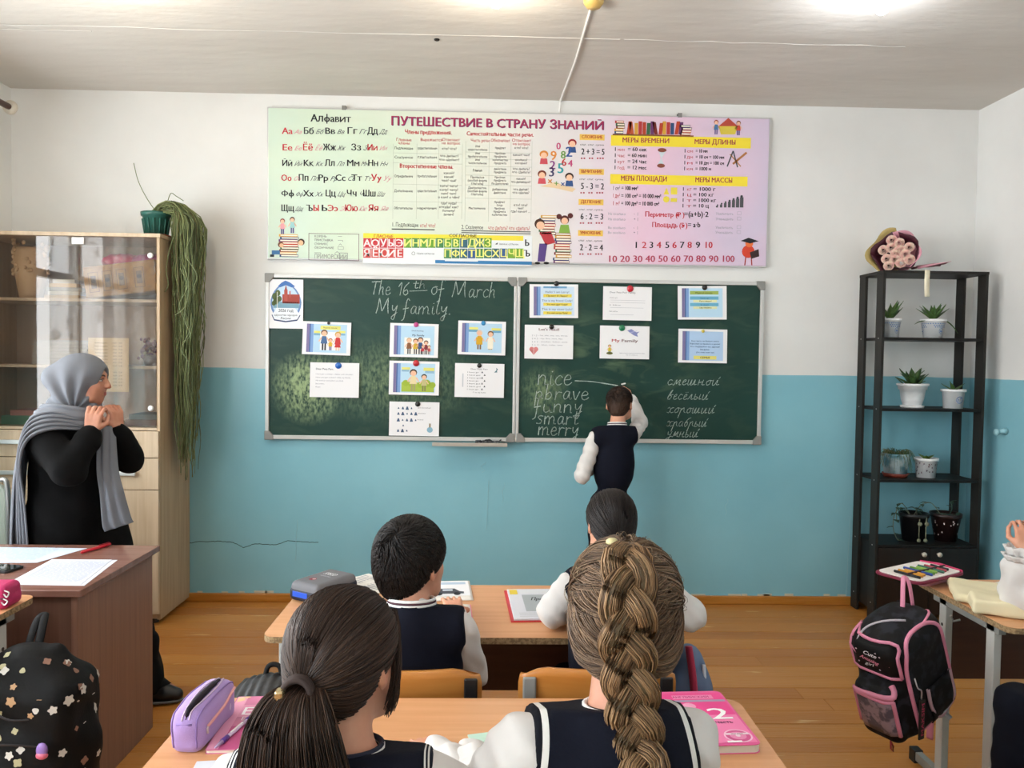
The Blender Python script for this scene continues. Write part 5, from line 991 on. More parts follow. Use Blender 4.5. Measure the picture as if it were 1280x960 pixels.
m_.build('leaves', mat('leaf_bright', '56702f', rough=.45, c2='6f8a40', scale=40), t, smooth=True, solid=.002)
q = W(1141, 682, Y=-.18); t = thing('vine_plant', 'straggling vine in a plain black pot above the base cabinet', 'potted plant', (q[0], -.18, .448)); pot(t, .060, .078, .165, mat('black_pot', '17181a', rough=.35))
m_ = MB(); lf = MB()
for pts in ([(-.03, -.02, .15), (-.09, -.04, .2), (-.14, -.05, .17), (-.155, -.06, .09), (-.13, -.06, .02), (-.1, -.05, -.0+.01)], [(-.02, 0, .15), (-.08, -.02, .22), (-.12, -.03, .2), (-.13, -.05, .13)], [(.0, 0, .15), (.03, -.03, .22), (.08, -.04, .23), (.13, -.05, .17)], [(.02, 0, .15), (.0, -.02, .19), (-.02, -.03, .2)]):
    pp = catmull(pts, 6); m_.tube(pp, .0022, 5)
    for p in pp[3::3]: a = rng.uniform(0, 6); leaf(lf, p, (math.cos(a), math.sin(a), .1), .038, .011, curl=.4)
for x in (-.005, .035): m_.tube([(x, -.075, .15), (x-.01, -.088, .12), (x-.012, -.092, .02)], .003, 6); m_.ball((x-.008, -.092, .115), .013, 10); m_.ball((x-.012, -.092, .018), (.012, .01, .012), 10)
m_.build('stems', mat('vine_stem', '7d8068', rough=.6), t, smooth=True); lf.build('leaves', mat('leaf_blue_green', '3b5a4a', rough=.5), t, smooth=True, solid=.0015)
q = W(1181, 682, Y=-.18); t = thing('lace_pot_plant', 'sparse plant in a dark brown pot with pale lace print', 'potted plant', (q[0], -.18, .448)); pot(t, .056, .082, .165, mat('brown_pot', '2a1a18', rough=.35), soil=False); deco(t, .056, .082, .165, 'lace')
MB().lathe([(0, .152), (.076, .15)], (0, 0, 0), 20).build('soil', mat('grey_soil', '6f6a60', rough=1), t)
m_ = MB(); m_.tube([(.02, 0, .15), (.03, -.01, .19), (.025, -.01, .235)], .0022, 5)
for p, a in (((.027, -.01, .22), 1.), ((.027, -.01, .2), 3.), ((.03, -.01, .235), 5.), ((-.03, -.01, .155), 2.6), ((.06, -.01, .155), .4), ((.0, -.02, .155), 4)): leaf(m_, p, (math.cos(a), math.sin(a), .5), .035, .012, curl=.1)
m_.build('leaves', mat('leaf_blue_green', '3b5a4a'), t, smooth=True, solid=.0015)
# ---- bouquet on top of the shelf unit
bq = thing('bouquet', 'wrapped bouquet of pale pink roses lying on top of the black shelf', 'bouquet', (2.385, -.2, 2.034))
ax_ = Vector((-.62, -.75, .12)).normalized(); cq = Vector((-.03, -.03, .098))
def cone(r0, r1, l0, l1, w, name, m, th0=0, th1=2*PI, seed=0, flop=.0):
    zq = Vector((0, 0, 1)); s_ = ax_.cross(zq).normalized(); u_ = s_.cross(ax_); A = []
    for i in range(6):
        k = i/5; row = []
        for j in range(29):
            a = th0+(th1-th0)*j/28; r = (r0+(r1-r0)*k)*(1+.08*math.sin(a*5+seed)*k); ln = l0+(l1-l0)*k+.02*k*math.sin(a*3+seed)
            p = cq+ax_*ln+s_*math.cos(a)*r+u_*math.sin(a)*r; p.z = max(p.z, .004); row.append(p)
        A.append(row)
    MB().grid(A).build(name, m, bq, smooth=True, solid=.0015)
mWr = mat('rose_wrap', 'd99aa8', rough=.5); mBu = mat('burgundy_wrap', '4a1c2a', rough=.5); mKf = mat('gold_kraft', 'b09a5e', rough=.6)
cone(.03, .122, -.16, .06, 0, 'paper_wrap', mBu, seed=1); cone(.03, .145, -.15, .07, 0, 'paper_wrap', mKf, -.55*PI, .5*PI, 2); cone(.032, .13, -.12, .05, 0, 'paper_wrap', mWr, .45*PI, 1.5*PI, 4)
m_ = MB(); zq = Vector((0, 0, 1)); s_ = ax_.cross(zq).normalized(); u_ = s_.cross(ax_)
ro = mat('rose_petals', 'f3dcc8', rough=.6, c2='efbdb2', scale=60, lo=.4, hi=.6)
for i in range(13):
    a = i*2.399; r = .025*math.sqrt(i); c = cq+ax_*.045+s_*math.cos(a)*r+u_*math.sin(a)*r; c.z = max(c.z, .03); rb = MB()
    for L_ in range(5):
        for k in range(5):
            b_ = k*2*PI/5+L_*.9; rr = .028-.0048*L_; d = (s_*math.cos(b_)+u_*math.sin(b_)); t_ = ax_.cross(d); A = []
            for ii in range(4):
                w = ii/3; A.append([c+d*rr*(.75+.3*w)*math.cos(x)+t_*rr*math.sin(x)*.95+ax_*(.010*w-.006+.0028*L_) for x in (-.7, -.35, 0, .35, .7)])
            rb.grid(A)
    rb.build('rose', ro, bq, smooth=True, solid=.0012)
P_ = []
for i in range(6): k = i/5; P_.append([(.06+k*.17, -.05+.09*(j/6-.5)*(1+k)*.9, .012+.02*abs(math.sin(j*1.3+k))+.025*k) for j in range(7)])
MB().grid(P_).build('wrap_tail', mWr, bq, smooth=True, solid=.002)
q = W(1161, 340, Y=-.318); P_ = [[(float(q[0])-.015+.03*j-.01*math.sin(k*.3), y, z) for j in (0, 1)] for k, (y, z) in enumerate(((-.20, 2.04), (-.27, 2.039), (-.3125, 2.038), (-.318, 2.02), (-.318, 1.98), (-.322, 1.93), (-.326, 1.885)))]
MB().grid(P_).build('ribbon', mat('cream_ribbon', 'e9e0c4', rough=.5), bq, world=True, smooth=True, solid=.0008)
from mathutils.bvhtree import BVHTree
def bvh_of(me): return BVHTree.FromPolygons([v.co for v in me.vertices], [tuple(p.vertices) for p in me.polygons])
# ================================================================== TEACHER'S DESK
mWal = mat('walnut_laminate', '7d5a4a', rough=.42, c2='8d6856', scale=5, stretch=(16, 16, .5), detail=5, lo=.3, hi=.7)
mWalT = mat('walnut_desk_top', '8a6458', rough=.24, c2='7a5549', scale=4, stretch=(1, 12, 1), detail=5, lo=.3, hi=.7)
mWalD = mat('walnut_dark_panel', '69493c', rough=.5, c2='765445', scale=5, stretch=(16, 16, .5), detail=5, lo=.3, hi=.7)
TZ = .73
td = thing('teacher_desk', 'dark walnut teacher desk with papers on it at the left', 'desk', (-2.0, -1.9, 0))
MB().box(-2.63, -1.325, -2.17, -1.57, TZ-.024, TZ).build('desk_top', mWalT, td, world=True, bevel=.003)
MB().box(-1.365, -1.343, -2.155, -1.60, 0, TZ-.024).build('side_panel', mWal, td, world=True, bevel=.002)
MB().box(-2.61, -2.588, -2.155, -1.60, 0, TZ-.024).build('side_panel', mWal, td, world=True, bevel=.002)
MB().box(-2.588, -1.365, -2.13, -2.11, .06, TZ-.024).build('front_panel', mWalD, td, world=True)
MB().box(-2.588, -2.2, -2.105, -1.62, .1, TZ-.026).build('drawer_box', mWalD, td, world=True, bevel=.002)
mPap = mat('office_paper', 'd6d9e2', rough=.8)
def flat_sheet(label, pts, z, m=mPap, cat='paper sheet', name='paper_sheet', lines=0, col='7f8cb0', th=.0012, group=None, corner=True):
    c = np.mean(pts, 0); t = thing(name, label, cat, (c[0], c[1], z), group=group)
    MB().prism([(p[0]-c[0], p[1]-c[1]) for p in pts], 0, th).build('sheet', m, t)
    if lines:
        p0, p1, p2, p3 = [Vector((p[0]-c[0], p[1]-c[1], 0)) for p in pts]     # near-left, near-right, far-right, far-left
        P = Print(p0+Vector((0, 0, th+.0003)), (p1-p0)/100, (p3-p0)/100, (0, 0, 1), .0002)
        for i in range(lines):
            y = 92-i*84/lines; x = 8
            while x < 90: w = random.uniform(4, 12); w = min(w, 92-x); P.rect(x, y, x+w, y+1.3*20/lines*.6, col, 1); x += w+2
        P.build('print', t)['kind'] = 'stuff'
    return t
def quad(cx, cy, w, d, rot):
    c, s = math.cos(rot), math.sin(rot); return [(cx+x*c-y*s, cy+x*s+y*c) for x, y in ((-w/2, -d/2), (w/2, -d/2), (w/2, d/2), (-w/2, d/2))]
flat_sheet('white printed page overhanging the near corner of the teacher desk', [(-1.60, -2.11), (-1.355, -2.115), (-1.405, -1.80), (-1.625, -1.80)], TZ+.0012, lines=26)
flat_sheet('white page lying just under the printed page on the teacher desk', [(-1.575, -2.112), (-1.34, -2.12), (-1.385, -1.80), (-1.60, -1.80)], TZ)
flat_sheet('pale blue tinted chart sheet at the far side of the teacher desk', [(-1.99, -1.86), (-1.655, -1.84), (-1.585, -1.63), (-1.99, -1.62)], TZ, mat('pale_blue_paper', 'c9d6e6', rough=.7), lines=14, col='97a8c6')
ph = thing('mobile_phone', 'black mobile phone lying on the teacher desk between the sheets', 'phone', (-1.75, -1.93, TZ), math.radians(-12))
MB().prism(rrect(-.085, .085, -.04, .04, .012), 0, .009).build('phone_case', mat('black_rubber', '121214', rough=.5), ph, bevel=.0015); MB().prism(rrect(-.079, .079, -.035, .035, .009), .009, .0096).build('screen', mat('black_glass', '1b211c', rough=.08, coat=.5), ph)
rp_ = thing('red_pen', 'slim red ballpoint pen on the teacher desk', 'pen', (-1.54, -1.655, TZ+.007), math.radians(72))
MB().tube([(-.07, 0, 0), (-.062, 0, 0), (.05, 0, 0), (.075, 0, 0)], [.0015, .0055, .0065, .0055], 10).build('barrel', mat('red_plastic', 'c2182c', rough=.3), rp_, smooth=True); MB().box(.02, .07, -.0015, .0015, .006, .010).build('clip', mat('dark_red_plastic', '8c1220', rough=.3), rp_)
# teacher's chair behind the desk
tc = thing('office_chair', 'grey green upholstered chair with bent tube frame at the left edge', 'chair', (-2.31, -1.2, 0))
mTb = mat('chrome_tube', 'a8aaa8', rough=.3, metal=.8); mGG = mat('grey_green_fabric', '8d968a', rough=.85, bump=.001, bscale=200)
MB().prism(rrect(-.22, .16, .60, .91, .05), -.02, .01, 'y').build('backrest', mGG, tc, bevel=.008)
MB().box(-.2, .17, -.02, -.40+.36, .42, .47).box(-.2, .17, -.02, .38, .42, .48).build('seat', mGG, tc, bevel=.02)
for sx in (-.225, .178):
    MB().tube(catmull([(sx, .36, .0), (sx, .36, .4), (sx, .0, .42), (sx, -.03, .6), (sx*.96, -.03, .9), (sx*.8, -.03, .935)], 6), .011, 10).build('frame_tube', mTb, tc, smooth=True); MB().tube([(sx, .0, 0), (sx, 0, .42)], .011, 10).build('leg', mTb, tc, smooth=True)
# ================================================================== PUPILS' DESKS AND CHAIRS
mBeech = mat('beech_laminate', 'e0a97c', rough=.33, c2='d49a6a', scale=4, stretch=(.7, 16, 4), detail=6, lo=.3, hi=.7)
mChip = mat('raw_chipboard_edge', 'a58a66', rough=.9, c2='7d6648', scale=120, lo=.4, hi=.6); mDP = mat('dark_desk_panel', '4a2618', rough=.38, c2='552e1e', scale=4, stretch=(1, 12, 8)); mLg = mat('grey_steel', '9a9c98', rough=.42, metal=.25); mLgL = mat('light_steel', 'c6c8c4', rough=.4, metal=.1); mBp = mat('black_plastic', '1a1a1b')
def student_desk(x0, x1, y0, y1, z, label, panel=True, rad=.035, edge=mChip):
    cx, cy = (x0+x1)/2, (y0+y1)/2; t = thing('school_desk', label, 'desk', (cx, cy, 0)); w, d = (x1-x0)/2, (y1-y0)/2
    tp = MB().prism(rrect(-w, w, -d, d, rad, 4), z-.019, z-.0008).build('desk_top', edge, t); MB().prism(rrect(-w+.0002, w-.0002, -d+.0002, d-.0002, rad, 4), z-.0012, z).build('laminate', mBeech, tp)
    if panel: MB().box(-w+.07, w-.07, d-.085, d-.067, z-.34, z-.03).build('modesty_panel', mDP, t)
    for sx in (-1, 1):
        x = sx*(w-.035)
        MB().box(x-.0125, x+.0125, d-.16, d-.12, .045, z-.019).build('leg', mLgL, t, bevel=.002); MB().box(x-.0125, x+.0125, d-.245-.02, d-.225, .27, z-.019).build('leg', mLg, t, bevel=.002) if False else None
        MB().box(x-.0125, x+.0125, -d+.10, -d+.14, .045, z-.019).build('leg', mLgL, t, bevel=.002)
        ft = MB().box(x-.013, x+.013, -d+.03, d+.03, .012, .045).build('foot_rail', mLg, t, bevel=.002)
        for yy in (-d+.02, d+.02): MB().box(x-.017, x+.017, yy-.02, yy+.02, .0, .05).build('end_cap', mBp, ft, bevel=.003)
        MB().box(x-.0125, x+.0125, -d+.08, d-.08, z-.05, z-.019).build('top_rail', mLg, t, bevel=.002)
        for k in range(3): MB().lathe([(0, 0), (.006, 0), (.006, .001), (0, .001)], (x-sx*(-.0127), d-.14, z-.12-k*.09), 8, M=Matrix.Rotation(PI/2*sx, 4, 'Y')).build('bolt_hole', mBp, t)
        MB().tube([(x+sx*.012, -d+.28, z-.07), (x+sx*.035, -d+.28, z-.075), (x+sx*.045, -d+.28, z-.055)], .004, 6).build('hook', mLg, t)
    return t
student_desk(-.651, .58, -3.43, -2.933, .72, 'nearest beech school desk between the ponytail girl and the braided girl')
student_desk(-.647, .575, -2.495, -1.985, .70, 'beech school desk in the middle row with the two pupils facing the board')
# right-hand desk, built with the leg pair the photograph shows
rd = student_desk(1.588, 2.80, -2.40, -1.88, .70, 'beech school desk at the right edge with cream cloth and open pencil case')
ld = student_desk(-2.63, -1.425, -2.74, -2.235, .735, 'beech school desk at the left edge with a pink pencil case')
mPly = mat('varnished_plywood', 'c98a45', rough=.28, c2='bd7a36', scale=3, stretch=(1.2, 1, 10), detail=4, lo=.35, hi=.65)
def school_chair(x, y, label, seat=.42, top=.765, grp='plywood school chairs'):
    t = thing('school_chair', label, 'chair', (x, y, 0), group=grp)
    A = []
    for i in range(9):
        v = i/8; A.append([(u*.19*(1-.04*abs(2*v-1)**4 if v < .5 else 1-.10*max(0, (v-.7)/.3)**3), -.012-.0+.030*abs(u)**2-.02*(v-.5), top-.16+.16*v-(.02*max(0, (abs(u)-.7)/.3)**2 if v > .99 else 0)) for u in np.linspace(-1, 1, 15)])
    MB().grid(A).build('backrest', mPly, t, smooth=True, solid=.010, bevel=.0)
    S_ = [[(u*.185, .05+.35*v, seat-.012*math.cos(u*1.4)-.015*max(0, v-.8)*5*.3) for v in np.linspace(0, 1, 8)] for u in np.linspace(-1, 1, 10)]
    MB().grid(S_).build('seat', mPly, t, smooth=True, solid=.011)
    for sx in (-1, 1):
        xx = sx*.165
        MB().tube(catmull([(xx, .39, .0), (xx, .36, .38), (xx, .30, .405), (xx, .06, .405), (xx, .02, .46), (xx, .005, top-.04)], 5), .011, 8).build('frame_tube', mLg, t, smooth=True)
        MB().tube([(xx, .08, .40), (xx, -.03, 0)], .011, 8).build('leg', mLg, t, smooth=True)
        MB().box(xx-.016, xx+.016, -.012, -.004, top-.085, top-.022).build('bracket', mLg if sx < 0 else mBp, t, bevel=.004)
    return t
school_chair(-.205, -2.87, 'plywood school chair behind the dark haired boy at the middle desk')
school_chair(.265, -2.86, 'plywood school chair behind the girl at the right of the middle desk')
school_chair(-.27, -3.98, 'plywood school chair under the girl with the ponytail'); school_chair(.2, -3.98, 'plywood school chair under the girl with the thick braid'); school_chair(1.98, -2.86, 'plywood school chair under the pupil at the right edge')
# ================================================================== THINGS ON THE NEAREST DESK
D1 = .72
mLil = mat('lilac_fabric', 'a78bc8', rough=.75, bump=.0006, bscale=400, sheen=.2); mLilD = mat('lilac_piping', '8a6fb0', rough=.6); mZip = mat('zip_silver', 'c8c4c8', rough=.3, metal=.7)
pcs = thing('pencil_case', 'lilac fabric pencil case with open zip standing on the nearest desk', 'pencil case', (-.585, -3.10, D1), math.radians(-4))
# profile: box with rounded corners, long axis along y
S_ = Solid(.003); S_.box((0, 0, .040), (.012, .066, .020), .022, k=.01); S_.ell((.0, 0, .052), (.034, .092, .040), k=.02)
S_.disp = lambda X, Y, Z: .0012*np.sin(Y*60+Z*30)*np.sin(Z*70)
me = S_.mesh('body'); link('body', me, mLil, pcs, smooth=True); trp = bvh_of(me)
def skin(pts, r, n, m, name, off=.0008, flat=1.0):
    out = []
    for p in catmull(pts, 5): h = trp.find_nearest(Vector(p)); out.append(tuple(h[0]+h[1]*off))
    rr = r if not isinstance(r, (list, tuple)) else [r[min(int(i/(len(out)-1)*(len(r)-1)+.5), len(r)-1)] for i in range(len(out))]
    return MB().tube(out, rr, n, flat=flat).build(name, m, pcs, smooth=True)
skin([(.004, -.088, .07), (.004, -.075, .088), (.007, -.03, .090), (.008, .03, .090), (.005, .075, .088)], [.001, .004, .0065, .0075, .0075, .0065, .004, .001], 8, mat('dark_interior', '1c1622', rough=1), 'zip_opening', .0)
skin([(-.003, -.090, .068), (-.003, -.075, .088), (-.004, -.03, .090), (-.003, .03, .090), (.0, .075, .088)], .0014, 5, mat('pale_pink_tape', 'd8c4dc', rough=.6), 'zip_tape'); skin([(.010, -.088, .07), (.011, -.075, .088), (.018, -.03, .090), (.018, .03, .090), (.010, .075, .088)], .0014, 5, mat('pale_pink_tape', 'd8c4dc'), 'zip_tape')
skin([(-.012, -.09, .062), (.016, -.09, .062)], .002, 5, mLilD, 'zip_stop')
for s_ in (.032, -.032): skin([(s_, -.1, .006), (s_*1.05, -.1, .045), (s_, -.092, .074), (s_, -.06, .088), (s_, 0, .090), (s_, .06, .088), (s_, .092, .074), (s_, .1, .045), (s_, .1, .006)], .0017, 5, mLilD, 'piping')
skin([(.05, -.065, .048), (.05, -.01, .056), (.05, .03, .062), (.05, .078, .070)], .0032, 6, mat('peach_zip', 'e8a8a4', rough=.6), 'side_zip'); skin([(.05, -.067, .048), (.055, -.068, .040), (.05, -.066, .034)], .0026, 6, mZip, 'zip_pull', .002)
hh = trp.find_nearest(Vector((.05, .045, .036))); MB().ball(tuple(hh[0]), (.001, .005, .008), 8).build('emblem', mat('pale_emblem', 'cfc4e0', rough=.5), pcs)
# English exercise book in a pink cover
mPk = mat('pink_cover', 'd97aa4', rough=.3, c2='c4608c', scale=8, lo=.45, hi=.55, coat=.3); mPg = mat('page_edges', 'e6dfd0', rough=.9)
def book(label, cx, cy, w, d, h, rot, z, mc, name='textbook', cat='book', group=None, rad=.004):
    t = thing(name, label, cat, (cx, cy, z), rot, group)
    MB().prism(rrect(-w/2, w/2, -d/2, d/2, rad, 3), .0012, h-.0012).build('page_block', mPg, t)
    MB().prism(rrect(-w/2-.002, w/2+.002, -d/2-.002, d/2+.002, rad+.002, 3), 0, .0012).build('cover', mc, t); MB().prism(rrect(-w/2-.002, w/2+.002, -d/2-.002, d/2+.002, rad+.002, 3), h-.0012, h).build('cover', mc, t)
    return t
bk = book('pink English workbook under the pen, left on the nearest desk', -.475, -3.06, .165, .235, .008, math.radians(3), D1, mPk)
P = Print((-.0825, -.1175, .0083), (.00165, 0, 0), (0, .00235, 0), (0, 0, 1), .00015)   # 100 x 100
P.rect(0, 0, 14, 100, 'eba4c0', 1).rect(14, 58, 100, 82, 'e39ab8', 1).rect(40, 82, 70, 100, 'cf6a94', 1).poly([(14, 0), (70, 0), (100, 40), (100, 58), (14, 40)], 'c2568a', 1); P.text(16, 62, 'Enjoy', 15, 'fbf6f8', True, width=62, lay=3); P.text(20, 51, 'English', 7, 'f6dfe8', False, width=40, lay=3)
P.poly([(2, 88), (12, 92), (8, 99), (1, 97)], 'f0c89a', 3).poly([(10, 96), (18, 98), (15, 100), (9, 100)], 'f0c89a', 3); P.build('print', bk)['kind'] = 'stuff'
pn = thing('ballpoint_pen', 'clear ballpoint pen with violet grip and cap beside the lilac pencil case', 'pen', (-.515, -3.105, D1+.013), math.radians(77))
MB().tube([(-.05, 0, 0), (.035, 0, .0)], .0042, 10).build('barrel', mat('clear_barrel', 'cdbcd8', rough=.15), pn, smooth=True); MB().tube([(-.056, 0, 0), (-.036, 0, 0)], .0052, 10).build('grip', mat('violet_plastic', '5a3c9a', rough=.3), pn, smooth=True); MB().tube([(.035, 0, 0), (.052, 0, 0)], .005, 10).build('end_cap', mat('violet_plastic', '5a3c9a'), pn, smooth=True); MB().tube([(-.08, 0, 0), (-.056, 0, 0)], [.0015, .0045], 10).build('nib', mat('clear_tip', 'b9a8cf', rough=.2), pn, smooth=True); MB().box(-.025, .02, -.0018, .0018, .0035, .0045).build('label_band', mat('white_plastic', 'efefec'), pn)
flat_sheet('corner of a white notebook under the ponytail girl arm', quad(-.45, -3.27, .2, .13, .1), D1, th=.003)
flat_sheet('mint green exercise cover beside the braided girl left arm', quad(.045, -3.14, .15, .10, .25), D1, mat('mint_paper', 'bfe0cf', rough=.6), th=.003, name='exercise_book', cat='notebook')
mHp = mat('hot_pink_cover', 'e64f94', rough=.28, coat=.3)
bk = book('thick glossy pink textbook with white number 2 at the right of the nearest desk', .458, -3.06, .17, .245, .018, math.radians(3), D1, mHp, rad=.012)
P = Print((-.085, -.1225, .0183), (.0017, 0, 0), (0, .00245, 0), (0, 0, 1), .00015)
P.rect(2, 52, 98, 97, 'e84b92', 1).rect(2, 3, 98, 52, 'f283b4', 1).rect(2, 78, 98, 82, 'a79ab2', 2).disc(45, 70, 9, 'f4a6c8', 2, ry=6).rect(30, 84, 85, 92, 'f08cb8', 2); P.text(62, 44, '2', 20, 'fdfafc', True, width=30, lay=5).text(64, 36, 'часть', 5, '5a2a4a', True, width=22, lay=4).text(30, 86, 'АНГЛИЙСКИЙ', 4, 'c0397a', True, width=50, lay=4)
P.disc(80, 14, 17, 'f6c4da', 2, ry=11, n=22).disc(80, 14, 15, 'd0588e', 3, ry=9.6, n=22).disc(80, 14, 10, 'e58ab4', 4, ry=6.5, n=18).disc(80, 14, 3, 'f6dbe7', 5, ry=2).rect(66, 15.5, 94, 18.5, 'f3dce6', 6).rect(62, 3, 80, 6, 'f7eef2', 4); P.text(80, 16, 'МОЙ ДИСК', 1.8, '8a2a5a', True, 'c', lay=8); P.build('print', bk)['kind'] = 'stuff'
# ================================================================== THINGS ON THE MIDDLE DESK
D2 = .70
gc_ = thing('pencil_case', 'grey and blue padded pencil case at the far left of the middle desk', 'pencil case', (-.55, -2.12, D2), math.radians(-32))
S_ = Solid(.004); S_.box((0, 0, .034), (.045, .075, .012), .020, k=.02); link('body', S_.mesh('body'), mat('grey_fabric', '6c6d72', rough=.7, bump=.0005, bscale=300), gc_, smooth=True)
S2 = Solid(.004); S2.box((0, 0, .026), (.049, .079, .006), .0185, k=.01); link('side_band', S2.mesh('band'), mat('navy_blue_band', '14182a', rough=.6), gc_, smooth=True)
MB().box(-.045, .02, -.0985, -.0965, .018, .036).build('blue_panel', mat('bright_blue', '2b56c8', rough=.4), gc_, bevel=.001)
P = Print((-.05, -.08, .0665), (.001, 0, 0), (0, .0016, 0), (0, 0, 1), .0002); P.text(50, 62, 'SPEED', 14, 'd8d8dc', True, 'c', width=52, shear=.2, lay=2).text(52, 50, 'street race', 7, 'b8b8c0', False, 'c', width=44, shear=.2, lay=2).disc(40, 24, 13, '8a2a3a', 1, ry=8).disc(44, 25, 6, 'c8b0b0', 2, ry=4); P.build('print', gc_)['kind'] = 'stuff'
def open_book(label, cx, cy, w, d, rot, z, cov=None, name='open_book', hump=.012, pic=None, lines=12, rough_page=0):
    t = thing(name, label, 'book', (cx, cy, z), rot)
    if cov: MB().box(-w/2-.004, w/2+.004, -d/2-.004, d/2+.004, 0, .0015).build('cover', cov, t)
    A = [[(w*(u-.5), d*(v-.5), .002+hump*max(0, 1-abs(2*u-1))**.5*(abs(2*u-1)+.15)+rough_page*random.random()) for v in np.linspace(0, 1, 9)] for u in np.linspace(0, 1, 15)]
    MB().grid(A).build('pages', mat('book_page', 'ece9e2', rough=.8), t, smooth=not rough_page, solid=.002)
    zf = .004+hump*1.0
    P = Print((-w/2, -d/2, hump*.62+.0045 if hump > .004 else .0045), (w/100, 0, 0), (0, d/100, 0), (0, 0, 1), .0002)
    for x0_ in (6, 56):
        for i in range(lines): y = 88-i*80/lines; P.rect(x0_, y, x0_+random.uniform(26, 38), y+2, '9a9ca8', 1)
    if pic: pic(P)
    P.build('print', t)['kind'] = 'stuff'; return t
open_book('open crumpled workbook in front of the boy at the left of the middle desk', -.44, -2.02, .20, .22, math.radians(-38), D2, hump=.006, rough_page=.004)
def carpic(P): P.rect(4, 20, 96, 96, 'f2f4f8', 2).rect(10, 78, 90, 90, 'b9cfe4', 3).poly([(20, 42), (30, 42), (38, 56), (66, 56), (76, 42), (84, 40), (84, 30), (20, 30)], '4a4e58', 4).disc(34, 30, 7, '22252c', 5, ry=8).disc(70, 30, 7, '22252c', 5, ry=8).rect(42, 44, 62, 53, 'c8d4e0', 5)
open_book('picture workbook with a drawn grey car right of the boy', -.145, -2.06, .17, .22, math.radians(5), D2, hump=.002, pic=carpic, lines=2)
open_book('white notebook with a pink edge by the boy right arm', -.14, -2.30, .17, .17, math.radians(4), D2, cov=mat('pink_edge', 'e890a4', rough=.5), hump=.003)
rb_ = thing('notebook_pile', 'red backed notebook with a white copybook titled in script on the middle desk', 'notebook', (.15, -2.21, D2), math.radians(3))
MB().box(-.09, .12, -.155, .155, 0, .004).build('cover', mat('red_cover', 'c8343a', rough=.4), rb_, bevel=.001); MB().box(-.08, .12, -.15, .15, .004, .010).build('copybook', mPap, rb_, bevel=.001)
P = Print((-.08, -.15, .0103), (.002, 0, 0), (0, .003, 0), (0, 0, 1), .0002); P.rect(22, 22, 100, 78, 'a8b0b4', 1).rect(3, 80, 16, 97, 'e8cf4a', 1).rect(20, 82, 96, 95, 'd9dde2', 1).text(34, 58, 'Прописи', 10, '26282c', True, width=46, shear=.3, lay=3).text(52, 48, '2', 7, '26282c', True, lay=3)
for i in range(3): P.rect(10, 6+i*5, 90, 8+i*5, 'c2c6cc', 1)
P.build('print', rb_)['kind'] = 'stuff'
# ================================================================== THINGS ON THE LEFT DESK
pk = thing('pencil_case', 'magenta pink pencil case with metal zip pulls on the left desk', 'pencil case', (-1.50, -2.345, .735), math.radians(2))
S_ = Solid(.004); S_.box((-.02, 0, .024), (.072, .03, .006), .018, k=.01); S_.box((-.02, 0, .050), (.070, .028, .004), .018, k=.004); link('body', S_.mesh('body'), mat('magenta_fabric', 'b8205f', rough=.55, bump=.0008, bscale=200), pk, smooth=True)
MB().tube([(-.11, -.05, .036), (.065, -.05, .037)], .003, 6).build('zip', mat('dark_magenta', '6e0f38', rough=.5), pk); MB().tube(catmull([(.065, -.05, .037), (.078, -.052, .03), (.07, -.053, .02), (.06, -.052, .028)], 5), .002, 6).tube(catmull([(.066, -.045, .06), (.080, -.048, .055), (.075, -.05, .042), (.064, -.046, .05)], 5), .002, 6).build('zip_pull', mZip, pk)
flat_sheet('mint green paper edge under the pink pencil case', quad(-1.56, -2.30, .16, .10, 0), .735, mat('mint_paper', 'bfe0cf'), th=.002)
# ================================================================== BAGS
mBkF = mat('black_nylon', '0a0a0b', rough=.7, bump=.0008, bscale=160, spec=.25)
bp = thing('backpack', 'black backpack with scattered flower and bear print hanging from the left desk', 'backpack', (-1.255, -2.5, .25))
S_ = Solid(.007)
S_.box((-.03, 0, .17), (.10, .06, .13), .05, k=.06); S_.ell((-.04, .0, .34), (.12, .085, .09), k=.06); S_.ell((-.05, -.09, .1), (.11, .045, .11), k=.04); S_.ell((.10, 0, .12), (.045, .06, .10), k=.04); S_.cap((.03, .01, .40), (.115, .02, .16), .026, .026, k=.02)
S_.disp = lambda X, Y, Z: .004*np.sin(X*35+Z*22)*np.sin(Z*28+Y*30)
me = S_.mesh('body'); tr = bvh_of(me); link('body', me, mBkF, bp, smooth=True)
MB().tube(catmull([(-.06, .02, .40), (-.055, .06, .47), (-.045, .08, .485), (-.035, .06, .47), (-.03, .02, .40)], 6), .012, 8, flat=.4).build('carry_loop', mBkF, bp, smooth=True)
MB().tube(catmull([(-.08, -.115, .30), (-.02, -.125, .27), (.06, -.09, .26)], 6), .003, 5).tube(catmull([(-.14, -.12, .19), (-.04, -.14, .21), (.05, -.11, .19)], 6), .003, 5).build('zip', mat('zip_dark', '2a2a2e', rough=.4), bp)
MB().tube([(.10, -.02, .05), (.105, -.03, -.05), (.10, -.02, -.12)], .012, 6, flat=.3).build('strap', mBkF, bp, smooth=True)
pm_ = MB(); cols = ['d8d4cc', 'c09a72', '8f6a58', 'b9b48e']; MM = [mat('print_'+c, c, rough=.7) for c in cols]; Rr = np.random.default_rng(12)
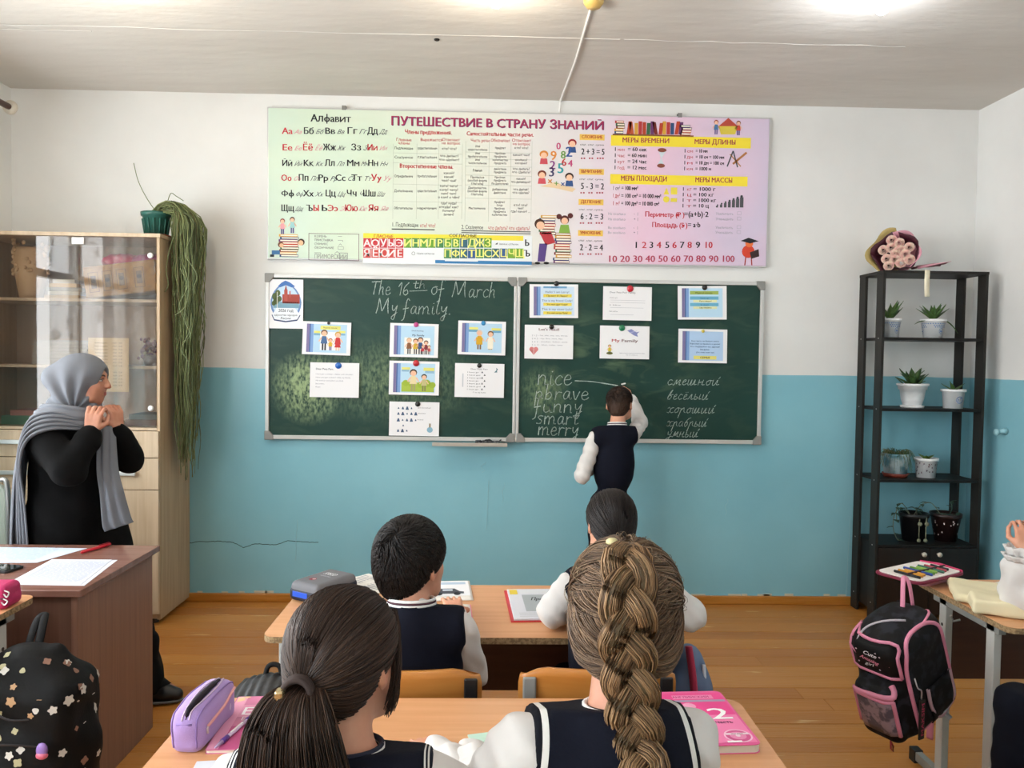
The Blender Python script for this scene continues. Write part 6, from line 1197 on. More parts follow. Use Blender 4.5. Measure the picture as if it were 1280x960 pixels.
for i in range(84):
    o = Vector((Rr.uniform(-.18, .16), -.5, Rr.uniform(-.03, .42))) if i % 3 else Vector((.5, Rr.uniform(-.1, .1), Rr.uniform(0, .4))); hit = tr.ray_cast(o, Vector((0.05, 1, 0)).normalized() if i % 3 else Vector((-1, .1, 0)).normalized())
    if hit[0] is None: continue
    p, nrm = hit[0], hit[1]; a = nrm.cross(Vector((0, 0, 1))).normalized(); b_ = nrm.cross(a); pm_.cur = [0, 0, 1, 2, 0, 3][i % 6]; kind = i % 4; n_ = 20; r0 = (.011, .0085, .0035, .009)[kind]*Rr.uniform(.7, 1.25); th = Rr.uniform(0, 6); lob = (5, 3, 2, 4)[kind]; am = (.22, .12, .5, .18)[kind]
    vs = [p+nrm*.0015+a*math.cos(2*PI*k/n_)*r0*(1+am*math.sin(lob*2*PI*k/n_+th))*(1 if kind != 2 else 1.8)+b_*math.sin(2*PI*k/n_)*r0*(1+am*math.sin(lob*2*PI*k/n_+th))*(1 if kind != 2 else .5) for k in range(n_)]
    pm_.add(vs, [tuple(range(n_))])
pm_.build('printed_motifs', MM, bp, kind='stuff')
kc = MB().ball((0, 0, 0), (.016, .008, .021), 12).build('toy_charm', mat('lilac_glitter', '9a78c0', rough=.4), bp, smooth=True); kc.location = (.068, -.13, .19); q_ = MB().ball((0, -.001, -.013), (.0165, .009, .011), 12).build('charm_base', mat('rose_pink', 'd8708a', rough=.4), kc, smooth=True)
# ribbed black bag at the left side of the middle desk
b2 = thing('backpack', 'ribbed dark grey backpack hanging at the left end of the middle desk', 'backpack', (-.625, -2.63, .30))
S_ = Solid(.006); S_.box((.03, .03, .13), (.06, .06, .12), .05, k=.04); S_.ell((.03, .03, .24), (.085, .09, .09), k=.04); S_.disp = lambda X, Y, Z: .003*np.sin(X*260)
link('body', S_.mesh('body'), mat('charcoal_ribbed', '2b2d30', rough=.5), b2, smooth=True); MB().tube(catmull([(.01, .05, .30), (.02, .06, .345), (.05, .06, .345), (.06, .05, .30)], 5), .007, 6).build('carry_loop', mBkF, b2, smooth=True)
b3 = thing('backpack', 'pink and blue striped backpack hanging at the right end of the middle desk', 'backpack', (.625, -2.33, .22))
S_ = Solid(.006); S_.box((.0, 0, .16), (.025, .05, .12), .035, k=.03); S_.ell((.0, 0, .32), (.05, .07, .08), k=.05); link('body', S_.mesh('body'), mat('steel_blue_fabric', '5b6f90', rough=.6), b3, smooth=True)
MB().tube(catmull([(-.02, -.07, .42), (-.01, -.09, .33), (.0, -.095, .2), (.0, -.09, .06)], 6), .022, 8, flat=.5).build('strap', mat('raspberry_mesh', 'b02c50', rough=.7, bump=.001, bscale=300), b3, smooth=True); MB().tube(catmull([(.03, -.06, .36), (.04, -.075, .2), (.04, -.07, .06)], 6), .006, 6).build('piping', mat('pale_piping', 'c8ccd8', rough=.5), b3, smooth=True)
# pink and black school satchel on the right desk
sa = thing('school_satchel', 'black and pink school satchel with name tag hanging from the right desk', 'backpack', (1.462, -2.12, .30)); sa.rotation_euler = (0, math.radians(-21), math.radians(28))
S_ = Solid(.005); S_.box((0, 0, .19), (.085, .05, .13), .045, k=.03); S_.ell((0, 0, .33), (.12, .09, .065), k=.05); S_.box((-.115, -.0, .12), (.03, .04, .07), .035, k=.02)
mPink = mat('satchel_pink', 'dd8aa6', rough=.55); mSB = mat('satchel_black_print', '0c0c0f', rough=.65, spec=.25, c2='24262e', scale=30, detail=2, lo=.5, hi=.62)
me = S_.mesh('body'); tr = bvh_of(me); link('body', me, mSB, sa, smooth=True)
def pipe(pts, r=.006, m=mPink, name='piping', up=(0, -1, 0)):      # piping laid on the bag's skin
    out = []
    for p in catmull(pts, 5):
        h = tr.find_nearest(Vector(p)); out.append(tuple(h[0]+h[1]*.001))
    return MB().tube(out, r, 7).build(name, m, sa, smooth=True)
F_ = -.10
pipe([(-.10, F_, .05), (-.105, F_, .2), (-.10, F_, .30), (-.06, F_, .38), (.02, F_, .39), (.09, F_, .34), (.115, F_, .2), (.10, F_, .06)], .007)
pipe([(-.10, F_, .05), (-.06, F_, .0), (.06, F_, .0), (.10, F_, .06)], .004); pipe([(.02, F_, .385), (.10, -.06, .36), (.125, 0, .3), (.13, 0, .1)], .004)
pipe([(-.13, -.06, .30), (-.17, .03, .30), (-.14, .09, .33), (-.06, .09, .39)], .006); pipe([(-.13, -.05, .22), (-.16, -.06, .20), (-.16, .05, .19)], .010); pipe([(-.0, -.05, .39), (-.07, .03, .385), (-.12, .05, .35)], .004, mat('grey_piping', 'b8b0b8', rough=.5))
# front flap panel facing up-left, with its pink border and writing
fp_ = []
h = tr.ray_cast(Vector((-.35, 0, .32)), Vector((1, 0, 0)))
def patch(y0, y1, z0, z1, off, name, m, n=7, rad=.02, ax=0):
    A = []
    for i in range(n):
        row = []
        for j in range(n):
            yy, zz_ = y0+(y1-y0)*i/(n-1), z0+(z1-z0)*j/(n-1); o = Vector((-.4, yy, zz_)) if ax == 0 else Vector((yy, -.4, zz_)); d = Vector((1, 0, 0)) if ax == 0 else Vector((0, 1, 0)); hh = tr.ray_cast(o, d)
            p = hh[0] if hh[0] is not None else (o+d*.3); row.append(tuple(Vector(p)-d*off))
        A.append(row)
    MB().grid(A).build(name, m, sa, smooth=True, solid=.003); return A
mBlk = mat('satchel_black', '09090b', rough=.65, spec=.25)
A = patch(-.085, .08, .255, .37, .006, 'front_flap', mBlk)
ring = [A[i][0] for i in range(7)]+[A[6][j] for j in range(1, 7)]+[A[i][6] for i in range(5, -1, -1)]+[A[0][j] for j in range(5, -1, -1)]
MB().tube(ring, .006, 7).build('flap_border', mPink, sa, smooth=True)
A2 = patch(-.07, .07, .06, .19, .004, 'front_pocket', mat('grey_pink_print', 'a08c98', rough=.5, c2='5a5260', scale=30, lo=.45, hi=.55)); ring = [A2[i][6] for i in range(7)]; MB().tube([A2[0][0]]+[A2[0][j] for j in range(1, 7)]+ring+[A2[6][j] for j in range(5, -1, -1)], .007, 7).build('pocket_border', mPink, sa, smooth=True)
c00, c10, c01 = Vector(A[1][1]), Vector(A[5][1]), Vector(A[1][5])
ux = (c00-c10)/50; uy = (c01-c00)/50; nn_ = ux.cross(uy).normalized()
P = Print(c10+nn_*.016, ux, uy, nn_, .0004)
P.text(14, 34, 'Cute', 9, 'e8e4ea', True, width=22, shear=.3, lay=2, rot=-.1); P.text(8, 22, 'Amazing', 8, 'd8849c', True, width=30, shear=.3, lay=2, rot=-.15); P.text(16, 10, 'girl', 7, 'e8e4ea', False, width=14, shear=.3, lay=2)
for x, y in ((4, 40), (42, 38), (6, 12), (40, 8), (36, 44)): P.disc(x, y, 1.6, 'd8c8d8', 2, n=6)
P.build('print', sa)['kind'] = 'stuff'
# side pocket
A3_ = patch(-.03, .095, .03, .165, .005, 'side_pocket', mSB, ax=1); MB().tube(catmull([A3_[0][6], A3_[0][3], A3_[2][0], A3_[4][0], A3_[6][2], A3_[6][6]], 5), .006, 7).build('pocket_border', mat('pink_grey_piping', 'c0a0ac', rough=.5), sa, smooth=True)
patch(.03, .05, .01, .04, .007, 'reflective_strip', mat('reflective_grey', 'b0b2b6', rough=.3), ax=1, n=3)
tg = MB().box(-.014, .014, -.003, .003, -.13, 0).build('name_tag', mat('black_leather', '15110f', rough=.5), sa, bevel=.003); tg.location = (-.085, -.115, .17); tg.rotation_euler = (0, math.radians(21), 0)
P = Print((.010, -.0035, -.122), (0, 0, .001), (-.001, 0, 0), (0, -1, 0), .0003); P.o = Vector((.0075, -.0035, -.122)); P.text(4, 0, 'MAKSIM', 14, 'c8446a', True, width=108, lay=1); tgp = P.build('lettering', tg)
MB().tube(catmull([(-.085, -.112, .17), (-.08, -.115, .2), (-.09, -.112, .215), (-.08, -.10, .24)], 5), .0025, 6).build('chain', mZip, sa, smooth=True); MB().tube([(-.17, -.03, .03), (-.178, -.03, .0), (-.172, -.03, -.015), (-.165, -.03, 0), (-.17, -.03, .02)], .003, 6).build('zip_pull', mat('red_charm', 'a02a3a', rough=.4), sa, smooth=True)
MB().tube(catmull([(.06, .0, .385), (.10, .01, .45), (.115, .012, .47), (.118, .0, .45), (.10, -.01, .375)], 6), .008, 8, flat=.4).build('carry_handle', mPink, sa, smooth=True)
MB().tube(catmull([(.13, .02, .12), (.15, .02, .05), (.13, .02, -.03), (.10, .02, -.10), (.075, .02, -.16)], 6), .013, 8, flat=.3, up=(1, 0, 0)).build('strap', mPink, sa, smooth=True); MB().tube(catmull([(.12, .05, .36), (.16, .05, .25), (.165, .05, .12), (.13, .04, .03)], 6), .016, 8, flat=.4).build('strap', mSB, sa, smooth=True)
# ================================================================== THINGS ON THE RIGHT DESK
oc = thing('pencil_case', 'open pink pencil case full of pens projecting over the corner of the right desk', 'pencil case', (1.63, -1.87, .70), math.radians(30))
MB().prism(rrect(-.11, .10, -.07, .07, .03), .0, .022).build('base_half', mat('pale_pink_fabric', 'e0a0b4', rough=.6), oc, bevel=.006)
Mt = Matrix.Rotation(math.radians(-6), 4, 'X') @ Matrix.Rotation(math.radians(0), 4, 'Y')
ld_ = MB(); ld_.prism(rrect(-.20, .10, -.10, .085, .035), .026, .036, 'z'); ld_.build('lid_half', mat('burgundy_fabric', '7a1838', rough=.6), oc, bevel=.003)
MB().prism(rrect(-.19, .09, -.09, .075, .03), .036, .039).build('lining', mat('cream_lining', 'ece6e0', rough=.7), oc)
for i, (c, l_) in enumerate((('1c1c20', .10), ('d89428', .10), ('e0a040', .09), ('2c4a9a', .11), ('6a9a3a', .10), ('88b048', .09), ('3a6a5a', .10), ('b04858', .09), ('20242a', .08))):
    MB().tube([(-.16+.025*i, -.075+.006*(i % 3), .044), (-.155+.025*i, -.075+l_, .044)], .005, 7).build('pen', mat('pen_'+c, c, rough=.35), oc, smooth=True)
MB().box(-.17, .07, -.035, -.028, .046, .050).build('elastic_band', mat('dark_elastic', '3a2024', rough=.7), oc); MB().tube([(.085, -.09, .038), (.095, -.0, .042), (.085, .07, .038)], .005, 6).build('zip', mat('raspberry_zip', 'c03060', rough=.5), oc)
cl = thing('folded_cloth', 'folded cream cloth lying over the near edge of the right desk', 'cloth', (1.70, -2.17, .70), math.radians(-25))
S_ = Solid(.005); S_.box((-.03, .07, .017), (.085, .10, .003), .012, k=.01); S_.box((.01, -.10, .026), (.085, .045, .012), .012, k=.015)
for i in range(3): S_.box((.085, -.10, .012+.013*i), (.02, .045, .001), .005, k=.002)
S_.disp = lambda X, Y, Z: .0022*np.sin(X*50+Y*20)*np.sin(Y*38-X*12)
link('cloth', S_.mesh('cloth'), mat('cream_cloth', 'e6dcb8', rough=.85, bump=.0006, bscale=300), cl, smooth=True)
open_book('open white textbook on the right desk beside the cream cloth', 1.88, -2.05, .30, .24, math.radians(20), D2, hump=.008)
# ================================================================== PEOPLE
mSk = mat('skin', 'd9a184', rough=.5, sss=.08, c2='cf9277', scale=20); mLip = mat('lips', 'b5655c', rough=.4); mEye = mat('eye_white', 'e8e4de', rough=.2); mIris = mat('iris', '2a1c14', rough=.15)
def rotm(yaw, pitch=0, roll=0):      # columns: right, forward, up; yaw 0 looks at the board (+Y)
    return np.array((Matrix.Rotation(yaw, 3, 'Z') @ Matrix.Rotation(pitch, 3, 'X') @ Matrix.Rotation(roll, 3, 'Y')))
def M4(R): return Matrix(R.tolist()).to_4x4()
def head(S_, c, R, s):
    L_ = lambda x, y, z: c+R @ (A3(x, y, z)*s)
    e = lambda p, r, k=.02, sub=False: S_.ell(L_(*p), np.array(r)*s, M4(R), k=k*s, sub=sub)
    cp = lambda a, b, ra, rb, k=.012, sub=False: S_.cap(L_(*a), L_(*b), ra*s, rb*s, k=k*s, sub=sub)
    e((0, -.010, .028), (.075, .093, .082)); e((0, .022, -.035), (.058, .064, .070), .04); e((0, .058, -.085), (.022, .018, .016), .03)
    cp((-.045, .045, -.07), (.045, .045, -.07), .02, .02, .03)
    for sx in (-1, 1):
        e((sx*.036, .058, -.022), (.022, .022, .022), .03); cp((sx*.012, .082, .034), (sx*.044, .070, .032), .009, .008, .015)
        e((sx*.031, .098, .010), (.016, .014, .011), .012, True)
        e((sx*.078, -.008, -.008), (.008, .019, .030), .006); e((sx*.084, -.003, -.006), (.004, .010, .018), .004, True); cp((sx*.080, -.022, .012), (sx*.083, -.018, -.026), .005, .005, .004)
    cp((0, .084, .024), (0, .104, -.016), .008, .0115, .01); e((-.011, .096, -.020), (.007, .008, .007), .008); e((.011, .096, -.020), (.007, .008, .007), .008)
    cp((-.017, .080, -.050), (.017, .080, -.050), .0085, .0085, .012); cp((-.02, .0895, -.0495), (.02, .0895, -.0495), .0018, .0018, .004, True)
def face_parts(t, c, R, s, brow='2c1e18'):
    L_ = lambda x, y, z: tuple(c+R @ (A3(x, y, z)*s))
    for sx in (-1, 1):
        e = MB().ball(L_(sx*.031, .0765, .0105), (.0125*s, .0095*s, .0068*s), 14, M=M4(R)).build('eye', mEye, t, world=True, smooth=True)
        MB().ball(L_(sx*.031, .0845, .0105), (.0048*s, .0025*s, .0048*s), 10, M=M4(R)).build('iris', mIris, e, world=True, smooth=True)
        MB().tube(catmull([L_(sx*.014, .0905, .029), L_(sx*.030, .0885, .034), L_(sx*.047, .074, .028)], 4), [.0016*s]+[.0026*s]*7+[.0012*s], 6).build('eyebrow', mat('brow_'+brow, brow, rough=.8), t, world=True)
        MB().tube(catmull([L_(sx*.019, .0885, .014), L_(sx*.031, .0895, .0185), L_(sx*.043, .080, .013)], 4), .0013*s, 5).build('eyelid', mat('brow_'+brow, brow), t, world=True)
    for z, w in ((-.0462, .017), (-.0535, .015)):
        MB().tube(catmull([L_(-w, .0815, z-.0015), L_(0, .0925, z), L_(w, .0815, z-.0015)], 4), [.0015*s]+[.0036*s]*7+[.0015*s], 7).build('lip', mLip, t, world=True, smooth=True)
def hand(S_, w, d, n, side, s=1.0, curl=.4, thumb=.6, spread=.08, rf=.0082):     # w wrist, d direction of the fingers, n back of the hand, side +1 right hand
    w = np.array(w, float); d = np.array(d, float); d /= np.linalg.norm(d); n = np.array(n, float); n -= d*(n @ d); n /= np.linalg.norm(n); x = np.cross(d, n)*side
    k_ = .008*s
    for j in (-.028, -.010, .010, .026): S_.cap(w+x*j*.7*s, w+d*.075*s+x*j*s, .012*s, .0105*s, k=k_)
    for i, (off, ln) in enumerate(((-.030, .060), (-.010, .074), (.010, .080), (.029, .072))):
        p = w+d*.082*s+x*off*s; a = 0; L0 = ln*s
        for q, (fr, r0, r1) in enumerate(((.45, 1, .93), (.30, .93, .86), (.25, .86, .72))):
            a += curl*(.8 if q == 0 else 1.1)*(1+.06*i); v = d*math.cos(a)-n*math.sin(a)+x*spread*(off/.03); p2 = p+v/np.linalg.norm(v)*L0*fr; S_.cap(p, p2, rf*s*r0, rf*s*r1, k=.003); p = p2
    p = w+d*.022*s+x*.026*s; v = d*.62+x*.62-n*(.25+.4*thumb); v /= np.linalg.norm(v); p2 = p+v*.040*s; S_.cap(p, p2, .0125*s, .0105*s, k=k_)
    v2 = d*(.8)-x*.15*thumb-n*(.25+.4*thumb); v2 /= np.linalg.norm(v2); p3 = p2+v2*.028*s; S_.cap(p2, p3, .0100*s, .0092*s, k=.004); S_.cap(p3, p3+v2*.018*s, .0092*s, .0075*s, k=.003)
def scalp(c, R, s, d, lift=.0):     # point on the scalp in direction d (head frame), with the skull's own radii
    r = A3(.079, .098, .088)*s; return c+R @ (A3(0, -.009, .029)*s+d*(r+lift))
def unit(v): return v/np.linalg.norm(v, axis=-1, keepdims=True)
HN = unit(A3(0, -.73, .68))
from mathutils.bvhtree import BVHTree
def hair_col(n, a, b, Rg): g0 = Rg.random((n, 1))**1.2; return np.array(lin(a)[:3])*(1-g0)+np.array(lin(b)[:3])*g0
mHair = mat('hair', 'ffffff', rough=.5, attr='Col', spec=.3)
class Cap:
    """the hair's base shell, and the radius of that shell in every direction from the skull's centre"""
    def __init__(g, t, c, R, s, col, extra=.008, clipc=-.016, nape=.062, name='hair'):
        g.c, g.R, g.s = c, R, s
        S_ = Solid(.0055); S_.ell(c+R @ (A3(0, -.010, .028)*s), (A3(.077, .095, .085)+extra)*s, M4(R)); S_.ell(c+R @ (A3(0, -.038, -.03)*s), A3(nape, .064, .066)*s, M4(R), k=.03)
        S_.clip(c+R @ (HN*clipc*s), R @ (-HN)); me = S_.mesh(name); g.o = link(name, me, mat('hair_'+col, col, rough=.55, bump=.0012, bscale=220, c2=col, spec=.3), t, world=True, smooth=True)
        bv = BVHTree.FromPolygons([tuple(q) for q in S_.V], [tuple(p.vertices) for p in me.polygons]); g.cen = c+R @ (A3(0, -.012, .02)*s); g.nl, g.nm = 49, 96; T = np.zeros((g.nl, g.nm)); g.ok = np.zeros((g.nl, g.nm), bool)
        for i in range(g.nl):
            for j in range(g.nm):
                la, lo = PI*i/(g.nl-1), 2*PI*j/g.nm; d = R @ A3(math.sin(la)*math.cos(lo), math.sin(la)*math.sin(lo), math.cos(la)); h = bv.ray_cast(Vector(g.cen), Vector(d))
                if h[0] is None: T[i, j] = .08*s; continue
                T[i, j] = h[3]; q = R.T @ (np.array(h[0])-c); g.ok[i, j] = (q @ HN) > (clipc+.006)*s
        g.T = T
    def look(g, d, tab):
        la = np.arccos(np.clip(d[..., 2], -1, 1))/PI*(g.nl-1); lo = (np.arctan2(d[..., 1], d[..., 0]) % (2*PI))/(2*PI)*g.nm
        i0 = np.clip(la.astype(int), 0, g.nl-2); j0 = lo.astype(int) % g.nm; f = la-i0; h = lo-lo.astype(int); j1 = (j0+1) % g.nm
        return (tab[i0, j0]*(1-f)*(1-h)+tab[i0+1, j0]*f*(1-h)+tab[i0, j1]*(1-f)*h+tab[i0+1, j1]*f*h)
    def at(g, d, lift): return g.cen+(d*(g.look(d, g.T)+lift)[..., None]) @ g.R.T
    def dirs(g, n, Rg):
        d = unit(Rg.normal(size=(n*4, 3))); return d[g.look(d, g.ok.astype(float)) > .6][:n]
def short_hair(t, c, R, s, a, b, n=2600, seed=3, ln=.022, fade=None, nape=.062):
    g = Cap(t, c, R, s, fade or a, extra=.004 if fade else .006, nape=nape); Rg = np.random.default_rng(seed); d = g.dirs(n, Rg); n = len(d)
    wh = unit(A3(.12, -.75, .62)); tang = d-wh; tang -= d*(tang*d).sum(1, keepdims=True); tang = unit(tang+1e-6); sw = np.cross(d, tang); near = np.clip(1-np.linalg.norm(d-wh, axis=1)/.7, 0, 1)[:, None]; tang = unit(tang+sw*(near*1.2+Rg.normal(0, .16, (n, 1))))
    K_ = 5; P = np.empty((n, K_, 3)); L0 = ln*Rg.uniform(.7, 1.2, n)*s; hi = np.clip((d[:, 2]+.15)/.5, 0, 1) if fade else np.clip((d[:, 2]+.75)/.5, .3, 1); L0 = L0*(.25+.75*hi)
    for k in range(K_):
        u = k/(K_-1); P[:, k] = g.at(unit(d+tang*(u*L0/(.088*s))[:, None]), (.001+(.006 if fade else .0075)*math.sin(.3+u*2.2)*hi)*s)
    col = hair_col(n, a, b, Rg)
    if fade: col = col*hi[:, None]+np.array(lin(fade)[:3])*(1-hi[:, None])
    link('hair_strands', fibers(P, np.tile(np.array([1, 1, .9, .7, .3])*.0014*s, (n, 1)), col, 3, 'hair_strands'), mHair, g.o, world=True, kind='stuff'); return g.o
def swept_hair(t, c, R, s, a, b, tie, n, seed, rad=.0011, cap_extra=.004, name='hair_strands', nape=.062):
    """strands combed from the hairline over the skull to the tie point"""
    g = Cap(t, c, R, s, a, extra=cap_extra, nape=nape); Rg = np.random.default_rng(seed); tie = unit(A3(*tie)); d = g.dirs(n, Rg); n = len(d)
    ang = np.arccos(np.clip(d @ tie, -1, 1)); K_ = 12; P = np.empty((n, K_, 3)); lf = Rg.uniform(.0, .0065, n); so = np.sin(ang)+1e-6
    for k in range(K_):
        u = k/(K_-1); q = unit(d*(np.sin((1-u)*ang)/so)[:, None]+tie*(np.sin(u*ang)/so)[:, None]); wob = np.stack([np.sin(u*5+lf*900), np.cos(u*4+lf*700), np.sin(u*3+lf*1100)], 1)*.004
        P[:, k] = g.at(unit(q+wob), lf*math.sin(PI*(.15+.72*u))*s+.0008)
    link(name, fibers(P, np.tile(np.linspace(1, .8, K_)*rad, (n, 1)), hair_col(n, a, b, Rg), 3, name), mHair, g.o, world=True, kind='stuff'); return g
mHair = mat('hair', 'ffffff', rough=.5, attr='Col', spec=.3)
mShirt = mat('white_cotton', 'dad7d4', rough=.85, bump=.0005, bscale=120, sheen=.1); mTrs = mat('navy_trousers', '0a0d18', rough=.95, spec=.2); mShoe = mat('black_shoe', '121214', rough=.35)
mVest = band_mat('navy_vest', [(0, '090d1c'), (.0999, '090d1c')])
mVestS = band_mat('navy_vest_striped', [(0, '0b0e18'), (.008, 'e4e4e0'), (.017, '090d1c'), (.0999, '090d1c')])
mVestT = band_mat('navy_vest_piped', [(0, '090d1c'), (.004, 'd8d8d4'), (.0065, '090d1c'), (.009, 'd8d8d4'), (.0115, '090d1c'), (.0999, '090d1c')])
def fold(a, f, g): return lambda X, Y, Z: a*np.sin(X*f[0]+Y*f[1]+Z*f[2]+g)*np.sin(X*f[2]*.7-Y*f[0]*.5+Z*f[1]*.6+g*2)
def pupil(name_lab, hc, hyaw, hpitch, hroll, s, N0, SH, EL, WR, PV, KN, AN, vest=mVest, hands=None, sleeve=.040, skirt=False, brow='1c1512', outfit='vest', cuffr=None, h=.006, trunk_w=.118, vcut=.018, collar='white'):
    """hc head centre, N0 neck base, then (left, right) pairs of shoulders, elbows, wrists, knees, ankles; PV pelvis"""
    base = (PV[0], PV[1], 0) if AN is None else ((AN[0][0]+AN[1][0])/2, (AN[0][1]+AN[1][1])/2, 0)
    t = thing('person', name_lab, 'person', base)
    hc = A3(*hc); N0 = A3(*N0); PV = A3(*PV); SH = [A3(*q) for q in SH]; EL = [A3(*q) for q in EL]; WR = [A3(*q) for q in WR]; KN = [A3(*q) for q in KN]; AN = [A3(*q) for q in AN]; R = rotm(hyaw, hpitch, hroll)
    B = Solid(h); head(B, hc, R, s)
    B.cap(hc+R @ (A3(0, -.022, -.05)*s), N0, .048*s, .050*s, k=.02); mid = N0*.45+PV*.55
    B.cap(SH[0]*.8+SH[1]*.2, SH[1]*.8+SH[0]*.2, .042, .042, k=.03); B.ell(N0*.65+PV*.35, (.092, .065, .12), k=.03); B.ell(mid, (.085, .062, .12), k=.03); B.ell(PV, (.105, .082, .085), k=.03)
    for i in (0, 1):
        B.path([SH[i], EL[i], WR[i]], [.033*s/.9, .027*s/.9, .020*s/.9]); sx = -1 if i == 0 else 1
        hip = PV+A3(sx*.055, .0, -.01); B.path([hip, KN[i], AN[i]], [.062, .046, .030], k=.02); B.cap(AN[i]+A3(0, -.01, -.03), AN[i]+A3(0, .10, -.045), .026, .022)
        hd = (hands or [None, None])[i] or dict(d=WR[i]-EL[i], n=(0, 0, 1), curl=.25)
        hand(B, WR[i], hd['d'], hd['n'], sx, s*.86, hd.get('curl', .3), hd.get('thumb', .5))
    B.build('body', mSk, t); face_parts(t, hc, R, s, brow)
    # shirt
    T_ = Solid(h); T_.ell(N0*.55+PV*.45, (.098, .070, .11), k=.03); T_.cap(SH[0]*.9+SH[1]*.1, SH[1]*.9+SH[0]*.1, .044, .044, k=.02); T_.ell(mid, (.098, .073, .12), k=.03); T_.cap(N0+A3(0, 0, -.03), N0+A3(0, 0, -.004), .052*s, .050*s, k=.01)
    for i in (0, 1):
        w_ = WR[i]-(WR[i]-EL[i])*.06; T_.path([SH[i], EL[i]], [sleeve*1.08, sleeve*1.06], k=.02); T_.path([EL[i], EL[i]*.35+w_*.65, w_], [sleeve*1.04, sleeve*.95, cuffr or sleeve*.72], k=.015)
    T_.disp = fold(.0045, (60, 45, 70), 1.3); T_.build('shirt', mShirt, t)
    if outfit == 'vest':
        V = Solid(h); V.ell(N0*.62+PV*.38, (trunk_w, .088, .15), k=.03); V.cap(SH[0]*.92+SH[1]*.08, SH[1]*.92+SH[0]*.08, .053, .053, k=.03)
        for q in SH: V.cap(N0+A3(0, -.006, -.022), q*.8+N0*.2+A3(0, 0, -.004), .066*s, .056, k=.025)
        V.ell(N0*.85+PV*.15, (trunk_w*.8, .076, .08), k=.03); V.ell(mid, (trunk_w-.004, .087, .13), k=.03); V.ell(PV+A3(0, 0, .04), (trunk_w+.004, .092, .09), k=.03)
        V.disp = fold(.0015, (40, 30, 50), .3); ax_ = SH[1]-SH[0]; ax_ /= np.linalg.norm(ax_); pts = []
        for i, sg in ((0, -1), (1, 1)):
            pt = SH[i]+ax_*sg*vcut; nn = ax_*sg+A3(0, 0, .10); V.clip(pt, nn); pts.append((pt, nn/np.linalg.norm(nn)))
        V.clip(N0+A3(0, 0, .006), (0, .25, 1)); V.clip(PV+A3(0, 0, -.02), (0, 0, -1))
        V.build('vest', vest, t, band=lambda P: np.minimum(-(P-pts[0][0]) @ pts[0][1], -(P-pts[1][0]) @ pts[1][1]))
    # collar
    m_ = MB(); cN = N0+A3(0, -.002, .002)
    for k, (dz, rr, idx) in enumerate(((0, .060, 0), (.006, .0585, 1), (.011, .057, 0), (.017, .056, 2), (.022, .055, 0)) if collar == 'white' else ((0, .054, 0), (.004, .053, 0)) if collar == 'plain' else ((0, .060, 1), (.006, .0585, 0), (.009, .0575, 1))):
        m_.cur = idx; m_.tube([tuple(cN+A3(rr*s*1.06*math.cos(a), rr*s*math.sin(a), dz-.012*math.sin(a)*.6)) for a in np.linspace(0, 2*PI, 29)], .0042, 6, cap=False)
    m_.build('collar', [mat('collar_white', 'e6e6e4', rough=.8), mat('collar_navy', '141a30', rough=.8), mat('collar_wine', '4a2a36', rough=.8)], t, world=True, smooth=True)
    # trousers and shoes
    Q = Solid(h*1.15); Q.ell(PV, (.118, .095, .09), k=.03)
    for i, sx in ((0, -1), (1, 1)): Q.path([PV+A3(sx*.055, 0, -.01), KN[i], AN[i]+A3(0, 0, .01)], [.076, .061, .048], k=.025)
    Q.disp = fold(.003, (40, 50, 60), .7); Q.clip(PV+A3(0, 0, .07), (0, 0, 1)); Q.build('trousers', mTrs, t)
    for i in (0, 1):
        d = KN[i]-PV; d[2] = 0; d = d/(np.linalg.norm(d)+1e-6) if abs(PV[2]-KN[i][2]) < .2 else A3(0, 1, 0); Z_ = Solid(.006); a = AN[i].copy(); a[2] = .032; Z_.cap(a-d*.025, a+d*.06, .034, .033, k=.01); Z_.cap(a+d*.06, a+d*.11+A3(0, 0, -.008), .034, .024, k=.01); Z_.clip((0, 0, .0), (0, 0, -1)); Z_.build('shoe', mShoe, t)
    return t, hc, R, s
# ---- the boy writing at the board
t, c, R, s = pupil('boy in navy vest and white shirt writing at the chalkboard with his arm raised', (.722, -.375, 1.247), math.radians(-24), math.radians(-4), math.radians(-3), .86, (.700, -.43, 1.125), [(.578, -.445, 1.065), (.790, -.42, 1.085)], [(.505, -.47, .86), (.868, -.235, 1.135)], [(.575, -.27, .88), (.832, -.105, 1.275)], (.672, -.43, .66), [(.622, -.42, .37), (.742, -.42, .37)], [(.612, -.45, .07), (.752, -.44, .07)], trunk_w=.112,
    hands=[dict(d=(.5, .8, .1), n=(-.4, 0, .9), curl=.7), dict(d=(-.2, .55, .8), n=(.7, -.5, .3), curl=.75, thumb=1)])
short_hair(t, c, R, s, '1d1512', '3b2c24', 2600, 5, .020, fade='4a372c', nape=.055)
ck = thing('chalk_stick', 'short white chalk stick in the hand of the boy at the board', 'chalk', (.793, -.045, 1.352)); MB().tube([(-.004, .008, 0), (.01, -.03, .006)], .0045, 8).build('stick', mat('chalk_stick_white', 'eceae4', rough=.9), ck)
# ---- the boy on the left of the middle desk
t, c, R, s = pupil('dark haired boy in navy vest seated at the left of the middle desk', (-.203, -2.70, .972), math.radians(-30), math.radians(-6), 0, .98, (-.195, -2.745, .868), [(-.325, -2.745, .815), (-.075, -2.745, .815)], [(-.385, -2.62, .66), (-.045, -2.635, .66)], [(-.36, -2.38, .725), (-.10, -2.36, .725)], (-.2, -2.70, .50), [(-.28, -2.33, .50), (-.11, -2.33, .50)], [(-.28, -2.32, .07), (-.12, -2.32, .07)], trunk_w=.132, sleeve=.042)
short_hair(t, c, R, s, '0f0d0d', '2e2826', 5200, 8, .026)
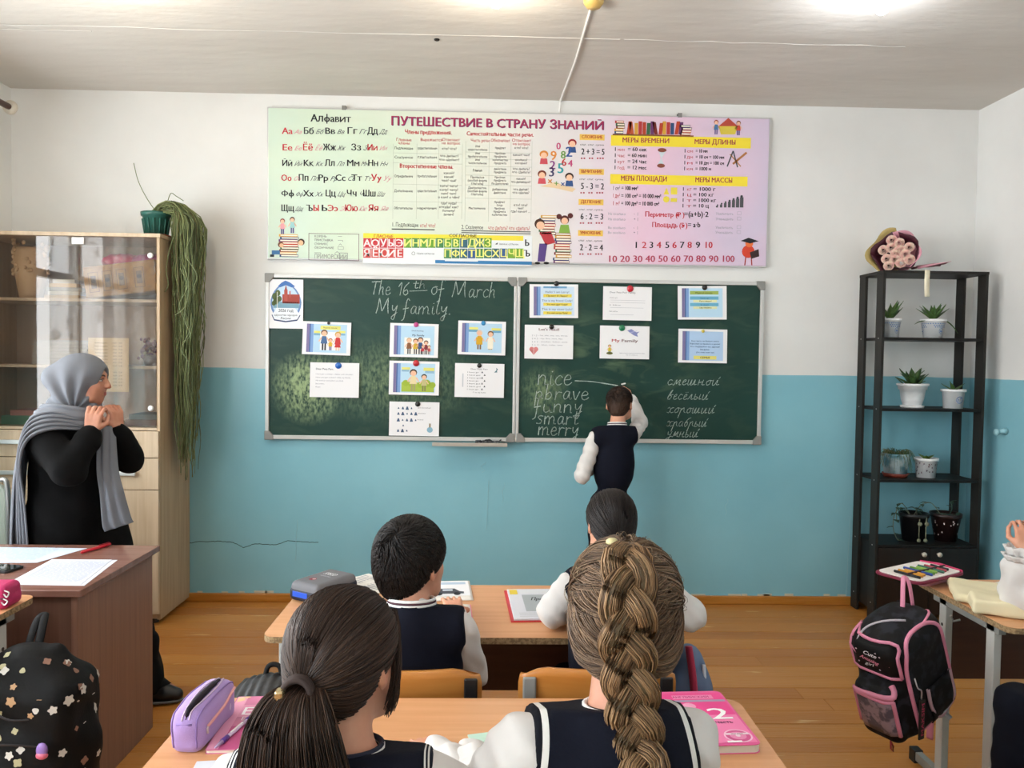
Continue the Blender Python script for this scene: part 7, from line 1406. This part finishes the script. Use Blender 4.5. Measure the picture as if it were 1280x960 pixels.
# ---- the girl on the right of the middle desk
t, c, R, s = pupil('girl with smooth black hair leaning on the right half of the middle desk', (.372, -2.345, 1.000), math.radians(6), math.radians(-16), 0, .88, (.368, -2.43, .885), [(.240, -2.470, .838), (.500, -2.470, .838)], [(.195, -2.425, .755), (.590, -2.455, .758)], [(.30, -2.24, .735), (.46, -2.24, .735)], (.33, -2.73, .50), [(.25, -2.35, .50), (.42, -2.35, .50)], [(.25, -2.33, .07), (.42, -2.33, .07)], trunk_w=.13, sleeve=.045, vcut=.034)
swept_hair(t, c, R, s, '161212', '37302d', (0, -.72, -.68), 1700, 11, .0011)
bun = Solid(.005); bun.path([scalp(c, R, s, unit(A3(0, -.72, -.68)), .012), tuple(A3(.372, -2.47, .90)), tuple(A3(.37, -2.545, .84)), tuple(A3(.37, -2.565, .74))], [.020, .020, .018, .010]); bun.build('low_ponytail', mat('hair_161212', '161212'), t)
# ---- the girl with the ponytail
t, c, R, s = pupil('girl with a long dark brown ponytail seated at the left of the nearest desk', (-.212, -3.540, 1.050), math.radians(-25), math.radians(-8), math.radians(-3), .90, (-.205, -3.595, .940), [(-.345, -3.615, .897), (-.090, -3.605, .893)], [(-.43, -3.50, .78), (-.005, -3.475, .785)], [(-.44, -3.26, .745), (-.10, -3.22, .745)], (-.25, -3.70, .52), [(-.33, -3.32, .50), (-.16, -3.32, .50)], [(-.33, -3.30, .07), (-.16, -3.30, .07)], vest=mVestT, trunk_w=.128, sleeve=.045, collar='navy', brow='241a16')
tie = unit(A3(.0, -.93, -.34)); g = swept_hair(t, c, R, s, '1f1613', '523d31', tie, 6000, 21, .00095, cap_extra=.006)
T0 = g.at(tie[None], np.array([.006]))[0]; Rg = np.random.default_rng(4)
def tail(t, T0, pts, w0, w1, n, a, b, rad=.001, seed=5, name='ponytail', flat=.55):
    pts = np.array(catmull([tuple(p) for p in pts], 4)); K_ = len(pts); Rg = np.random.default_rng(seed); P = np.empty((n, K_, 3)); r = np.sqrt(Rg.random(n)); th = Rg.uniform(0, 2*PI, n); end = Rg.uniform(.75, 1.0, n); ph = Rg.uniform(0, 6, n)
    for k in range(K_):
        u = k/(K_-1); ui = np.minimum(u*end, 1)*(K_-1); i0 = np.minimum(ui.astype(int), K_-2); f = (ui-i0)[:, None]; cc = pts[i0]*(1-f)+pts[i0+1]*f; w = w0+(w1-w0)*(u**.7)
        P[:, k, 0] = cc[:, 0]+np.cos(th)*r*w+np.sin(u*6+ph)*.004*u; P[:, k, 1] = cc[:, 1]+np.sin(th)*r*w*flat+np.cos(u*7+ph)*.003*u; P[:, k, 2] = cc[:, 2]+np.sin(u*5+ph)*.002
    return link(name, fibers(P, np.tile(np.linspace(1, .7, K_)*rad, (n, 1)), hair_col(n, a, b, Rg), 3, name), mHair, t, world=True, kind='stuff')
tail(t, T0, [T0+A3(.004, .012, .004), T0+A3(-.004, -.022, -.006), T0+A3(-.004, -.040, -.05), T0+A3(.004, -.045, -.14), T0+A3(.008, -.040, -.24), T0+A3(.010, -.035, -.34)], .013, .096, 2800, '1f1613', '5a4437', .00105)
for q_ in (0,): tail(t, None, [c+R @ (A3(*p_)*s) for p_ in ((.050, .062, .075), (.072, .040, .040), (.080, .028, -.01), (.078, .026, -.05), (.070, .022, -.085))], .006, .006, 130, '1f1613', '523d31', .0009, 9, 'loose_lock', 1.2)
m_ = MB(); 
for k in range(3): m_.tube([tuple(T0+A3(-.002, -.010-.006*k, -.001)+A3(math.cos(a)*.0195, math.sin(a)*.004, math.sin(a)*.0195)) for a in np.linspace(0, 2*PI, 19)], .0045, 7, cap=False)
m_.build('hair_tie', mat('brown_elastic', '3a2c28', rough=.8), t, world=True, smooth=True); MB().box(T0[0]-.028, T0[0]-.016, T0[1]-.034, T0[1]-.018, T0[2]-.006, T0[2]+.010).build('tie_bead', mat('gold_bead', 'c9b48a', rough=.2, metal=.8), t, world=True, bevel=.003)
# ---- the girl with the braid
t, c, R, s = pupil('girl with a thick light brown braid seated at the right of the nearest desk', (.208, -3.520, 1.112), math.radians(-6), math.radians(-8), 0, .93, (.192, -3.590, 1.000), [(.055, -3.61, .948), (.290, -3.575, .938)], [(-.010, -3.50, .80), (.262, -3.40, .80)], [(-.03, -3.24, .745), (.24, -3.22, .745)], (.175, -3.70, .54), [(.09, -3.32, .51), (.27, -3.32, .51)], [(.09, -3.30, .07), (.27, -3.30, .07)], vest=mVestS, trunk_w=.135, sleeve=.050, vcut=.000, collar='plain', brow='5a4634')
A_, B_ = '4b3a2e', '967a60'
g = Cap(t, c, R, s, '54452f', extra=.007, nape=.074); cap = g.o; Rg = np.random.default_rng(31)
# hair swept from both sides into the centre line
d = g.dirs(6200, Rg); n = len(d)
th = np.arctan2(d[:, 2], -d[:, 1])                                     # angle along the centre line, 0 = straight back, + up
tt = np.clip(th-.30-.35*np.abs(d[:, 0]), -.55, 2.2); tgt = np.stack([np.sign(d[:, 0])*.10+0*tt, -np.cos(tt), np.sin(tt)], 1); tgt = unit(tgt)
ang = np.arccos(np.clip((d*tgt).sum(1), -1, 1)); K_ = 11; P = np.empty((n, K_, 3)); lf = Rg.uniform(.004, .013, n); lock = np.sin(th*15+np.sign(d[:, 0])*1.2)*.0035
for k in range(K_):
    u = k/(K_-1); so = np.sin(ang)+1e-6; q = unit(d*(np.sin((1-u)*ang)/so)[:, None]+tgt*(np.sin(u*ang)/so)[:, None]+np.stack([0*ang, 0*ang, -.10*np.sin(PI*u)+0*ang], 1))
    P[:, k] = g.at(q, (lf*.55+lock)*math.sin(PI*(.2+.7*u))+.002+.003*u)
link('hair_strands', fibers(P, np.tile(np.linspace(1, .8, K_)*.00100, (n, 1)), hair_col(n, A_, B_, Rg), 3, 'hair_strands'), mHair, cap, world=True, kind='stuff')
n = 160; d = unit(Rg.normal(size=(n, 3))+A3(0, -.3, .2)); P = np.empty((n, 6, 3)); q2 = unit(Rg.normal(size=(n, 3)))
for k in range(6): u = k/5; dd = unit(d+q2*u*.35); P[:, k] = c+((A3(0, -.009, .029)*s)+dd*(A3(.079, .098, .088)*s+.008+.012*math.sin(u*PI))) @ R.T
link('flyaway_hair', fibers(P, np.full((n, 6), .0004), hair_col(n, A_, 'b09a78', Rg), 3, 'flyaway_hair'), mHair, cap, world=True, kind='stuff')
cl_ = [scalp(c, R, s, unit(A3(0, -.35, .94)), .006), scalp(c, R, s, unit(A3(0, -.72, .70)), .014), scalp(c, R, s, unit(A3(-.04, -.95, .30)), .018), scalp(c, R, s, unit(A3(-.05, -1, -.12)), .022), scalp(c, R, s, unit(A3(-.04, -.93, -.5)), .030), c+A3(-.004, -.130, -.130), c+A3(.0, -.182, -.185), c+A3(.004, -.212, -.26), c+A3(.004, -.215, -.35), c+A3(.0, -.215, -.44)]
cl_ = np.array(catmull([tuple(q) for q in cl_], 14)); seg = np.r_[0, np.cumsum(np.linalg.norm(np.diff(cl_, axis=0), axis=1))]; Ltot = seg[-1]; nS = 150; sv = np.linspace(0, Ltot, nS)
C_ = np.stack([np.interp(sv, seg, cl_[:, i]) for i in range(3)], 1); Tn = unit(np.gradient(C_, axis=0)); Xn = np.tile(A3(1, 0, 0), (nS, 1)); Xn -= Tn*(Xn*Tn).sum(1, keepdims=True); Xn = unit(Xn); Bn = np.cross(Xn, Tn)      # Bn points away from the head
Bn = np.where(((Bn @ A3(0, -1, .2)) < 0)[:, None], -Bn, Bn)
period = .150; env = np.clip(sv/.05, .25, 1)*np.where(sv > Ltot-.06, np.clip((Ltot-sv)/.06, .35, 1), 1)*(1-.12*np.clip((sv-.25)/.3, 0, 1))
for i in range(3):
    ph = 2*PI*sv/period+2*PI*i/3; xx = .0215*np.sin(ph)*env; bb = (.0095*np.sin(2*ph)+.006)*env
    core = C_+Xn*xx[:, None]+Bn*bb[:, None]
    cm = MB().tube([tuple(q) for q in core], [float(.0160*e) for e in env], 10); br = cm.build('braid_strand', mat('hair_54452f', '54452f'), t, world=True, smooth=True)
    tc = unit(np.gradient(core, axis=0)); ac = unit(np.cross(tc, Bn)); bc = np.cross(tc, ac); nf = 170; th = Rg.uniform(0, 2*PI, nf); rr = Rg.uniform(.85, 1.13, nf); fo = Rg.uniform(-.5, .5, nf)
    P = core[None]+ac[None]*(np.cos(th[:, None]+fo[:, None]*np.sin(ph/2)[None])*rr[:, None]*.0175*env[None])[..., None]+bc[None]*(np.sin(th[:, None]+fo[:, None]*np.sin(ph/2)[None])*rr[:, None]*.0160*env[None])[..., None]
    link('strand_hairs', fibers(P[:, ::2], np.full((nf, P[:, ::2].shape[1]), .0009), hair_col(nf, '55402f', 'b8946c', Rg), 3, 'strand_hairs'), mHair, br, world=True, kind='stuff')
MB().ball(scalp(c, R, s, unit(A3(-.25, -.3, .92)), .014), (.010, .010, .006), 10).build('hair_clip', mat('pale_yellow_clip', 'd8cf9a', rough=.4), t, world=True, smooth=True)
# ---- the pupil at the right edge
t, c, R, s = pupil('pupil at the right edge with ruffled white cuff and dark trousers', (1.98, -2.60, 1.08), math.radians(20), math.radians(-12), 0, .92, (1.97, -2.68, .955), [(1.84, -2.66, .90), (2.11, -2.68, .90)], [(1.705, -2.285, .770), (2.20, -2.45, .75)], [(1.675, -2.335, .925), (2.08, -2.22, .745)], (1.93, -2.72, .50), [(1.545, -2.52, .515), (1.66, -2.50, .505)], [(1.515, -2.52, .07), (1.66, -2.48, .07)], outfit='blouse', sleeve=.060, hands=[dict(d=(-.05, .0, 1), n=(-.3, -.9, .1), curl=.8, thumb=.9), None], cuffr=.030)
swept_hair(t, c, R, s, '1e1714', '40342c', (0, -.85, -.38), 900, 41, .0013)
m_ = MB()
for k, (rr, z0, dz) in enumerate(((.042, .905, .030), (.047, .890, .020))):
    A = [[tuple(A3(1.677, -2.335, z0)+A3((rr+.006*math.sin(a*11)+ .014*v)*math.cos(a), (rr+.006*math.sin(a*11)+.014*v)*math.sin(a), dz*v)) for v in np.linspace(0, 1, 4)] for a in np.linspace(0, 2*PI, 67)]; m_.grid(A)
m_.build('ruffled_cuff', mShirt, t, world=True, smooth=True, solid=.0015)
# ---- the teacher
c = A3(-1.738, -1.35, 1.378); R = rotm(math.radians(-82), math.radians(-3), 0); s = .95; N0 = A3(-1.775, -1.345, 1.235)
t = thing('person', 'woman in grey headscarf and long black dress standing behind the teacher desk', 'person', (-1.75, -1.35, 0))
SHr, ELr, WRr = A3(-1.830, -1.49, 1.160), A3(-1.680, -1.580, 1.03), A3(-1.645, -1.475, 1.175); SHl, ELl, WRl = A3(-1.80, -1.20, 1.165), A3(-1.615, -1.225, 1.035), A3(-1.600, -1.345, 1.175)
B = Solid(.0046); head(B, c, R, s); B.cap(c+R @ (A3(0, -.02, -.05)), N0, .052, .055, k=.02); B.cap(SHr, SHl, .05, .05, k=.03); B.ell((-1.80, -1.345, 1.08), (.11, .15, .16), k=.04); B.ell((-1.79, -1.345, .88), (.12, .15, .15), k=.04)
for sh, el, wr in ((SHr, ELr, WRr), (SHl, ELl, WRl)): B.path([sh, el, wr], [.05, .04, .026])
hand(B, WRr, (.12, .10, 1), (.15, -1, .1), 1, .92, .72, 1.0, rf=.0088); hand(B, WRl, (-.12, .05, 1), (.9, -.35, .05), -1, .92, .75, 1.0, rf=.0088)
for hip, kn, an in (((-1.77, -1.42, .80), (-1.70, -1.43, .45), (-1.80, -1.44, .09)), ((-1.75, -1.28, .80), (-1.60, -1.30, .45), (-1.475, -1.365, .09))): B.path([hip, kn, an], [.085, .06, .04]); B.cap(an, A3(*an)+A3(.11, 0, -.04), .03, .022)
for an_ in (A3(-1.80, -1.44, .10), A3(-1.475, -1.365, .10)):
    K_s = Solid(.006); K_s.cap(an_, an_+A3(0, 0, .16), .046, .055); K_s.cap(an_, an_+A3(.08, 0, -.05), .046, .036); K_s.build('stocking', mat('black_stocking', '0a0a0c', rough=.9, spec=.2), t)
B.build('body', mat('skin_warm', 'c98f74', rough=.5, sss=.08, c2='bd7f66', scale=20), t); face_parts(t, c, R, s, '1f1512')
mBkD = mat('black_dress', '070708', rough=.95, bump=.0012, bscale=40, spec=.2)
D = Solid(.0065); D.cap(SHr+A3(0, .02, 0), SHl+A3(0, -.02, 0), .070, .070, k=.04); D.ell((-1.80, -1.345, 1.07), (.145, .18, .18), k=.05); D.ell((-1.79, -1.345, .90), (.145, .19, .20), k=.06)
D.path([(-1.79, -1.42, .80), (-1.80, -1.43, .06)], [.125, .15], k=.08); D.path([(-1.74, -1.30, .80), (-1.535, -1.36, .10)], [.125, .125], k=.08); D.cap((-1.80, -1.35, .5), (-1.62, -1.35, .05), .14, .15, k=.08)
for sh, el, wr in ((SHr, ELr, WRr), (SHl, ELl, WRl)): D.path([sh, el], [.076, .064], k=.03); D.path([el, el*.25+wr*.75, wr-(wr-el)*.06], [.064, .048, .040], k=.02)
D.disp = lambda X, Y, Z: .006*np.sin(X*30+Z*18+Y*8)*np.sin(Z*24-Y*14+X*9)+.008*np.clip((.75-Z)/.7, 0, 1)*np.sin(np.arctan2(Y+1.35, X+1.75)*11)
D.clip(N0+A3(0, 0, .0), (.15, 0, 1)); D.clip((0, 0, .045), (0, 0, -1)); D.build('dress', mBkD, t)
for a in (A3(-1.80, -1.44, .04), A3(-1.455, -1.375, .04)):
    Z_ = Solid(.006); Z_.cap(a-A3(.03, 0, 0), a+A3(.07, 0, 0), .038, .036); Z_.cap(a+A3(.07, 0, 0), a+A3(.115, 0, -.006), .036, .028); Z_.clip((0, 0, 0), (0, 0, -1)); sh_ = Z_.build('shoe', mShoe, t)
    MB().tube(catmull([tuple(a+A3(-.06, -.02, -.026)), tuple(a+A3(0, -.042, -.026)), tuple(a+A3(.09, -.034, -.026)), tuple(a+A3(.140, 0, -.026)), tuple(a+A3(.09, .034, -.026))], 6), .006, 6).build('sole', mat('grey_sole', '6a6c6e', rough=.6), sh_, world=True, smooth=True)
# headscarf: hood with an opening for the face, gathered at the nape and throat
mSc = mat('grey_jersey', '75787f', rough=.85, bump=.0005, bscale=300, spec=.25)
Hd = Solid(.0046); L_ = lambda x, y, z: c+R @ (A3(x, y, z)*s)
Hd.ell(L_(0, -.012, .030), A3(.098, .108, .094)*s, M4(R), k=.03); Hd.ell(L_(0, -.110, .000), A3(.055, .062, .056)*s, M4(R), k=.06); Hd.ell(L_(0, -.03, -.06), A3(.080, .080, .085)*s, M4(R), k=.05); Hd.cap(L_(0, -.04, -.11), L_(0, -.035, -.15), .085*s, .10*s, k=.05); Hd.cap(L_(0, .03, -.112), L_(0, .0, -.15), .038*s, .07*s, k=.04)
Hd.ell(L_(0, .118, -.032), A3(.060, .085, .104)*s, M4(R), k=.012, sub=True)
Rm = R.copy()
def hf(X, Y, Z):
    lx = (X-c[0])*Rm[0, 1]+(Y-c[1])*Rm[1, 1]+(Z-c[2])*Rm[2, 1]; lz = Z-c[2]; rr = np.arctan2(lz+.13, lx+.005)     # folds fan out from under the chin
    return .0085*np.sin(rr*13+np.sin(lz*16)*.8)*np.clip((.10-lz)/.13, 0, 1)*np.clip((.08-lx)/.06, 0, 1)-.0035
Hd.disp = hf; Hd.build('headscarf', mSc, t)
def drape(rows, name, m=mSc, amp=.006, fr=7, solid=.004, ph=0, nrm=(0, -1, 0)):
    """rows: list of (left point, right point) from top to bottom; vertical folds run down the cloth"""
    L0 = catmull([r_[0] for r_ in rows], 6); L1 = catmull([r_[1] for r_ in rows], 6); A = []
    for i, (a, b_) in enumerate(zip(L0, L1)):
        a, b_ = A3(*a), A3(*b_); A.append([tuple(a+(b_-a)*u+A3(*nrm)*(amp*math.sin(u*fr*2*PI/2+ph+.6*math.sin(i*.15))*(.5+.5*min(1, i/10)))+A3(*nrm)*.010*math.sin(PI*u)) for u in np.linspace(0, 1, 36)])
    MB().grid(A).build(name, m, t, world=True, smooth=True, solid=solid)
# near-side drape over the right shoulder and down the back
drape([((-1.70, -1.475, 1.245), (-1.655, -1.435, 1.175)), ((-1.79, -1.52, 1.262), (-1.755, -1.560, 1.190)), ((-1.865, -1.53, 1.225), (-1.835, -1.588, 1.150)), ((-1.915, -1.515, 1.10), (-1.865, -1.588, 1.05)), ((-1.935, -1.50, .90), (-1.855, -1.575, .90)), ((-1.945, -1.49, .70), (-1.845, -1.565, .695))], 'scarf_end', amp=.009, fr=9)
drape([((-1.905, -1.42, 1.20), (-1.865, -1.52, 1.23)), ((-1.945, -1.40, 1.05), (-1.915, -1.53, 1.05)), ((-1.965, -1.39, .85), (-1.935, -1.53, .85)), ((-1.97, -1.39, .69), (-1.94, -1.53, .69))], 'scarf_end', amp=.007, fr=5, nrm=(-.7, -.7, 0))
# throat wrap
drape([((-1.655, -1.40, 1.262), (-1.640, -1.42, 1.19)), ((-1.70, -1.455, 1.275), (-1.70, -1.49, 1.185)), ((-1.78, -1.475, 1.29), (-1.79, -1.535, 1.205)), ((-1.86, -1.44, 1.285), (-1.885, -1.50, 1.215)), ((-1.895, -1.37, 1.275), (-1.925, -1.40, 1.20))], 'scarf_wrap', amp=.006, fr=6)
# far-side end hanging in front
drape([((-1.655, -1.405, 1.19), (-1.605, -1.36, 1.19)), ((-1.630, -1.46, 1.02), (-1.565, -1.42, 1.02)), ((-1.602, -1.49, .92), (-1.530, -1.45, .93)), ((-1.592, -1.49, .80), (-1.500, -1.45, .82)), ((-1.585, -1.485, .765), (-1.490, -1.445, .795))], 'scarf_end', amp=.006, fr=5, ph=1)
